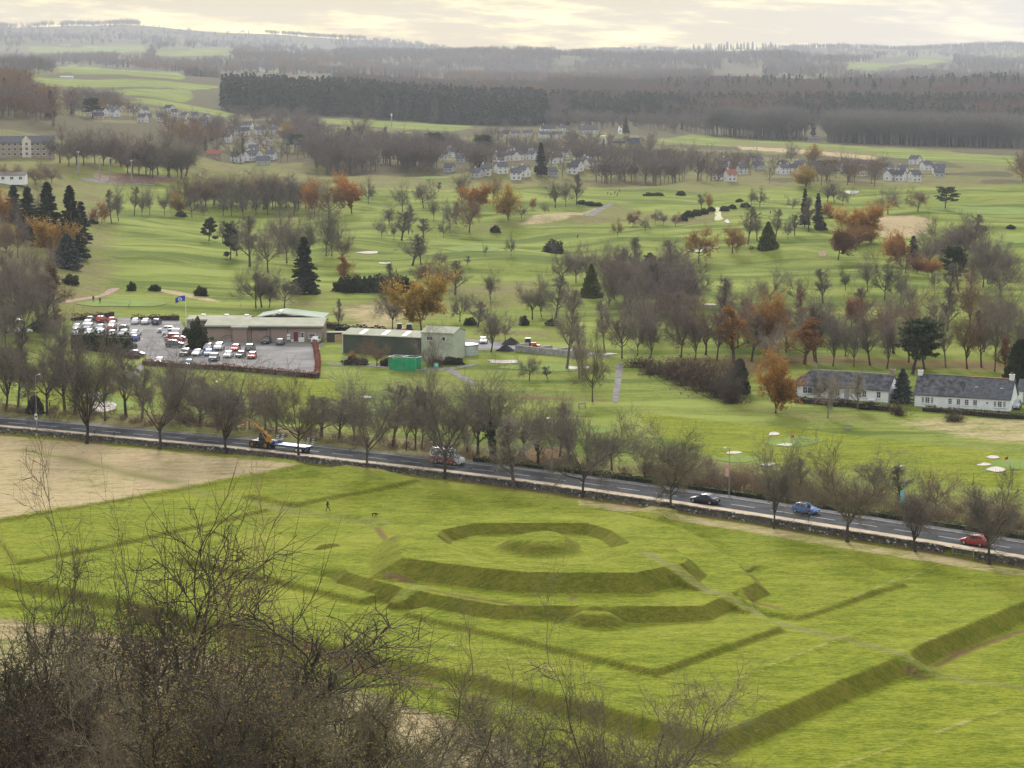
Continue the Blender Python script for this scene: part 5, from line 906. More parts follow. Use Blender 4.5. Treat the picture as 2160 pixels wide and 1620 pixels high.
cluster('at the edge of the long fairway', 'the frame edge', [('spruce', 60, 500, 400, 66), ('spruce', 102, 520, 392, 70), ('spruce', 150, 545, 400, 74), ('spruce_b', 172, 520, 430, 42), ('blue_spruce', 142, 566, 498, 76), ('beech', 106, 548, 468, 80, 'g'), ('beech_b', 14, 530, 476, 52, 'o'), ('beech_b', -2, 470, 408, 46, 'o'), ('oak', 38, 545, 440, 70, 'p'), ('thin_leaf', 215, 470, 430, 30, 'o'), ('thin_leaf', 200, 472, 442, 24, 'r'), ('spruce', 30, 470, 395, 50), ('oak', 80, 480, 400, 50)])
cluster('in the row heading the long fairway', 'the spruces', [('lime', 250, 466, 395, 36), ('ash', 283, 454, 398, 22), ('lime', 300, 458, 400, 24), ('lime_b', 316, 453, 398, 28), ('oak', 347, 453, 400, 34), ('beech_b', 374, 452, 410, 28, 'g'), ('oak_b', 405, 458, 400, 38), ('oak', 430, 456, 424, 24), ('lime', 471, 456, 405, 30), ('ash', 488, 455, 412, 20), ('lime', 512, 456, 402, 32), ('ash', 235, 470, 405, 24), ('oak', 540, 455, 400, 40), ('lime', 565, 453, 392, 38), ('lime_b', 590, 455, 395, 34), ('oak', 620, 456, 398, 36), ('evergreen_bush', 382, 456, 447, 24), ('evergreen_bush', 195, 472, 464, 22)])
cluster('in the copse beyond the clubhouse', 'the long fairway', [('small_pine', 441, 508, 463, 32), ('small_pine', 486, 548, 478, 42), ('ash', 500, 540, 470, 28, 'p'), ('ash', 527, 562, 462, 46), ('oak', 565, 575, 462, 76, 'p'), ('oak_b', 605, 555, 458, 66, 'p'), ('lime', 650, 548, 450, 56), ('lime_b', 688, 540, 430, 54), ('oak', 722, 560, 472, 58, 'l'), ('oak', 540, 650, 560, 76), ('lime', 568, 648, 575, 50), ('ash', 552, 648, 580, 36), ('oak_b', 600, 650, 575, 66), ('spruce', 642, 620, 506, 60), ('oak_b', 628, 560, 470, 50), ('ash', 470, 512, 468, 22, 'p'), ('oak', 700, 540, 462, 54), ('oak', 590, 520, 450, 50)])
cluster('on the fairway before the clubhouse', 'the golfers', [('clipped_bush', 278, 613, 597, 18), ('gorse', 326, 613, 602, 26), ('clipped_bush', 424, 624, 607, 25)])
cluster('beside the clubhouse walls', 'the car park', [('clipped_bush', 416, 736, 684, 44), ('evergreen_bush', 392, 714, 694, 13)])
cluster('below the long evergreen bank', 'the clubhouse', [('tall_leaf', 728, 602, 545, 38, 'o'), ('oak', 828, 694, 605, 70), ('beech', 889, 700, 590, 106, 'g'), ('oak_b', 905, 612, 545, 86, 'b' if False else 'r'), ('ash', 820, 622, 560, 30), ('ash', 960, 622, 555, 40), ('oak', 970, 678, 610, 56), ('lime', 1035, 632, 567, 40), ('ash', 713, 700, 635, 18), ('ash', 1008, 690, 640, 40), ('oak_b', 940, 610, 560, 40)])
cluster('by the sand pond on the middle course', 'the copse', [('ash', 870, 560, 505, 44), ('ash', 888, 558, 498, 26), ('oak', 932, 560, 530, 24), ('ash', 985, 560, 541, 12), ('oak', 1023, 538, 515, 12), ('oak', 1078, 540, 496, 20)])
cluster('on the sloping middle course', 'the great orange tree', [('oak', 805, 500, 460, 40, 'p'), ('lime', 822, 476, 432, 34), ('oak', 831, 503, 470, 18), ('ash', 847, 507, 450, 40), ('ash', 862, 488, 438, 26), ('oak', 849, 446, 388, 44), ('oak_b', 893, 438, 383, 46), ('lime', 915, 466, 412, 26), ('ash', 893, 502, 464, 28, 'p'), ('oak', 948, 480, 424, 38), ('oak', 936, 501, 460, 28), ('ash', 962, 472, 430, 20), ('beech', 742, 450, 378, 78, 'o'), ('oak_b', 694, 460, 388, 56, 'r'), ('beech', 664, 452, 390, 46, 'o'), ('oak', 777, 430, 378, 40), ('beech', 1005, 450, 393, 58, 'o'), ('oak_b', 990, 490, 415, 60, 'r'), ('beech_b', 1072, 463, 396, 52, 'g'), ('thin_leaf', 1126, 442, 420, 18, 'o'), ('oak', 1100, 460, 430, 24), ('oak', 1150, 450, 428, 24), ('lime', 975, 428, 358, 48), ('lime_b', 1040, 434, 368, 36), ('lime', 1171, 438, 372, 52), ('lime_b', 1193, 436, 380, 40), ('ash', 1216, 432, 372, 30), ('evergreen_bush', 1045, 490, 478, 18), ('ash', 925, 405, 385, 10)])
cluster('near the copse round the cypress', 'the golf flag', [('evergreen_bush', 1168, 534, 511, 40), ('oak', 1186, 602, 518, 64, 'p'), ('oak_b', 1215, 596, 525, 50, 'p'), ('oak', 1237, 592, 520, 48, 'p'), ('oak_b', 1276, 602, 525, 52, 'p'), ('cypress', 1247, 628, 563, 36), ('ash', 1305, 610, 540, 36), ('oak', 1330, 662, 560, 64), ('oak_b', 1358, 650, 558, 56), ('ash', 1395, 655, 560, 50), ('oak', 1412, 660, 575, 56, 'p'), ('oak', 1205, 662, 603, 50, 'p'), ('oak', 1123, 674, 582, 80), ('lime', 1142, 668, 600, 40), ('ash', 1172, 672, 588, 46), ('small_pine', 1371, 576, 536, 24), ('small_pine', 1391, 580, 547, 18), ('ash', 1421, 574, 511, 38), ('gorse', 1105, 686, 669, 22), ('gorse', 1165, 687, 674, 24), ('gorse', 992, 686, 672, 22), ('ash', 1318, 640, 580, 30), ('lime', 1340, 620, 555, 40)])
cluster('around the greenkeeping yard', 'the green shed', [('oak', 795, 772, 715, 68, 'r'), ('maple', 903, 776, 680, 60, 'w'), ('lime', 1036, 742, 635, 72), ('elm', 1066, 718, 668, 56, 'p'), ('oak', 1117, 803, 745, 54), ('ash', 1155, 800, 774, 18), ('ash', 1196, 778, 620, 54, 'w'), ('ash', 1222, 800, 690, 40, 'w'), ('oak', 1250, 848, 700, 84, 'l'), ('oak_b', 1312, 756, 638, 80, 'p'), ('lime', 1372, 756, 655, 58, 'p'), ('oak_b', 1437, 754, 640, 76, 'p'), ('ash', 1275, 740, 640, 40, 'w'), ('bramble', 918, 772, 745, 34), ('gorse', 820, 770, 757, 40), ('gorse', 750, 768, 755, 50), ('gorse', 865, 768, 755, 40), ('thin_leaf', 745, 766, 742, 24, 'o'), ('gorse', 955, 768, 755, 40), ('lime_b', 1345, 750, 660, 50)])
cluster('by the gorse bank', 'the golfers', [('oak', 1303, 500, 464, 28, 'r'), ('thin_leaf', 1335, 478, 448, 32, 'r'), ('oak', 1361, 487, 459, 26), ('oak_b', 1382, 472, 444, 22), ('oak', 1400, 475, 447, 26), ('oak_b', 1425, 478, 450, 24, 'r'), ('thin_leaf', 1494, 442, 410, 24, 'y'), ('ash', 1480, 440, 412, 18)])
cluster('near the bunkers on the upper course', 'the gorse bank', [('thin_leaf', 1473, 554, 485, 64, 'g'), ('thin_leaf', 1545, 534, 482, 56, 'o'), ('thin_leaf', 1586, 530, 518, 10, 'r'), ('cypress', 1620, 526, 473, 38), ('ash', 1578, 516, 440, 26, 'l'), ('ash', 1597, 508, 452, 26, 'l'), ('ash', 1636, 504, 445, 26, 'l'), ('oak', 1662, 506, 460, 22), ('ash', 1676, 496, 455, 22), ('spruce_b', 1697, 478, 402, 24), ('spruce_b', 1725, 475, 411, 24), ('ash', 1706, 488, 420, 28, 'p'), ('beech_b', 1745, 458, 428, 24, 'o'), ('beech', 1815, 512, 438, 90, 'g'), ('beech', 1768, 548, 484, 66, 'r'), ('beech_b', 1812, 520, 480, 36, 'r'), ('beech_b', 1836, 514, 482, 36, 'o'), ('evergreen_bush', 1731, 484, 467, 26), ('lime', 1848, 470, 425, 40, 'r'), ('oak', 1672, 440, 415, 34)])
cluster('along the top edge of the course', 'the golfers', [('oak', 1603, 436, 398, 38), ('oak', 1778, 434, 393, 34), ('elm', 1873, 452, 398, 70), ('oak_b', 1936, 446, 398, 58, 'r'), ('cedar', 1994, 440, 396, 54), ('lime', 1745, 425, 385, 40), ('ash', 1760, 428, 390, 20), ('lime', 1585, 432, 400, 18)])
cluster('in the copse above the cottages', 'the reeds', [('beech', 1900, 562, 498, 66, 'o'), ('spruce', 1926, 545, 500, 36), ('oak', 1910, 575, 525, 50, 'r'), ('beech_b', 1966, 578, 548, 44, 'o'), ('lime', 1830, 614, 538, 44), ('oak', 1866, 634, 538, 62, 'd'), ('oak', 1971, 612, 564, 30), ('ash', 2003, 625, 560, 36), ('pine', 2022, 615, 520, 56), ('ash', 2047, 620, 560, 30), ('oak_b', 2074, 606, 508, 70), ('oak', 2109, 626, 540, 76), ('oak', 1985, 560, 465, 76, 'p'), ('oak_b', 2035, 555, 462, 80, 'p'), ('oak', 2085, 560, 490, 60, 'p'), ('oak', 1783, 613, 567, 34, 'd'), ('beech_b', 1935, 575, 545, 34, 'r'), ('oak', 1900, 640, 565, 40), ('oak', 1918, 650, 590, 40)])
cluster('on the course behind the tree belt', 'the bunkers', [('elm', 1625, 648, 570, 84), ('oak', 1680, 644, 578, 42), ('ash', 1736, 640, 572, 42), ('lime', 1465, 665, 612, 44), ('oak', 1528, 662, 610, 44), ('lime', 1578, 725, 612, 60), ('ash', 1440, 690, 620, 44), ('oak', 1912, 690, 620, 60), ('oak', 1975, 685, 625, 60, 'p'), ('ash', 1822, 690, 612, 44), ('lime', 2085, 690, 620, 60), ('ash', 2130, 700, 640, 50)])
cluster('in the belt behind the cottages', 'the thicket', [('lime', 1466, 760, 648, 60, 'p'), ('tall_leaf', 1548, 765, 655, 60, 'o'), ('ash', 1512, 760, 668, 40, 'p'), ('ash', 1585, 762, 668, 44), ('beech', 1641, 748, 636, 84, 'o'), ('oak', 1625, 768, 690, 70, 'w'), ('tall_leaf', 1697, 768, 680, 66, 'o'), ('ash', 1722, 765, 650, 40), ('lime', 1757, 772, 650, 66), ('lime_b', 1801, 774, 672, 70), ('beech', 1795, 692, 632, 56, 'r'), ('oak', 1736, 700, 640, 60), ('lime', 1871, 778, 648, 76, 'p'), ('pine', 1925, 790, 672, 100), ('pine', 1950, 780, 690, 70), ('lime', 2040, 778, 638, 74, 'r'), ('lime_b', 2098, 784, 640, 84), ('ash', 2070, 775, 660, 40), ('ash', 1995, 775, 665, 40, 'w'), ('lime', 2150, 770, 650, 70), ('ash', 1660, 730, 655, 50), ('tall_leaf', 2120, 790, 720, 50, 'r'), ('ash', 1835, 770, 680, 40), ('yew', 2152, 828, 725, 56), ('oak', 1690, 730, 660, 50)])
cluster('before the white cottages', 'the thicket', [('beech_b', 1636, 872, 752, 82, 'o'), ('oak', 1746, 882, 772, 60, 'w'), ('oak', 1727, 848, 790, 60, 'd'), ('ash', 1809, 864, 790, 44, 'w'), ('blue_spruce', 1903, 850, 780, 44), ('evergreen_bush', 1686, 832, 812, 20), ('evergreen_bush', 1672, 838, 826, 16), ('bramble', 1895, 876, 848, 40), ('bramble', 2012, 888, 866, 44), ('gorse', 1770, 854, 842, 50), ('gorse', 1835, 862, 850, 40), ('yew', 2080, 1, 0, 1)][:-1])
cluster('in the thicket beside the cottages', 'the grey path', [('bramble', x, y, y-hh, ww) for x, y, hh, ww in [(1385, 790, 30, 60), (1420, 800, 36, 70), (1455, 812, 40, 70), (1490, 825, 44, 70), (1520, 838, 50, 70), (1480, 795, 34, 70), (1440, 785, 30, 60), (1550, 800, 40, 60), (1350, 775, 24, 50), (1545, 850, 40, 56)]]+[('maple', 1540, 845, 755, 80, 'd'), ('yew', 1560, 830, 762, 40)])
_q = np.random.RandomState(31)
def filler(place, end, n, x0, x1, y0, y1, hm, kinds, tints):
    cluster(place, end, [(kinds[_q.randint(len(kinds))], x0+(x1-x0)*(i_+_q.rand())/n, (b_ := y0+(y1-y0)*_q.rand()), b_-hm*(.75+.5*_q.rand())*(b_-150)/500, None, tints[_q.randint(len(tints))]) for i_ in range(n)])
filler('in the loose wood above the grey path', 'the cypress', 22, 1285, 1465, 600, 745, 88, ['oak', 'ash', 'maple', 'oak_b', 'lime'], 'npp')
filler('in the loose wood behind the cottages', 'the grey path', 20, 1470, 2150, 690, 765, 88, ['oak', 'ash', 'maple', 'lime'], 'npr')
filler('on the slope over the car park bank', 'the frame edge', 8, 0, 120, 580, 700, 95, ['oak', 'maple', 'ash'], 'npp')
filler('in the purple copse beside the upper course', 'the reeds', 9, 1960, 2140, 520, 600, 80, ['oak', 'oak_b', 'ash'], 'pp')
for i, (k, px, top, d, wd, tint, lf, de) in enumerate([   # on the slope under the viewer; only the crowns reach into the picture
    ('near_a', 285, 1062, 178, 13.5, (1.15, 1.05, .95), None, 'tall bare tree with thick bent limbs above the lawn'), ('near_c', 20, 1120, 160, 9.5, (.75, .72, .6), (.16, .13, .05), 'dense dark bare tree cut by the frame edge'),
    ('near_c', 455, 1222, 168, 10.5, (1.35, 1.0, .9), (.24, .13, .06), 'russet-tinged bare tree behind the lichen-covered crown'), ('near_b', 440, 1330, 128, 14., (1.0, .95, .85), (.30, .24, .07), 'broad bare tree speckled with yellow lichen'), ('near_d', 670, 1385, 140, 9., (1.0, .95, .85), (.28, .22, .07), 'leaning bare tree with yellow lichen beside the outer bank'),
    ('near_c', 880, 1402, 135, 7.4, (.95, .92, .7), (.2, .17, .05), 'upright bare tree with olive buds at its tips'), ('near_a', 1110, 1448, 150, 7., (1.3, 1.2, 1.2), None, 'slender grey bare tree beside the budding one'), ('near_c', 1275, 1372, 165, 9.0, (1.25, 1.15, 1.1), (.22, .17, .12), 'tall grey bare tree below the earthwork corner'), ('near_a', 1385, 1440, 158, 8., (1.2, 1.1, 1.0), None, 'bare tree with a forked crown beside the lawn corner'),
    ('near_d', 130, 1400, 120, 9., (1.1, .95, .95), (.2, .13, .07), 'purplish bare tree low on the crag'), ('near_c', 700, 1500, 118, 8., (.95, .9, .7), (.25, .2, .06), 'olive-budded bare thicket tree under the lichen one'), ('near_c', 260, 1500, 112, 8., (1.1, .95, .9), (.24, .18, .07), 'brown bare thicket tree in the lower corner'),
    ('near_c', 1180, 1540, 130, 6., (1.2, 1.1, 1.05), (.22, .17, .12), 'short grey bare tree at the lower frame edge'), ('near_b', 20, 1290, 130, 8., (.6, .58, .5), (.07, .08, .03), 'dark ivy-green bare tree low at the frame edge'), ('near_d', 330, 1400, 122, 9., (.95, .9, .8), (.34, .27, .07), 'lichen-flecked bare tree between the two broad crowns'), ('near_b', 560, 1420, 122, 8.5, (.95, .9, .8), (.34, .27, .07), 'lichen-flecked bare tree under the leaning one'), ('near_c', 150, 1250, 150, 8.5, (.8, .75, .68), (.16, .13, .05), 'dark bare tree between the edge tree and the tall one'), ('near_d', 250, 1370, 140, 9.5, (1.1, 1.0, .9), (.26, .2, .07), 'wide bare tree under the tall bent-limbed one'), ('near_b', 400, 1470, 110, 8.5, (1.05, .95, .85), (.3, .22, .07), 'bare tree at the frame foot under the broad lichen crown'), ('near_b', 600, 1480, 115, 8.5, (1.0, .95, .8), (.3, .24, .07), 'broad low bare tree at the frame foot'), ('near_c', 960, 1500, 125, 7., (.95, .9, .75), (.25, .2, .06), 'low bare tree over the pale dry grass'), ('near_c', 500, 1530, 105, 8., (.9, .85, .75), (.3, .24, .07), 'low lichen-flecked thicket tree at the frame foot'), ('near_d', 520, 1300, 150, 9., (1.15, 1.0, .85), (.36, .26, .07), 'wide brown-twigged bare tree behind the lichen crown'), ('near_b', 760, 1440, 130, 7.5, (1.0, .95, .8), (.3, .25, .07), 'lichen-flecked bare tree beside the budding one'), ('near_d', 60, 1400, 130, 8., (.8, .76, .66), (.14, .13, .05), 'wide dark bare tree near the frame corner')]):
    x = (px-1080)/F_PX*d*1.0; zt = CAM_H-(top-150)/F_PX*d*1.009; z0 = float(height(x, d))-.1
    plant(k, (x, d, z0), zt-z0, wd*1.42, (i*1.7) % 6.28, bark=tuple(c*(.55+.3*(i % 2)) for c in tint), twig=tuple(c*(.40+.42*(i % 3))*w_ for c, w_ in zip(tint, (.92, .95, .82))), leaf=tuple(c*1.7 for c in lf) if lf else (.1, .1, .1), name='bare_tree', label=de, cat='tree', group='bare trees on the crag slope')
# long rhododendron bank and golf-course scrub
cluster('in the long evergreen bank', 'the orange tree', [('evergreen_bush', x, 614+(i % 2)*3, 590-(i % 3)*2, 34) for i, x in enumerate(range(722, 860, 15))])
cluster('on the upper course bank', 'the golfers', [('gorse', x, y, y-h_, w_) for x, y, h_, w_ in [(1228, 430, 7, 20), (1245, 433, 7, 22), (1262, 434, 6, 18), (1370, 413, 6, 24), (1388, 413, 6, 22), (1436, 412, 8, 20), (1452, 458, 12, 20), (1468, 456, 12, 22), (1484, 452, 11, 20), (1500, 446, 9, 18), (1528, 445, 9, 16), (1545, 440, 8, 14), (1560, 426, 6, 14), (1572, 437, 8, 18), (1441, 465, 10, 18), (2063, 482, 8, 14), (2072, 485, 8, 20), (2132, 482, 7, 20), (1752, 460, 12, 10)]])
# tree belt between the course and the town: many alike
def belt(label, end, group, px0, px1, b0, b1, n, hm, kinds, tints, seed):
    rng = np.random.RandomState(seed)
    for i in range(n):
        f = (i+rng.rand())/n; px = px0+(px1-px0)*f; base = b0+(b1-b0)*f+rng.normal(0, 3); p = gp(px, base); h_ = hm*(.75+.5*rng.rand()); k = kinds[rng.randint(len(kinds))]; tint = tints[rng.randint(len(tints))]; j = .85+.3*rng.rand()
        lf = tuple(c*j for c in (LF[tint] if tint in LF else GREEN.get(k, (.05, .06, .03)))); tw = tuple(c*j for c in TW.get(tint, TW['n']))
        plant(k, p-np.array((0, 0, .1)), h_, h_*(.8+.4*rng.rand()) if k not in ('spruce', 'spruce_b') else None, rng.rand()*6.28, twig=tw, bark=tw, leaf=lf, name=NM.get(k, 'bare_tree'), label=f'{label}, {ORD[i]} from {end}', cat='tree', group=group)
B = ['oak', 'oak_b', 'lime', 'lime_b']
belt('bare tree in the dense copse behind the floodlit court', 'the flats', 'copse behind the floodlit court', 265, 400, 368, 374, 12, 18, B, 'npd', 1)
belt('bare tree in the thicket above the long fairway', 'the court', 'thicket above the long fairway', 385, 660, 438, 440, 24, 15, B, 'nplr', 2)
belt('bare tree beside the sandstone flats', 'the stair bay', 'trees beside the sandstone flats', 125, 270, 345, 352, 9, 17, B, 'pn', 7)
belt('bare tree before the low white pavilion', 'the frame edge', 'trees before the pavilion', -10, 125, 385, 390, 7, 9, ['oak', 'oak_b'], 'pr', 8)
cluster('standing among the town houses', 'the sandstone flats', [('spruce_b', 1141, 372, 305, 30), ('pine', 925, 325, 280, 46), ('pine', 1022, 330, 285, 46), ('spruce', 1010, 355, 325, 26), ('pine', 705, 340, 292, 30), ('cedar', 622, 320, 285, 40), ('spruce', 735, 300, 270, 26), ('oak', 760, 305, 235, 50), ('spruce_b', 107, 250, 195, 24), ('pine', 195, 250, 207, 40), ('spruce_b', 812, 300, 270, 14), ('pine', 1744, 380, 338, 40), ('beech_b', 1700, 395, 355, 46, 'y'), ('oak', 1668, 345, 300, 30), ('beech_b', 1718, 345, 308, 34, 'y'), ('beech_b', 254, 350, 308, 28, 'y'), ('beech_b', 606, 300, 265, 40, 'o'), ('spruce', 1320, 280, 250, 16), ('spruce_b', 1196, 265, 238, 12)])
# ------------------------------------------------------------------ vehicles
def paint_mat():
    m = bpy.data.materials.new('car_paint'); m.use_nodes = True; nt = m.node_tree; b = nt.nodes['Principled BSDF']; oi = nd(nt, 'ShaderNodeObjectInfo'); g = nd(nt, 'ShaderNodeTexCoord'); n = noise(nt, g.outputs['Object'], 1.2, 3)
    lk(nt, mixc(nt, mth(nt, 'MULTIPLY', n, .12), oi.outputs['Color'], (.2, .18, .15)), b.inputs['Base Color']); b.inputs['Roughness'].default_value = .35; b.inputs['Coat Weight'].default_value = .6; b.inputs['Coat Roughness'].default_value = .08; return m
CARP = paint_mat(); TYRE = mat('tyre', (.02, .02, .021), .9, .2, 4); RIM = mat('alloy_rim', (.5, .5, .52), .35, .1, 3, metal=.7); CGLASS = mat('car_glass', (.03, .035, .045), .06, .2, .5, spec=.8); LAMP = mat('headlamp', (.75, .76, .78), .15, .05, 3, spec=.7); TAILL = mat('tail_lamp', (.4, .02, .02), .3, .1, 3); PLATE = mat('number_plate', (.75, .74, .6), .5, .05, 3); TRIMB = mat('black_trim', (.02, .02, .022), .6, .2, 3)
def loft(st):
    """body from stations (x, half width, sill, belt, top, top half width)"""
    V = []; 
    for x, w_, zb, zl, zt, wt in st: V += [(x, -w_*.93, zb), (x, -w_, (zb+zl)*.52), (x, -w_*.97, zl), (x, -wt, zt), (x, -wt*.55, zt+.03), (x, wt*.55, zt+.03), (x, wt, zt), (x, w_*.97, zl), (x, w_, (zb+zl)*.52), (x, w_*.93, zb)]
    n = len(st); Fc = []
    for i in range(n-1):
        for j in range(9): a = i*10+j; Fc.append((a, a+1, a+11, a+10))
        Fc.append((i*10+9, i*10, i*10+10, i*10+19))
    Fc.append(tuple(range(9, -1, -1))); Fc.append(tuple(range((n-1)*10, n*10))); return np.array(V), Fc
CARS = dict(
 hatch=[(2.0, .66, .32, .58, .62, .55), (1.86, .80, .24, .66, .72, .68), (1.5, .87, .22, .74, .82, .74), (.95, .88, .22, .86, .94, .76), (.3, .88, .22, .92, 1.38, .62), (-.45, .88, .22, .94, 1.47, .64), (-1.3, .87, .22, .95, 1.40, .62), (-1.78, .86, .24, .94, 1.02, .70), (-1.98, .78, .30, .72, .78, .64)],
 saloon=[(2.25, .68, .32, .56, .60, .56), (2.05, .84, .24, .64, .70, .70), (1.5, .90, .22, .74, .80, .76), (.95, .91, .22, .84, .92, .78), (.2, .91, .22, .90, 1.34, .63), (-.55, .91, .22, .92, 1.42, .65), (-1.15, .90, .22, .93, 1.34, .62), (-1.7, .89, .24, .92, 1.02, .72), (-2.15, .86, .28, .84, .92, .70), (-2.3, .76, .34, .70, .76, .62)],
 suv=[(2.15, .72, .40, .72, .78, .62), (2.0, .88, .30, .84, .90, .74), (1.55, .93, .28, .94, 1.02, .80), (1.0, .94, .28, 1.02, 1.10, .82), (.4, .94, .28, 1.08, 1.58, .70), (-.5, .94, .28, 1.10, 1.68, .72), (-1.55, .93, .28, 1.10, 1.62, .70), (-1.95, .92, .30, 1.08, 1.18, .78), (-2.15, .84, .40, .86, .92, .70)],
 small_van=[(2.1, .70, .36, .70, .76, .60), (1.95, .86, .28, .82, .90, .74), (1.45, .90, .26, .96, 1.06, .78), (1.0, .91, .26, 1.04, 1.16, .80), (.45, .91, .26, 1.10, 1.72, .74), (-.5, .91, .26, 1.12, 1.82, .78), (-1.9, .91, .26, 1.12, 1.82, .78), (-2.15, .90, .28, 1.10, 1.72, .76), (-2.2, .86, .34, .9, 1.0, .72)],
 van=[(2.9, .78, .42, .80, .88, .66), (2.75, .94, .32, .96, 1.06, .82), (2.15, .99, .30, 1.18, 1.30, .86), (1.75, 1.0, .30, 1.30, 1.48, .88), (1.1, 1.0, .30, 1.36, 2.30, .80), (.5, 1.0, .30, 1.38, 2.55, .82), (-2.75, 1.0, .30, 1.38, 2.60, .82), (-2.95, .99, .32, 1.36, 2.50, .80), (-3.0, .95, .4, 1.2, 2.3, .76)])
GLAZE = dict(hatch=(3, 6, (4, 5)), saloon=(3, 6, (4, 5)), suv=(3, 6, (4, 5)), small_van=(3, 99, (4,)), van=(3, 99, (4,)))
def inset(q, k=.12, out=.012):
    q = np.array(q); c_ = q.mean(0); n = np.cross(q[1]-q[0], q[2]-q[0]); n = n/np.linalg.norm(n); return c_+(q-c_)*(1-k)+n*out
_carmesh = {}
def car_meshes(kind):
    if kind in _carmesh: return _carmesh[kind]
    st = CARS[kind]; V, Fc = loft(st); R_ = []; me = MB().add(V, Fc).mesh(kind+'_body', CARP, False); R_.append(('body', me, (0, 0, 0))); ws, rw, sd = GLAZE[kind]
    g = lambda i, j: V[i*10+j]
    def glass(nm, quads):
        m = MB()
        for q in quads: q = inset(q); m.add(q, [(0, 1, 2, 3)])
        R_.append((nm, m.mesh(kind+nm, CGLASS), (0, 0, 0)))
    glass('windscreen', [(g(ws, 3), g(ws, 6), g(ws+1, 6), g(ws+1, 3))])
    if rw < 50: glass('rear_window', [(g(rw, 3), g(rw, 6), g(rw+1, 6), g(rw+1, 3))])
    else:
        n = len(st)-2; glass('rear_window', [(g(n, 3), g(n, 6), g(n, 7), g(n, 2))]) if kind == 'van' else None
    for s_ in (0, 1):
        a, b = (2, 3) if s_ == 0 else (6, 7); qs = []
        for i in sd: qs.append((g(i, a), g(i, b), g(i+1, b), g(i+1, a)))
        i = sd[0]-1; qs.append((g(i, a)*.35+g(i+1, a)*.65, g(i+1, b)*.97+g(i, b)*.03, g(i+1, b), g(i+1, a))); glass('side_window', qs)
    L = st[0][0]-st[-1][0]; wr = .31 if kind in ('hatch', 'saloon') else (.36 if kind != 'van' else .35); W = st[4][1]; xf, xb = (st[0][0]-.78, st[-1][0]+.72) if kind != 'van' else (2.0, -1.75)
    t = MB().cyl((0, -.1, 0), (0, .1, 0), wr, n=16).mesh('tyre', TYRE); r_ = MB().cyl((0, -.112, 0), (0, .112, 0), wr*.62, n=12).mesh('rim', RIM)
    for x in (xf, xb):
        for y in (-W+.06, W-.06): R_.append(('wheel', t, (x, y, wr), r_))
    hl = MB().box((0, 0, 0), (.16, .34, .15)).mesh('headlight', LAMP); tl = MB().box((0, 0, 0), (.1, .26, .22)).mesh('tail_light', TAILL); zf = st[1][3]-.06; xf_ = st[1][0]+.02
    for y in (-1, 1): R_.append(('headlight', hl, (xf_, y*st[1][1]*.72, zf-.08))); R_.append(('tail_light', tl, (st[-2][0]-.08, y*st[-2][1]*.80, st[-2][3]-.28)))
    R_.append(('bumper', MB().box((0, 0, 0), (.1, st[0][1]*1.3, .2)).mesh('bumper', TRIMB), (st[0][0], 0, .34))); R_.append(('number_plate', MB().box((0, 0, 0), (.03, .5, .12)).mesh('number_plate', PLATE), (st[0][0]+.06, 0, .42))); R_.append(('rear_plate', MB().box((0, 0, 0), (.03, .5, .12)).mesh('rear_plate', PLATE), (st[-1][0]-.02, 0, .62)))
    mi = MB().box((0, 0, 0), (.12, .16, .13)).mesh('mirror', TRIMB)
    for y in (-1, 1): R_.append(('mirror', mi, (st[3][0]-.2, y*(st[3][1]+.08), st[4][3])))
    _carmesh[kind] = R_; return R_
def car(kind, loc, rz, col, label, group=None, name='parked_car', cat='car'):
    o = empty(name, loc, rz); tag(o, label, cat, group)
    for it in car_meshes(kind):
        p = bpy.data.objects.new(it[0], it[1]); p.location = it[2]; p.color = (*col, 1); link(p, o)
        if len(it) > 3: q = bpy.data.objects.new('rim', it[3]); link(q, p)
    return o
PC = dict(white=(.85, .85, .85), silver=(.45, .46, .48), black=(.012, .012, .014), grey=(.12, .125, .13), red=(.45, .02, .02), maroon=(.2, .012, .02), blue=(.03, .07, .28), navy=(.015, .018, .06), skyblue=(.30, .45, .68))
def parked(place, end, rows):
    cnt = {}; rows = sorted(rows)
    for px, py, col, kind, face_ in rows: cnt[(col, kind)] = cnt.get((col, kind), 0)+1
    seen = {}
    for px, py, col, kind, face_ in rows:
        p = gp(px, py); p[2] += .06; k = (col, kind); seen[k] = seen.get(k, 0)+1; kn = dict(hatch='hatchback', saloon='saloon', suv='high estate car', small_van='small van')[kind]; cn = dict(skyblue='pale blue', navy='dark navy', maroon='dark red').get(col, col)
        lab = f'{cn} {kn} parked {place}' if cnt[k] == 1 else f'{cn} {kn} parked {place}, {ORD[seen[k]-1]} from {end}'
        rz = {'f': -math.pi/2, 'b': math.pi/2, 'l': math.pi, 'r': 0}[face_]+RNG.normal(0, .05)-.08; car(kind, p, rz, PC[col], lab, 'cars in the clubhouse car park', cat='van' if 'van' in kind else 'car')
parked('along the brown hedge', 'the bank', [(191, 679, 'black', 'hatch', 'b'), (214, 680, 'red', 'suv', 'b'), (237, 681, 'red', 'hatch', 'b'), (287, 683, 'white', 'hatch', 'b'), (309, 683, 'white', 'saloon', 'b'), (331, 684, 'navy', 'hatch', 'b')])
parked('in the second row', 'the bank', [(185, 689, 'white', 'suv', 'f'), (162, 696, 'white', 'hatch', 'f'), (237, 690, 'white', 'hatch', 'f')]); parked('in the third row', 'the bank', [(187, 697, 'silver', 'suv', 'f'), (212, 697, 'silver', 'hatch', 'f'), (236, 699, 'maroon', 'hatch', 'b'), (262, 699, 'black', 'suv', 'b'), (286, 708, 'white', 'saloon', 'b')])
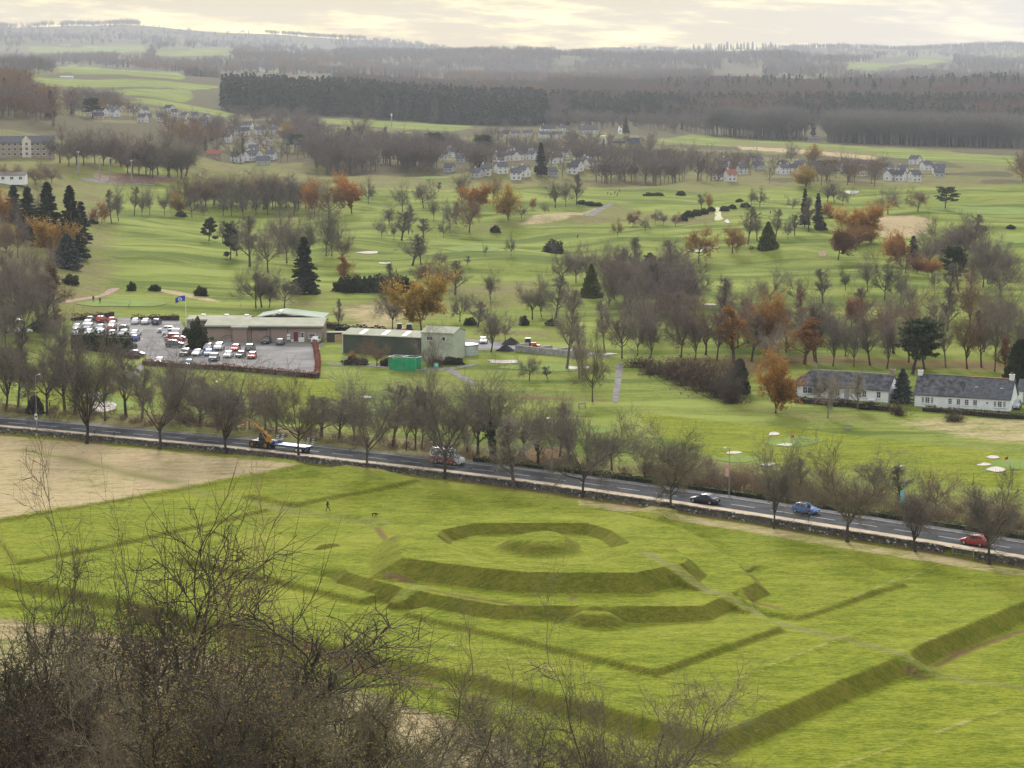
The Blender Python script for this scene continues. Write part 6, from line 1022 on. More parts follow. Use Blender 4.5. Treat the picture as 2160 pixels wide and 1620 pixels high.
parked('behind the dark conifer hedge', 'the bank', [(161, 706, 'silver', 'hatch', 'f'), (187, 707, 'white', 'hatch', 'f'), (212, 709, 'white', 'suv', 'f'), (236, 709, 'silver', 'hatch', 'f'), (261, 710, 'silver', 'suv', 'f'), (285, 719, 'blue', 'hatch', 'b'), (277, 735, 'black', 'hatch', 'b'), (288, 752, 'navy', 'hatch', 'r')])
parked('side-on by the clubhouse path', 'the hedge', [(350, 702, 'white', 'suv', 'l'), (360, 709, 'white', 'small_van', 'l'), (363, 716, 'silver', 'hatch', 'l'), (366, 722, 'red', 'hatch', 'l'), (374, 719, 'maroon', 'small_van', 'r'), (369, 732, 'grey', 'suv', 'r')])
parked('in the upper front row', 'the clipped bush', [(439, 738, 'silver', 'hatch', 'f'), (462, 738, 'white', 'suv', 'f'), (497, 740, 'red', 'hatch', 'f'), (528, 740, 'grey', 'suv', 'b')]); parked('against the clubhouse wall', 'the steps', [(562, 725, 'black', 'suv', 'f'), (592, 727, 'grey', 'hatch', 'b'), (667, 724, 'white', 'suv', 'b')])
parked('in the lower front row', 'the clipped bush', [(391, 751, 'black', 'suv', 'f'), (416, 750, 'white', 'saloon', 'f'), (440, 750, 'skyblue', 'hatch', 'f'), (452, 761, 'grey', 'suv', 'f'), (482, 754, 'white', 'hatch', 'f'), (508, 754, 'black', 'hatch', 'f'), (532, 756, 'red', 'hatch', 'f'), (398, 772, 'skyblue', 'saloon', 'f'), (336, 768, 'white', 'hatch', 'f')])
car('hatch', gp(1020, 724)+np.array((0, 0, .06)), -1.6, PC['white'], 'white hatchback parked alone in the greenkeeping yard', name='parked_car', cat='car'); car('suv', gp(2142, 862)+np.array((0, 0, .05)), -1.9, PC['silver'], 'silver estate car parked beside the end cottage', name='parked_car', cat='car')
for i, (x, y) in enumerate([(12, 700), (33, 680), (50, 703)]): car('hatch', gp(x, y)+np.array((0, 0, .03)), -1.4+i, PC['white'], ('white car half hidden at the frame edge under bare trees', 'white car under bare trees nearest the wooded bank top', 'white car under bare trees closest to the car park')[i], name='parked_car', cat='car')
stl = MB().box((0, 0, 0), (.12, 4.2, .004)).mesh('bay_marking', mat('bay_paint', (.62, .57, .38), .8, .2, 2))
cp_ = bpy.data.objects['car_park']
for x, y in [(176, 694), (200, 694), (224, 695), (249, 696), (273, 697), (298, 697), (273, 712), (298, 716), (203, 679), (250, 682), (272, 684)]:
    p = gp(x, y); o = bpy.data.objects.new('bay_marking', stl); o.location = p+np.array((0, 0, .058)); o.rotation_euler = (0, 0, -.02); link(o, cp_)
for x, y in [(398, 754), (423, 754), (493, 757), (512, 758)]:
    p = gp(x, y); tag(MB().box((0, 0, 0), (1.9, .2, .16), top=(1, .7)).build('parking_stop', KERB, None, p+np.array((0, 0, .05))), {398: 'kerb stop under the lone pale blue saloon row start', 423: 'kerb stop before the white saloon', 493: 'kerb stop before the white hatchback in the lower row', 512: 'kerb stop before the black hatchback in the lower row'}[x], 'kerb', 'parking kerb stops')
# traffic on the road
def s_at(px): 
    A = off(6.1); q = A[:, 0]/A[:, 1]-(px-1080)/F_PX; i = int(np.argmin(np.abs(q))); return arc[i]
def drive(kind, px, lane, col, label, name='car', cat='car'):
    p, a_ = on_road(4.4 if lane == 'near' else 7.8, s_at(px)); return car(kind, (*p, RZ+.035), a_+(math.pi if lane == 'near' else 0), col, label, None, name, cat)
drive('saloon', 1507, 'near', PC['navy'], 'dark navy saloon driving along the road past the lamp post'); drive('hatch', 1699, 'far', (.06, .25, .72), 'bright blue hatchback driving along the road'); drive('hatch', 2097, 'near', (.55, .012, .02), 'bright red hatchback behind the last avenue tree')
v = drive('van', 940, 'far', PC['white'], 'white and red lettered van passing behind an avenue tree', 'delivery_van', 'van')
def van_mat():
    m = bpy.data.materials.new('van_livery'); m.use_nodes = True; nt = m.node_tree; b = nt.nodes['Principled BSDF']; tc = nd(nt, 'ShaderNodeTexCoord'); sp = nd(nt, 'ShaderNodeSeparateXYZ'); lk(nt, tc.outputs['Object'], sp.inputs[0]); n = noise(nt, tc.outputs['Object'], 1.7, 4, .65); z = mth(nt, 'ADD', sp.outputs[2], mth(nt, 'MULTIPLY', mth(nt, 'SUBTRACT', n, .5), .5))
    red = mth(nt, 'LESS_THAN', z, 1.28); pat = ramp(nt, noise(nt, tc.outputs['Object'], 4.0, 2), .5, .56); c = mixc(nt, red, (.78, .78, .78), mixc(nt, mth(nt, 'MULTIPLY', pat, .75), (.42, .03, .03), (.72, .6, .58))); band = mth(nt, 'MULTIPLY', mth(nt, 'GREATER_THAN', sp.outputs[2], .72), mth(nt, 'LESS_THAN', sp.outputs[2], .84)); c = mixc(nt, mth(nt, 'MULTIPLY', band, .8), c, (.05, .03, .03)); nose = mth(nt, 'GREATER_THAN', sp.outputs[0], 2.0); c = mixc(nt, nose, c, (.8, .8, .8))
    lk(nt, c, b.inputs['Base Color']); b.inputs['Roughness'].default_value = .35; b.inputs['Coat Weight'].default_value = .4; return m
bd = [c_ for c_ in v.children if c_.name.startswith('body')][0]; bd.data = bd.data.copy(); bd.data.materials[0] = van_mat()
fc_ = bpy.data.curves.new('lettering', 'FONT'); fc_.body = 'Car'; fc_.size = 1.25; fc_.extrude = .006; ft_ = bpy.data.objects.new('lettering_text', fc_); me_ = bpy.data.meshes.new_from_object(ft_); me_.materials.clear(); me_.materials.append(TRIMB); bpy.data.objects.remove(ft_); fo = bpy.data.objects.new('lettering', me_); link(fo, v); fo.location = (-2.75, -1.005, 1.42); fo.rotation_euler = (R(82), 0, 0)
for x in (-.2, .35, .9): MB().box((x, -1.0, 1.5), (.32, .02, .42)).build('sticker', FRAME if x != .35 else TRIMB, v)
# loader with its boom raised, towing a flatbed
YEL = mat('loader_yellow', (.85, .42, .03), .5, .12, 2); BLK = mat('loader_black', (.03, .032, .04), .55, .2, 2); BLUT = mat('trailer_blue', (.06, .08, .3), .5, .15, 2); ALU = mat('deck_metal', (.46, .50, .58), .6, .25, 1.2, metal=.2)
p, a_ = on_road(4.5, s_at(553)); c = empty('telehandler', (*p, RZ+.035), a_+math.pi); tag(c, 'yellow and black loader with raised boom on the road', 'loader')
for x in (1.35, -1.45):
    for y in (-.95, .95): wh_ = MB().cyl((x, y-.22, .62), (x, y+.22, .62), .62, n=20).build('wheel', TYRE, c); MB().cyl((x, y-.235, .62), (x, y+.235, .62), .34, n=14).build('rim', mat('brown_rim', (.3, .17, .05), .7, .2), wh_)
MB().box((0, 0, .55), (3.9, 1.1, .65)).build('chassis', BLK, c); MB().box((-.1, -.55, .7), (1.6, .95, .55)).build('side_tank', BLK, c)
cab = MB().box((.1, -.5, 1.2), (1.5, .95, 1.35), top=(.78, .86), shift=(-.1, .02)).build('cab', BLK, c); MB().box((0, -.48, 2.56), (1.25, .9, .1)).build('cab_roof', FRAME, cab); MB().add([(-.45, -.995, 1.45), (.75, -.995, 1.45), (.52, -.93, 2.45), (-.5, -.93, 2.45)], [(0, 1, 2, 3)]).build('cab_window', CGLASS, cab); MB().add([(.86, -.9, 1.4), (.86, -.1, 1.4), (.62, -.15, 2.45), (.62, -.85, 2.45)], [(0, 1, 2, 3)]).build('windscreen', CGLASS, cab)
for x in (1.35, -1.45): MB().box((x, -.95, 1.22), (1.35, .5, .1), top=(.7, 1)).build('mudguard', ALU, c)
MB().box((-1.6, .25, 1.0), (.9, .6, 1.1), top=(.7, 1)).build('engine_cover', YEL, c)
bo = MB(); 
for (q0, q1, s_) in (((-1.9, .4, 2.0), (1.6, .4, 4.3), .34), ((1.3, .4, 4.1), (2.6, .4, 4.75), .27)): bo.cyl(q0, q1, s_*.75, s_*.62, 4)
bo.build('boom', YEL, c); MB().cyl((2.5, .4, 4.75), (3.9, .4, 4.1), .2, .18, 4).cyl((3.8, .4, 4.15), (4.5, .4, 3.55), .2, .14, 6).build('boom_head', YEL, c); MB().cyl((4.1, -.3, 3.6), (4.1, 1.1, 3.6), .1, n=8).cyl((4.6, -.3, 3.4), (4.6, 1.1, 3.4), .07, n=8).box((4.4, .4, 3.2), (.7, 1.3, .12)).build('carriage', mat('pale_yellow', (.8, .62, .2), .5, .1), c)
MB().cyl((-1.2, .4, 1.2), (.2, .4, 3.2), .09, n=6).build('lift_ram', STEEL, c)
p, a_ = on_road(4.5, s_at(636)); c = empty('flatbed_trailer', (*p, RZ+.035), a_+math.pi); tag(c, 'blue flatbed trailer with upright ladder ramps behind the loader', 'trailer')
MB().box((0, 0, .95), (6.6, 2.1, .1)).build('deck', ALU, c); MB().box((0, -.75, .7), (6.5, .14, .25)).box((0, .75, .7), (6.5, .14, .25)).box((0, 0, .72), (6.4, .2, .2)).build('chassis', BLUT, c); MB().box((0, -1.07, .82), (6.6, .05, .2)).build('side_rail', BLUT, c); MB().box((4.0, 0, .6), (1.8, .18, .16)).build('drawbar', BLUT, c); MB().box((3.25, 0, 1.05), (.1, 2.1, .5)).build('headboard', BLUT, c)
def ladder(nm, x, lean):
    for y in (-.7, .7):
        l = MB()
        for yy in (-.28, .28): l.cyl((x, y+yy, .9), (x+lean, y+yy, 2.6), .045, n=5)
        o = l.build(nm, ALU, c)
        for k in range(5): f = (k+.5)/5; MB().cyl((x+lean*f, y-.28, .9+1.7*f), (x+lean*f, y+.28, .9+1.7*f), .04, n=5).build('rung', ALU, o)
ladder('front_ramp', 3.3, -.5); ladder('rear_ramp', -3.3, -.35)
for x in (-1.35, -2.25):
    for y in (-.95, .95): wh_ = MB().cyl((x, y-.14, .4), (x, y+.14, .4), .4, n=16).build('wheel', TYRE, c); MB().cyl((x, y-.15, .4), (x, y+.15, .4), .24, n=12).build('rim', FRAME, wh_)
# small orange tractors
def tractor(px, py, rz, label, z=.06):
    p = gp(px, py); c = empty('tractor', (p[0], p[1], p[2]+z), rz); tag(c, label, 'tractor'); ORG = mat('tractor_orange', (.62, .11, .03), .5, .15, 2)
    MB().box((.9, 0, .6), (1.5, .75, .7), top=(.9, .8)).build('bonnet', ORG, c); MB().box((-.4, 0, .6), (1.2, 1.0, .5)).build('chassis', IRON, c); MB().box((-.4, 0, 1.1), (1.25, 1.15, 1.2), top=(.85, .85)).build('cab', CGLASS, c); MB().box((-.4, 0, 2.3), (1.3, 1.2, .12)).build('cab_roof', FRAME, c); MB().box((2.1, 0, .2), (.7, 1.6, .55)).build('bucket', ORG, c)
    for x, r_ in ((1.2, .4), (-.7, .62)):
        for y in (-.65, .65): w_ = MB().cyl((x, y-.15, r_), (x, y+.15, r_), r_, n=14).build('wheel', TYRE, c); MB().cyl((x, y-.16, r_), (x, y+.16, r_), r_*.5, n=10).build('rim', ORG, w_)
tractor(1117, 735, .2, 'orange tractor with white cab roof behind the block bays'); tractor(846, 705, .1, 'white-roofed orange tractor behind the green shed roof', .3); tractor(860, 706, 3.0, 'orange mower tractor next along behind the green shed roof', .3)

# ------------------------------------------------------------------ lamps, signs, flags, fences
LBL = {95: 'tall lamp post with a white road sign at the bend', 430: 'slim lamp post behind the tall avenue trees', 1137: 'lamp post beside the narrow ivy-clad tree', 1517: 'lamp post with a red and white banner', 1877: 'lamp post with a turquoise banner'}
for px, by, ty, extra in ((95, 915, 803, 'sign'), (430, 931, 815, None), (1137, 1004, 889, None), (1517, 1052, 948, 'red'), (1877, 1122, 1000, 'teal')):
    if px == 95: p, a_ = on_road(2.2, s_at(px))
    else: p, a_ = on_road(10.6, s_at(px))
    h_ = (by-ty)*p[1]/F_PX*1.02; c = empty('lamp_post', (*p, RZ+.1), a_); tag(c, LBL[px], 'lamp post', 'road lamp posts'); sgn = -1 if px != 95 else 1
    MB().cyl((0, 0, 0), (0, 0, 1.2), .1, .09, 8).cyl((0, 0, 1.2), (0, 0, h_), .07, .045, 8).build('pole', STEEL, c); MB().cyl((0, 0, h_), (0, sgn*.9, h_+.12), .035, n=6).build('arm', STEEL, c); MB().box((0, sgn*1.15, h_+.06), (.22, .6, .12), top=(.7, .8)).build('lamp_head', mat('lamp_grey', (.5, .5, .5), .5, .1), c)
    if extra == 'sign': s2 = MB().box((0, -.1, 1.7), (.62, .04, 1.0)).build('sign_board', FRAME, c); MB().cyl((0, -.125, 2.2), (0, -.13, 2.2), .22, n=16).build('sign_symbol', BLK, s2)
    elif extra: MB().box((-.42, 0, 2.6 if extra == 'teal' else 3.0), (.75, .03, 2.0), shift=(.12, 0)).build('banner', mat('banner_'+extra, (.75, .42, .36) if extra == 'red' else (.25, .62, .6), .7, .3, 1.5), c); MB().cyl((-.85, 0, 5.05), (0, 0, 5.05), .025, n=5).build('banner_arm', STEEL, c) if extra == 'red' else None
p, a_ = on_road(2.2, s_at(1738)); c = empty('road_sign', (*p, RZ+.12), a_); tag(c, 'dark signpost on the sandy pavement seen from behind', 'sign'); MB().cyl((0, 0, 0), (0, 0, 2.3), .045, n=6).build('post', IRON, c); MB().cyl((0, -.03, 2.2), (0, .03, 2.2), .32, n=16).build('sign_plate', IRON, c)
for k, (px, o_) in enumerate(((215, 2.4), (253, 2.4))):
    p, a_ = on_road(o_, s_at(px)); c = empty('bollard', (*p, RZ+.12), a_); tag(c, ('black bollard on the pavement nearest the bend lamp', 'black bollard on the pavement farther from the bend lamp')[k], 'bollard', 'pavement bollards'); MB().cyl((0, 0, 0), (0, 0, 1.0), .09, .08, 10).build('post', BLK, c); MB().cyl((0, 0, .78), (0, 0, .86), .092, n=10).build('reflector', FRAME, c)
p, a_ = on_road(11.5, s_at(52)); c = empty('road_sign', (*p, RZ-.1), a_); tag(c, 'slim black sign pole behind the road at the bend', 'sign'); MB().cyl((0, 0, 0), (0, 0, 3.4), .05, n=6).build('post', BLK, c); MB().box((0, -.05, 2.7), (.3, .04, .8)).build('sign_plate', BLK, c)
p = gp(393, 714); c = empty('flagpole', (p[0], p[1], .05)); m = mpp(p); tag(c, 'tall white flagpole before the clubhouse', 'flagpole'); H_ = 96*m; MB().cyl((0, 0, 0), (0, 0, H_), .1, .055, 10).build('pole', FRAME, c); MB().cyl((0, 0, 0), (0, 0, .25), .3, .25, 10).build('base', KERB, c); MB().cyl((0, 0, H_), (0, 0, H_+.14), .09, .03, 8).build('finial', FRAME, c)
def wave(nm, w_, h_, mt, parent, loc, droop=.25, n=10, amp=.18, sgn=-1):
    V = []; 
    for i in range(n+1):
        f = i/n
        for k in range(5): g_ = k/4; V.append((sgn*w_*f, amp*f*math.sin(f*7+g_*1.2), -h_*g_-droop*f*f*h_*2+.1*math.sin(f*5)*h_*.4))
    me = mesh_np(nm, V, Fq=[(i*5+k, (i+1)*5+k, (i+1)*5+k+1, i*5+k+1) for i in range(n) for k in range(4)], mat=mt, smooth=True); o = bpy.data.objects.new(nm, me); o.location = loc; sd = o.modifiers.new('thickness', 'SOLIDIFY'); sd.thickness = .02; return link(o, parent)
def flag_mat():
    m = bpy.data.materials.new('flag_blue'); m.use_nodes = True; nt = m.node_tree; b = nt.nodes['Principled BSDF']; tc = nd(nt, 'ShaderNodeTexCoord'); mp = nd(nt, 'ShaderNodeMapping'); lk(nt, tc.outputs['Object'], mp.inputs[0]); mp.inputs['Location'].default_value = (1.25, 0, .95); mp.inputs['Scale'].default_value = (1, 0, 1); ln = nd(nt, 'ShaderNodeVectorMath', operation='LENGTH'); lk(nt, mp.outputs[0], ln.inputs[0]); d_ = ln.outputs['Value']
    ring = mth(nt, 'MULTIPLY', mth(nt, 'LESS_THAN', d_, .48), mth(nt, 'ADD', mth(nt, 'GREATER_THAN', d_, .3), mth(nt, 'LESS_THAN', d_, .12), clamp=True)); lk(nt, mixc(nt, ring, (.03, .085, .33), (.75, .77, .8)), b.inputs['Base Color']); b.inputs['Roughness'].default_value = .8; return m
wave('flag', 2.4, 1.3, flag_mat(), c, (-.08, 0, H_-.25), .22)
for k, (px, py, ty, col, lab) in enumerate([(1676, 933, 917, (.55, .05, .04), 'red flag pin on the lamp-side green'), (2127, 982, 963, (.4, .02, .03), 'dark red flag pin on the green at the frame edge'), (1248, 899, 883, (.75, .6, .05), 'yellow flag pin seen through the ivy-side trees'), (2064, 452, 443, (.8, .8, .8), 'white flag pin on the upper green'), (2019, 449, 441, (.8, .8, .8), 'white flag pin by the cedar')]):
    p = gp(px, py); h_ = (py-ty)*mpp(p); c = empty('flag_pin', p); tag(c, lab, 'golf flag', 'golf flag pins'); MB().cyl((0, 0, 0), (0, 0, h_), .035, n=5).build('pin', FRAME, c); wave('flag', .6, .4, mat('pin_flag%d' % k, col, .8, .1), c, (0, 0, h_), .15, 5, .06)
for k, px in enumerate((166, 211, 232, 278)):
    py = (366, 376, 379, 384)[k]; p = gp(px, py); h_ = 44*mpp(p); c = empty('floodlight_pole', p); tag(c, ('first', 'second', 'third', 'fourth')[k]+' floodlight pole from the flats beside the hillside court', 'light pole', 'court floodlights'); MB().cyl((0, 0, 0), (0, 0, h_), .28, .2, 8).build('pole', STEEL, c); MB().box((0, 0, h_), (1.4, .5, .5)).build('lamp_head', mat('lamp_grey', (.5, .5, .5), .5, .1), c)
p = gp(826, 268); h_ = 28*mpp(p); c = empty('phone_mast', p); tag(c, 'slim pale mast standing in the far green field', 'mast'); MB().cyl((0, 0, 0), (0, 0, h_), .6, .45, 8).build('pole', STEEL, c); MB().cyl((0, 0, h_*.82), (0, 0, h_), .8, n=8).build('antenna', FRAME, c)
# ------------------------------------------------------------------ hedges
def hedge(label, pix, h_, w_, col, m, name='hedge', seed=1, size=.22, dens=26):
    rng = np.random.RandomState(seed); P = np.array([gp(*p) for p in pix]); c = empty(name, P[0]); tag(c, label, 'hedge'); tw = MB(); e = Parts(); org = P[0]
    for a, b in zip(P[:-1], P[1:]):
        L = np.linalg.norm((b-a)[:2]); d = (b-a)/L; nrm = np.array((-d[1], d[0], 0)); n = int(L*dens*(h_+w_)); t = rng.rand(n)*L; f = rng.rand(n); perim = f*(2*h_+w_); hh = h_*(1+.12*np.sin(t*1.3)+.08*np.sin(t*3.7+1)); x = np.where(perim < h_, -w_/2, np.where(perim < h_+w_, perim-h_-w_/2, w_/2)); z = np.where(perim < h_, perim, np.where(perim < h_+w_, h_, 2*h_+w_-perim))*hh/h_
        e.add(*quads_at(a-org+d*t[:, None]+nrm*(x+rng.normal(0, .07, n))[:, None]+np.c_[np.zeros(n), np.zeros(n), z+rng.normal(0, .06, n)], size, rng, 1.3)); mid = (a+b)/2-org; tw.box((mid[0], mid[1], mid[2]-.15), (L+w_*.6, w_*.8, h_*.92), math.atan2(d[1], d[0]))
    o = bpy.data.objects.new('foliage', e.mesh('hedge_leaves', LEAF)); o.color = (*col, 1); link(o, c); k = tw.build('branches', m, c); return c
HB = mat('hedge_core', (.06, .045, .03), .95, .3, 2); HG = mat('hedge_core_green', (.02, .03, .012), .95, .3, 2)
hedge('red-brown beech hedge along the lower side of the car park', [(380, 776), (480, 781), (545, 787), (667, 798)], 1.25, .9, (.26, .085, .05), HB, 'beech_hedge', 2); hedge('red-brown beech hedge across the end of the car park', [(669, 797), (671, 765), (664, 727)], 1.35, .9, (.27, .09, .05), HB, 'beech_hedge', 3); hedge('red-brown beech hedge beside the car park entrance', [(304, 770), (340, 773), (378, 776)], 1.2, .9, (.24, .085, .05), HB, 'beech_hedge', 4); hedge('short beech hedge below the dark conifer hedge', [(245, 752), (292, 757)], 1.1, .9, (.24, .1, .05), HB, 'beech_hedge', 5)
hedge('brown hedge behind the parked cars nearest the bank', [(153, 676), (238, 672)], 1.5, .8, (.17, .085, .05), HB, 'beech_hedge', 6); hedge('brown hedge behind the parked cars nearest the clubhouse', [(278, 677), (376, 676)], 1.4, .8, (.14, .075, .05), HB, 'beech_hedge', 7); hedge('tall dark conifer hedge at the edge of the car park', [(160, 735), (220, 742), (270, 746)], 4.0, 2.6, (.045, .062, .022), HG, 'conifer_hedge', 8, .4, 12); hedge('dark conifer hedge behind the green shed', [(714, 707), (812, 712)], 2.4, 1.8, (.04, .05, .02), HG, 'conifer_hedge', 9, .35, 14); hedge('brown hedge behind the clubhouse end', [(681, 690), (716, 696)], 1.5, .8, (.16, .08, .05), HB, 'beech_hedge', 10); hedge('red-leaved hedge behind the water tank', [(958, 746), (1005, 748)], 1.5, .9, (.3, .05, .05), HB, 'beech_hedge', 11)
hedge('dark bare hedge along the cottage gardens', [(1680, 850), (1790, 858), (1880, 868)], 1.1, 1.0, (.085, .07, .05), HB, 'garden_hedge', 12); hedge('dark bare hedge before the chimneyed cottage', [(1950, 868), (2050, 876), (2180, 886)], 1.0, 1.0, (.08, .07, .05), HB, 'garden_hedge', 13)
# low bank hedge on the far side of the road
hg = off(12.6); hp = [i for i in range(len(hg)) if -.02 < hg[i, 0]/hg[i, 1] < .30]; pts = hg[hp][::6]
def hedge_xy(label, pts, h_, w_, col, m, name, seed, dens=16):
    global gp
    old = gp; Q = [np.array((x, y, RZ-.02)) for x, y in pts]; gp = lambda i: Q[i]
    c = hedge(label, [(i,) for i in range(len(Q))], h_, w_, col, m, name, seed, .24, dens); gp = old; return c
hedge_xy('low rough grassy hedge bank behind the road', pts, .8, 1.1, (.10, .105, .035), HG, 'roadside_hedge', 14)
# scrub behind the road, as a mass
def scrub(name, label, spots, seed, rk=1.0, n=34):
    rng = np.random.RandomState(seed); e = Parts(); tw = Parts()
    for x, y, h_, w_ in spots:
        z = float(height(x, y)); P0 = np.array((x, y, z))+rng.normal(0, 1, (n, 3))*np.array((w_*.3, w_*.3, 0)); D = norm(rng.normal(0, .45, (n, 3))+np.array((0, 0, 1.))); L = h_*(.5+.7*rng.rand(n)); N, DD, Rr, V, Q = strands(P0, D, L, np.full(n, .022*rk), np.full(n, .01*rk), 3, 3, .22, 0, rng); tw.add(V, Q)
        P, D, L, r = spawn(N, DD, Rr, L, 3, .25, 1., .7, .3, .45, rng); N, DD, Rr, V, Q = strands(P, D, L, np.full(len(P), .016*rk), np.full(len(P), .007*rk), 1, 3, .2, 0, rng); tw.add(V, Q); I = rng.randint(0, len(N), 16); e.add(*quads_at(N[I, -1], .15, rng))
    o = bpy.data.objects.new(name, tw.mesh(name, TWIG)); o.color = (1.25, 1.0, .8, 1); tag(link(o), label, 'scrub', kind='stuff'); f = bpy.data.objects.new('leaves', e.mesh('scrub_leaves', LEAF)); f.color = (.24, .16, .07, 1); link(f, o)
_r = np.random.RandomState(3); sp_ = []
for i in range(620):
    d_ = 13.5+abs(_r.normal(0, 1))*7; s_ = _r.rand()*arc[-1]; p, _ = on_road(d_, s_)
    if abs(p[0]/p[1]) > .26: continue
    right = p[0] > 20
    if not right and _r.rand() < .45: continue
    sp_.append((p[0], p[1], (1.9 if right else .9)*(.6+.7*_r.rand()), 1.6))
scrub('scrub', 'brown leafless scrub and bramble behind the road', sp_, 4)
sp_ = []
for i in range(70):
    d_ = 108+42*_r.rand(); u_r = -.25+.31*_r.rand(); x_ = u_r*d_
    if _r.rand() < (u_r+.25)*3.2+.3 or u_r > -.04: continue
    sp_.append((x_, d_, (2.2+2.6*_r.rand())*(1.25 if d_ < 160 else .8), 2.2))
scrub('thicket', 'brown bare thicket on the slope under the near trees', sp_, 6, 1.9, 16)
# ------------------------------------------------------------------ people, dog
def cloth(name, bands):
    """clothing colours by height on the body"""
    m = bpy.data.materials.new(name); m.use_nodes = True; nt = m.node_tree; b = nt.nodes['Principled BSDF']; tc = nd(nt, 'ShaderNodeTexCoord'); sp = nd(nt, 'ShaderNodeSeparateXYZ'); lk(nt, tc.outputs['Object'], sp.inputs[0]); c = bands[0][1]
    for z, col in bands[1:]: c = mixc(nt, mth(nt, 'GREATER_THAN', sp.outputs[2], z), c, col)
    n = noise(nt, tc.outputs['Object'], 6, 3); c = mixc(nt, mth(nt, 'MULTIPLY', n, .25), c, (.05, .05, .05)); lk(nt, c, b.inputs['Base Color']); b.inputs['Roughness'].default_value = .85; return m
def skin_obj(name, verts, edges, rad, m, loc, rz, s=1.0, root=0):
    me = bpy.data.meshes.new(name); me.from_pydata(verts, edges, []); me.update(); o = bpy.data.objects.new(name, me); me.materials.append(m); link(o)
    md = o.modifiers.new('skin', 'SKIN'); sk = me.skin_vertices[0].data
    for i, r_ in enumerate(rad): sk[i].radius = (r_, r_) if not isinstance(r_, tuple) else r_; sk[i].use_root = i == root
    o.modifiers.new('sub', 'SUBSURF').levels = 1; o.modifiers['sub'].render_levels = 2; o.location = loc; o.rotation_euler = (0, 0, rz); o.scale = (s, s, s); return o
def person(loc, rz, m, label, pose='stand', s=1.0, group=None):
    # faces +x; pelvis, chest, neck, head
    st = dict(stand=(.05, -.05, .02, -.02), walk=(.34, -.30, .22, -.25), putt=(.06, -.02, .3, .3))[pose]; ln = .28 if pose == 'putt' else .03
    V = [(0, 0, .95), (ln*.5, 0, 1.2), (ln, 0, 1.42), (ln*1.2, 0, 1.54), (ln*1.4+.02, 0, 1.66), (ln*1.4+.02, 0, 1.76)]; r_ = [(.15, .13), (.16, .13), (.15, .12), .06, .10, .07]; E = [(0, 1), (1, 2), (2, 3), (3, 4), (4, 5)]
    for sy, f, af in ((1, st[0], st[3]), (-1, st[1], st[2])):
        b = len(V); V += [(0, sy*.10, .88), (f*.55+.04, sy*.11, .50), (f, sy*.11, .09), (f+.14, sy*.12, .04)]; r_ += [.10, .065, .045, .04]; E += [(0, b), (b, b+1), (b+1, b+2), (b+2, b+3)]
        b = len(V); V += [(ln, sy*.20, 1.40), (ln+af*.4, sy*.24, 1.12), (ln+af+.06, sy*(.22 if pose != 'putt' else .05), .90), (ln+af+.1, sy*(.21 if pose != 'putt' else .03), .82)]; r_ += [.065, .05, .036, .035]; E += [(2, b), (b, b+1), (b+1, b+2), (b+2, b+3)]
    return tag(skin_obj('person', V, E, r_, m, loc, rz, s), label, 'person', group)
SKN = (.5, .33, .25); DK = (.018, .018, .022)
def up(px, py): p = gp(px, py, .0) if py > 900 else gp(px, py); p[2] = height(p[0], p[1]); return p
person(up(691, 1080), .25, cloth('walker_clothes', [(0, DK), (.85, (.022, .022, .026)), (1.50, SKN), (1.64, (.66, .52, .3))]), 'fair-haired person in black jacket walking across the lawn', 'walk', 1.04)
V = [(0, 0, .5), (.25, 0, .5), (-.28, 0, .5), (.42, 0, .52), (.58, 0, .46), (.72, 0, .38), (-.5, 0, .44), (-.66, 0, .3)]; Rd = [.10, .12, .09, .08, .075, .04, .025, .015]; E = [(0, 1), (0, 2), (1, 3), (3, 4), (4, 5), (2, 6), (6, 7)]
for x, par, fw in ((.25, 1, .12), (-.28, 2, -.1)):
    for sy, k in ((1, 1), (-1, -1)): b = len(V); V += [(x, sy*.08, .34), (x+fw*k-.04, sy*.09, .18), (x+fw*k, sy*.09, .03)]; Rd += [.05, .032, .028]; E += [(par, b), (b, b+1), (b+1, b+2)]
b = len(V); V += [(.56, .06, .52), (.56, -.06, .52)]; Rd += [.025, .025]; E += [(4, b), (4, b+1)]
tag(skin_obj('dog', V, E, Rd, mat('black_fur', (.012, .012, .013), .8, .3, 9), up(790, 1094), -.45, 1.0), 'black dog nosing across the lawn ahead of the walker', 'dog')
person(up(197, 637), -1.2, cloth('golfer_black', [(0, DK), (1.5, SKN), (1.66, DK)]), 'golfer dressed in black on the putting green', 'stand', 1.05, 'golfers'); person(up(211, 640), 1.8, cloth('golfer_grey', [(0, DK), (.9, (.09, .09, .1)), (1.5, SKN), (1.64, (.7, .7, .7))]), 'golfer in grey with a white cap on the putting green', 'stand', 1.05, 'golfers'); person(up(272, 648), .3, cloth('golfer_white', [(0, DK), (.9, (.7, .7, .7)), (1.4, SKN), (1.5, (.1, .1, .1))]), 'golfer in a white top bending to putt', 'putt', 1.05, 'golfers')
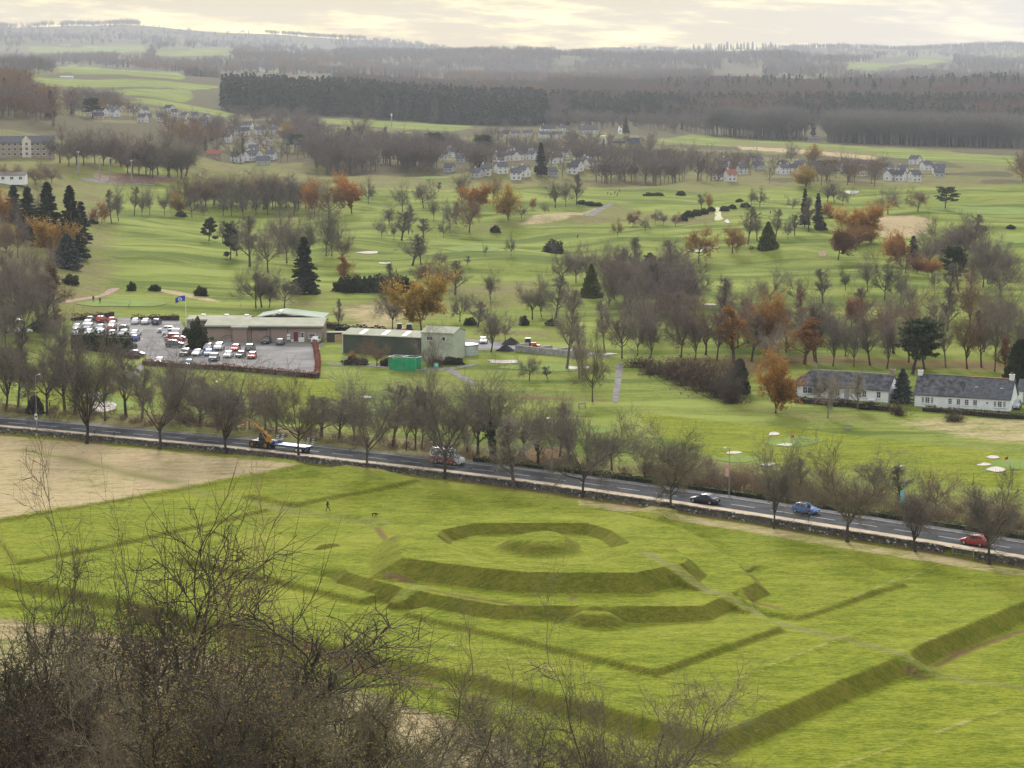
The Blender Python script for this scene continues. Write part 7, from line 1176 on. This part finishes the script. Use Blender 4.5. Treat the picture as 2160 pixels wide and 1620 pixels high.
for k, (px, py, col, lab) in enumerate([(869, 493, DK, 'golfer in black beside the bare trees of the middle course'), (1282, 411, (.5, .06, .04), 'golfer in red at the edge of the far group'), (1297, 410, DK, 'golfer in black at the centre of the far group'), (1303, 411, (.05, .05, .08), 'golfer in navy beside the centre of the far group'), (1307, 405, (.45, .12, .06), 'golfer in orange behind the far group'), (1206, 423, DK, 'golfer in black below the tall bare trees'), (1212, 424, (.6, .6, .6), 'golfer in white below the tall bare trees'), (864, 578, (.55, .55, .55), 'golfer in pale clothes by the evergreen bank'), (836, 578, (.1, .1, .1), 'golfer in dark clothes by the evergreen bank'), (1591, 451, DK, 'golfer in black near the gorse path'), (1625, 452, (.1, .1, .12), 'golfer in grey near the slim birches')]):
    person(up(px, py), k*1.1, cloth('golfer_%d' % k, [(0, DK), (.9, col), (1.5, SKN), (1.66, (.1, .07, .05))]), lab, 'stand', 1.03, 'golfers')
for k, (px, py, lab) in enumerate([(861, 494, 'black golf trolley beside the golfer on the middle course'), (1288, 412, 'black golf trolley beside the golfer in red'), (1218, 501, 'black golf bag standing alone on the slope'), (1301, 414, 'dark golf trolley in front of the far group')]):
    p = up(px, py); c = empty('golf_trolley', p); tag(c, lab, 'trolley', 'golf trolleys'); MB().cyl((0, 0, .3), (.3, 0, 1.15), .16, .2, 10).build('bag', BLK, c)
    for y in (-.3, .3): MB().cyl((0, y-.03, .16), (0, y+.03, .16), .16, n=12).build('wheel', TYRE, c)
    MB().cyl((0, 0, .3), (-.45, 0, 1.0), .025, n=5).build('handle', STEEL, c)
for k, (px, py, lab) in enumerate([(1788, 908, 'weathered grey bench on the lower course'), (1228, 860, 'grey bench at the foot of the gravel path'), (988, 823, 'low grey bench below the shed path')]):
    p = gp(px, py); c = empty('bench', p, -.1+k*.4); tag(c, lab, 'bench', 'course benches'); 
    for y in (-.15, .0, .15): MB().box((0, y, .42), (1.6, .12, .05)).build('seat_slat', KERB, c)
    for x in (-.65, .65): MB().box((x, 0, 0), (.1, .4, .42)).build('leg', KERB, c)
    for z in (.6, .78): MB().box((0, .24, z), (1.6, .05, .12)).build('back_slat', KERB, c)
    for x in (-.65, .65): MB().box((x, .27, .0), (.08, .06, .92)).build('back_post', KERB, c)
# ------------------------------------------------------------------ far woods: masses no one could count
def far_mat(name, c1, c2, sc=.05):
    m = bpy.data.materials.new(name); m.use_nodes = True; nt = m.node_tree; b = nt.nodes['Principled BSDF']
    oi = nd(nt, 'ShaderNodeObjectInfo'); g = nd(nt, 'ShaderNodeNewGeometry')
    c = mixc(nt, oi.outputs['Random'], c1, c2); n = noise(nt, g.outputs['Position'], .35, 3)
    c = mixc(nt, mth(nt, 'MULTIPLY', ramp(nt, n, .35, .65), .35), c, tuple(x*1.5 for x in c1)); n2 = noise(nt, g.outputs['Position'], .008, 2)
    c = mixc(nt, ramp(nt, n2, .45, .6), c, tuple(x*.8 for x in c2))
    lk(nt, c, b.inputs['Base Color']); b.inputs['Roughness'].default_value = .95; b.inputs['Specular IOR Level'].default_value = .1; return m
FB = far_mat('far_twig', (.13, .112, .10), (.21, .175, .145)); FBP = far_mat('far_poplar', (.17, .155, .135), (.23, .21, .18)); FR = far_mat('far_russet', (.15, .105, .085), (.24, .155, .105)); FC = far_mat('far_needle', (.058, .07, .052), (.105, .115, .078)); FO = far_mat('far_orange', (.20, .12, .05), (.30, .17, .06))
def far_bare(name, seed, m, H=15., W=.8, n=5):
    rng = np.random.RandomState(seed); A = np.array; p = Parts(); N, DD, Rr, V, Q = strands(np.zeros((1, 3)), A([[0, 0, 1.]]), A([H*.55]), A([H*.022]), A([H*.012]), 3, 4, .05, .05, rng); p.add(V, Q)
    P, D, L, r = spawn(N, DD, Rr, A([H*.95]), 7, .35, 1., .6/.8*W, .2, .6, rng); N, DD, Rr, V, Q = strands(P, D, L, np.full(len(P), .14), np.full(len(P), .06), 3, 3, .12, .08, rng); p.add(V, Q)
    P, D, L, r = spawn(N, DD, Rr, L, 7, .2, 1., .7, .25, .5, rng); N, DD, Rr, V, Q = strands(P, D, L, np.full(len(P), .09), np.full(len(P), .05), 2, 3, .15, .05, rng); p.add(V, Q)
    P, D, L, r = spawn(N, DD, Rr, L, n, .1, 1., .75, .25, .6, rng); N, DD, Rr, V, Q = strands(P, D, L, np.full(len(P), .075), np.full(len(P), .03), 1, 3, .15, .02, rng); p.add(V, Q)
    o = bpy.data.objects.new(name, p.mesh(name, m)); return o
def far_conifer(name, seed, H=20., W=5.5):
    rng = np.random.RandomState(seed); p = Parts(); cone_core(p, H, W*.3, H*.12, rng, 6, 4); nb = 150; z = H*(.12+.88*rng.rand(nb)); q = 1-z/H; a = rng.rand(nb)*6.28; r = W*.5*q**.8*(.45+.6*rng.rand(nb))
    p.add(*quads_at(np.stack([np.cos(a)*r, np.sin(a)*r, z-.15*r], 1), 1.5, rng, 1.6, np.stack([np.cos(a), np.sin(a), -.5+0*a], 1), .35)); N, DD, Rr, V, Q = strands(np.zeros((1, 3)), np.array([[0, 0, 1.]]), np.array([H*.9]), np.array([.25]), np.array([.06]), 2, 4, .01, .05, rng); p.add(V, Q)
    return bpy.data.objects.new(name, p.mesh(name, FC))
pc = bpy.data.collections.new('woodland_kinds')
for i, o in enumerate([far_bare('wood_a', 1, FB), far_bare('wood_b', 2, FB, W=1.0), far_bare('wood_c', 3, FBP, 16, .5), far_bare('wood_d', 4, FR), far_conifer('wood_e', 5), far_conifer('wood_f', 6, 22, 4.6), far_bare('wood_g', 7, FO, 13, .9, 7)]): pc.objects.link(o)
def wood_nodes():
    ng = bpy.data.node_groups.new('scatter_trees', 'GeometryNodeTree'); ng.interface.new_socket('Geometry', in_out='INPUT', socket_type='NodeSocketGeometry'); ng.interface.new_socket('Geometry', in_out='OUTPUT', socket_type='NodeSocketGeometry')
    i = ng.nodes.new('NodeGroupInput'); o = ng.nodes.new('NodeGroupOutput'); ip = ng.nodes.new('GeometryNodeInstanceOnPoints'); ci = ng.nodes.new('GeometryNodeCollectionInfo')
    ci.inputs['Collection'].default_value = pc; ci.inputs['Separate Children'].default_value = True; ci.inputs['Reset Children'].default_value = True; ip.inputs['Pick Instance'].default_value = True
    def na(n, t):
        a = ng.nodes.new('GeometryNodeInputNamedAttribute'); a.data_type = t; a.inputs['Name'].default_value = n; return a.outputs['Attribute']
    ng.links.new(i.outputs[0], ip.inputs['Points']); ng.links.new(ci.outputs[0], ip.inputs['Instance']); ng.links.new(na('kind', 'INT'), ip.inputs['Instance Index']); ng.links.new(na('scl', 'FLOAT_VECTOR'), ip.inputs['Scale'])
    ev = ng.nodes.new('FunctionNodeEulerToRotation'); ng.links.new(na('rot', 'FLOAT_VECTOR'), ev.inputs[0]); ng.links.new(ev.outputs[0], ip.inputs['Rotation']); ng.links.new(ip.outputs[0], o.inputs[0]); return ng
WN_ = wood_nodes(); NTREES = 0
FIELDS = [[(62, 160), (90, 158), (430, 176), (480, 183), (415, 191), (190, 186), (100, 183), (60, 178)], [(120, 139), (160, 138), (300, 148), (400, 158), (390, 170), (220, 160), (125, 155)], [(230, 190), (400, 188), (412, 205), (390, 218), (265, 203)], [(280, 206), (400, 220), (500, 239), (480, 248), (300, 218)], [(620, 250), (800, 254), (1010, 264), (1050, 272), (960, 280), (850, 276), (720, 266)], [(1380, 290), (1460, 282), (1700, 300), (2160, 330), (2135, 350), (1850, 334), (1600, 318), (1400, 308)], [(1760, 140), (1950, 120), (2010, 130), (1830, 152)], [(60, 98), (300, 94), (320, 108), (80, 112)], [(330, 108), (480, 102), (500, 112), (360, 120)], [(1380, 290), (1440, 276), (1480, 290), (1420, 310)]]
FD = [max(gp(*q)[1] for q in f) for f in FIELDS]
HB_ = [(t[0], t[1], t[2], p[1]) for t, p in TOWN_POS]+[(60, 336, 130, FLATS[1]), (1328, 303, 64, gp(1328, 303)[1]), (1272, 303, 16, gp(1272, 303)[1]), (1308, 283, 12, gp(1308, 283)[1]), (1718, 301, 28, gp(1718, 301)[1]), (826, 268, 8, gp(826, 268)[1])]
def open_view(x, d, z, h_, rng):
    keep = np.ones(len(x), bool); px = 1080+F_PX*x/d; py = lambda zz: 150+(CAM_H-zz)*F_PX/d
    for f, fd in zip(FIELDS, FD):
        lo = min(q[0] for q in f); hi = max(q[0] for q in f); m = (d < fd+20) & (px > lo-4) & (px < hi+4)
        if m.any():
            bad = np.zeros(m.sum(), bool)
            for k in (0, .5, 1.0): bad |= sdist(np.stack([px[m], py(z+h_*k)[m]], 1), f) > -1
            keep[np.where(m)[0][bad]] = False
    for hx, hy, hw, hd in HB_:
        keep &= ~((np.abs(px-hx) < hw*.62) & (d < hd+10) & (py(z+h_) < hy-3) & (py(z) > hy-30) & (rng.rand(len(x)) < .74)); keep &= ~((np.abs(px-hx) < hw*.6) & (np.abs(d-hd-4) < 11))
    return keep
def wood(name, label, blocks, seed):
    """blocks: px0, px1, d0, d1, spacing, height, kind weights, patchiness"""
    global NTREES
    rng = np.random.RandomState(seed); PP, KK, SS = [], [], []
    for px0, px1, d0, d1, sp, h_, kw, patch in blocks:
        u0, u1 = (px0-1080)/F_PX, (px1-1080)/F_PX; n = int((u1-u0)*(d0+d1)/2*(d1-d0)/sp**2); d = d0+(d1-d0)*rng.rand(n); u = u0+(u1-u0)*rng.rand(n)
        x = u*d; keep = (vnoise(x/90+seed, d/110) > patch-.15*rng.rand(n)) & (d > d0+(d1-d0)*.22*vnoise(x/35+seed, x*0+.5)) & (np.abs(u-(u0+u1)/2) < (u1-u0)/2-.006*vnoise(d/40, d*0+seed)); x, d = x[keep], d[keep]; zz_ = height(x, d); k2 = open_view(x, d, zz_, h_*1.05, rng); x, d = x[k2], d[k2]; n = len(x)
        ks = np.array(list(kw)); pw = np.array([kw[k] for k in kw], float); pw /= pw.sum(); q_ = np.clip(vnoise(x/130+seed*7, d/230+3)*1.7-.35+rng.normal(0, .13, n), 0, .9999); mix_ = rng.rand(n) < .35; q_[mix_] = rng.rand(mix_.sum()); KK.append(ks[np.searchsorted(np.cumsum(pw)-1e-9, q_).clip(0, len(ks)-1)]); z = height(x, d)
        PP.append(np.stack([x, d, z-.2], 1)); s = h_*(.78+.44*rng.rand(n)); SS.append(s)
    PP = np.concatenate(PP); KK = np.concatenate(KK).astype(np.int32); SS = np.concatenate(SS); NTREES += len(PP)
    hh = np.array([15, 15, 16, 15, 20, 22, 13.])[KK]; s = SS/hh
    me = mesh_np(name, PP); a = me.attributes.new('kind', 'INT', 'POINT'); a.data.foreach_set('value', KK)
    a = me.attributes.new('scl', 'FLOAT_VECTOR', 'POINT'); a.data.foreach_set('vector', np.stack([s*(.9+.4*rng.rand(len(s)))]*2+[s], 1).astype(np.float32).ravel())
    a = me.attributes.new('rot', 'FLOAT_VECTOR', 'POINT'); r = np.zeros((len(s), 3), np.float32); r[:, 2] = rng.rand(len(s))*6.28; a.data.foreach_set('vector', r.ravel())
    o = bpy.data.objects.new(name, me); link(o); md = o.modifiers.new('scatter', 'NODES'); md.node_group = WN_
    return tag(o, label, 'wood', kind='stuff')
wood('conifer_forest', 'dark even conifer plantation across the valley', [(415, 470, 2250, 2420, 8, 22, {4: 1, 5: 1}, 0), (468, 1160, 2330, 2950, 8.5, 25, {4: 2, 5: 3}, 0), (1040, 1200, 2450, 2900, 11, 20, {4: 2, 0: 2}, 0)], 1)
wood('conifer_forest', 'dark green conifer band below the brown hill wood', [(1150, 2200, 2620, 3060, 9, 20, {4: 3, 5: 2, 3: .4}, .1)], 2)
wood('poplar_woods', 'grey bare poplar belts on the meadow', [(1468, 1700, 2270, 2400, 6, 23, {2: 1}, 0), (1735, 2160, 2200, 2380, 6, 23, {2: 1}, 0), (1690, 1730, 2330, 2420, 9, 20, {2: 1, 4: .3}, 0)], 3)
wood('hill_woods', 'purple-brown bare wood rising to the near ridge', [(1150, 2250, 3050, 3900, 11, 16, {0: 3, 3: 3, 1: 2, 4: .25}, 0), (1440, 1830, 3650, 3900, 13, 20, {4: 2, 3: 1}, .2), (1380, 2250, 3200, 3800, 42, 24, {4: 1, 5: 1}, 0), (1900, 2200, 3600, 3950, 26, 24, {4: 1}, 0), (700, 1160, 3050, 3700, 16, 15, {0: 2, 6: .6, 4: .3}, .25)], 4)
wood('hill_woods', 'hazy woods over the far hills', [(-80, 1500, 4700, 7400, 27, 17, {0: 3, 1: 2, 4: 1.5, 3: 2, 6: .4}, .46), (700, 1700, 6300, 11800, 32, 22, {0: 3, 4: 2, 3: 2}, .34), (-80, 700, 7200, 11800, 46, 20, {0: 3, 4: .8}, .58), (1600, 2250, 4700, 12000, 36, 22, {0: 2, 4: 2, 3: 2}, .42), (-20, 310, 11900, 12030, 14, 22, {0: 2, 1: 1}, .45), (960, 1260, 11900, 12030, 16, 18, {0: 1, 4: 1}, .6), (1450, 1640, 11700, 12000, 40, 36, {4: 1, 5: 1}, .35), (1640, 2250, 11900, 12050, 16, 18, {4: 1}, .25), (560, 780, 11900, 12030, 16, 20, {0: 1}, .45)], 5)
wood('edge_woods', 'close-set bare trees along the far edge of the golf course', [(660, 940, 1330, 1450, 9, 14, {0: 2, 1: 2, 3: .5}, .1), (930, 1240, 1300, 1380, 11, 12, {0: 2, 1: 2, 3: .5}, .3), (1240, 1600, 1270, 1370, 11, 13, {0: 2, 1: 2, 3: .6}, .3), (1600, 2200, 1220, 1330, 10.5, 12, {0: 2, 1: 2, 3: 1, 6: .3}, .25)], 9)
V_ = {0: 3, 1: 2, 3: .8, 4: .3, 6: .25}
wood('valley_woods', 'bare brown woods round the villages at the valley foot', [(-60, 130, 1500, 2250, 12, 16, {0: 3, 3: 3, 6: 2, 4: .4}, 0), (130, 480, 1650, 2350, 15, 11, V_, .2), (330, 700, 1400, 1950, 14, 11, V_, .15), (600, 1130, 1420, 2050, 15, 10, V_, .18), (1100, 1500, 1400, 1980, 15, 10, V_, .2), (1500, 2200, 1340, 1900, 14.5, 10, V_, .2), (-60, 420, 2950, 3600, 20, 12, {0: 2, 4: 1, 1: 1}, .42), (-60, 480, 3600, 4500, 18, 14, {0: 2, 4: 1.2, 1: 1, 6: .2}, .2), (120, 420, 2350, 2950, 28, 8, {0: 1, 1: 1, 6: .3}, .5), (480, 720, 2100, 2300, 18, 10, {0: 1, 1: 1}, .2), (1100, 1500, 2350, 2620, 16, 12, {0: 2, 1: 1, 4: .4}, .1), (700, 1100, 2150, 2300, 24, 9, {0: 1, 1: 1}, .4)], 6)

# ------------------------------------------------------------------ the air
hz = MB().box((0, 6700, -50), (26000, 14400, 480)); hm = bpy.data.materials.new('haze'); hm.use_nodes = True; nt = hm.node_tree; nt.nodes.clear()
vo = nd(nt, 'ShaderNodeVolumePrincipled', inp={'Color': (.88, .92, 1.0, 1), 'Density': 0.58e-4, 'Anisotropy': .15}); ou_ = nd(nt, 'ShaderNodeOutputMaterial'); lk(nt, vo.outputs[0], ou_.inputs['Volume'])
tag(hz.build('haze', hm), 'pale haze lying over the valley', kind='stuff')
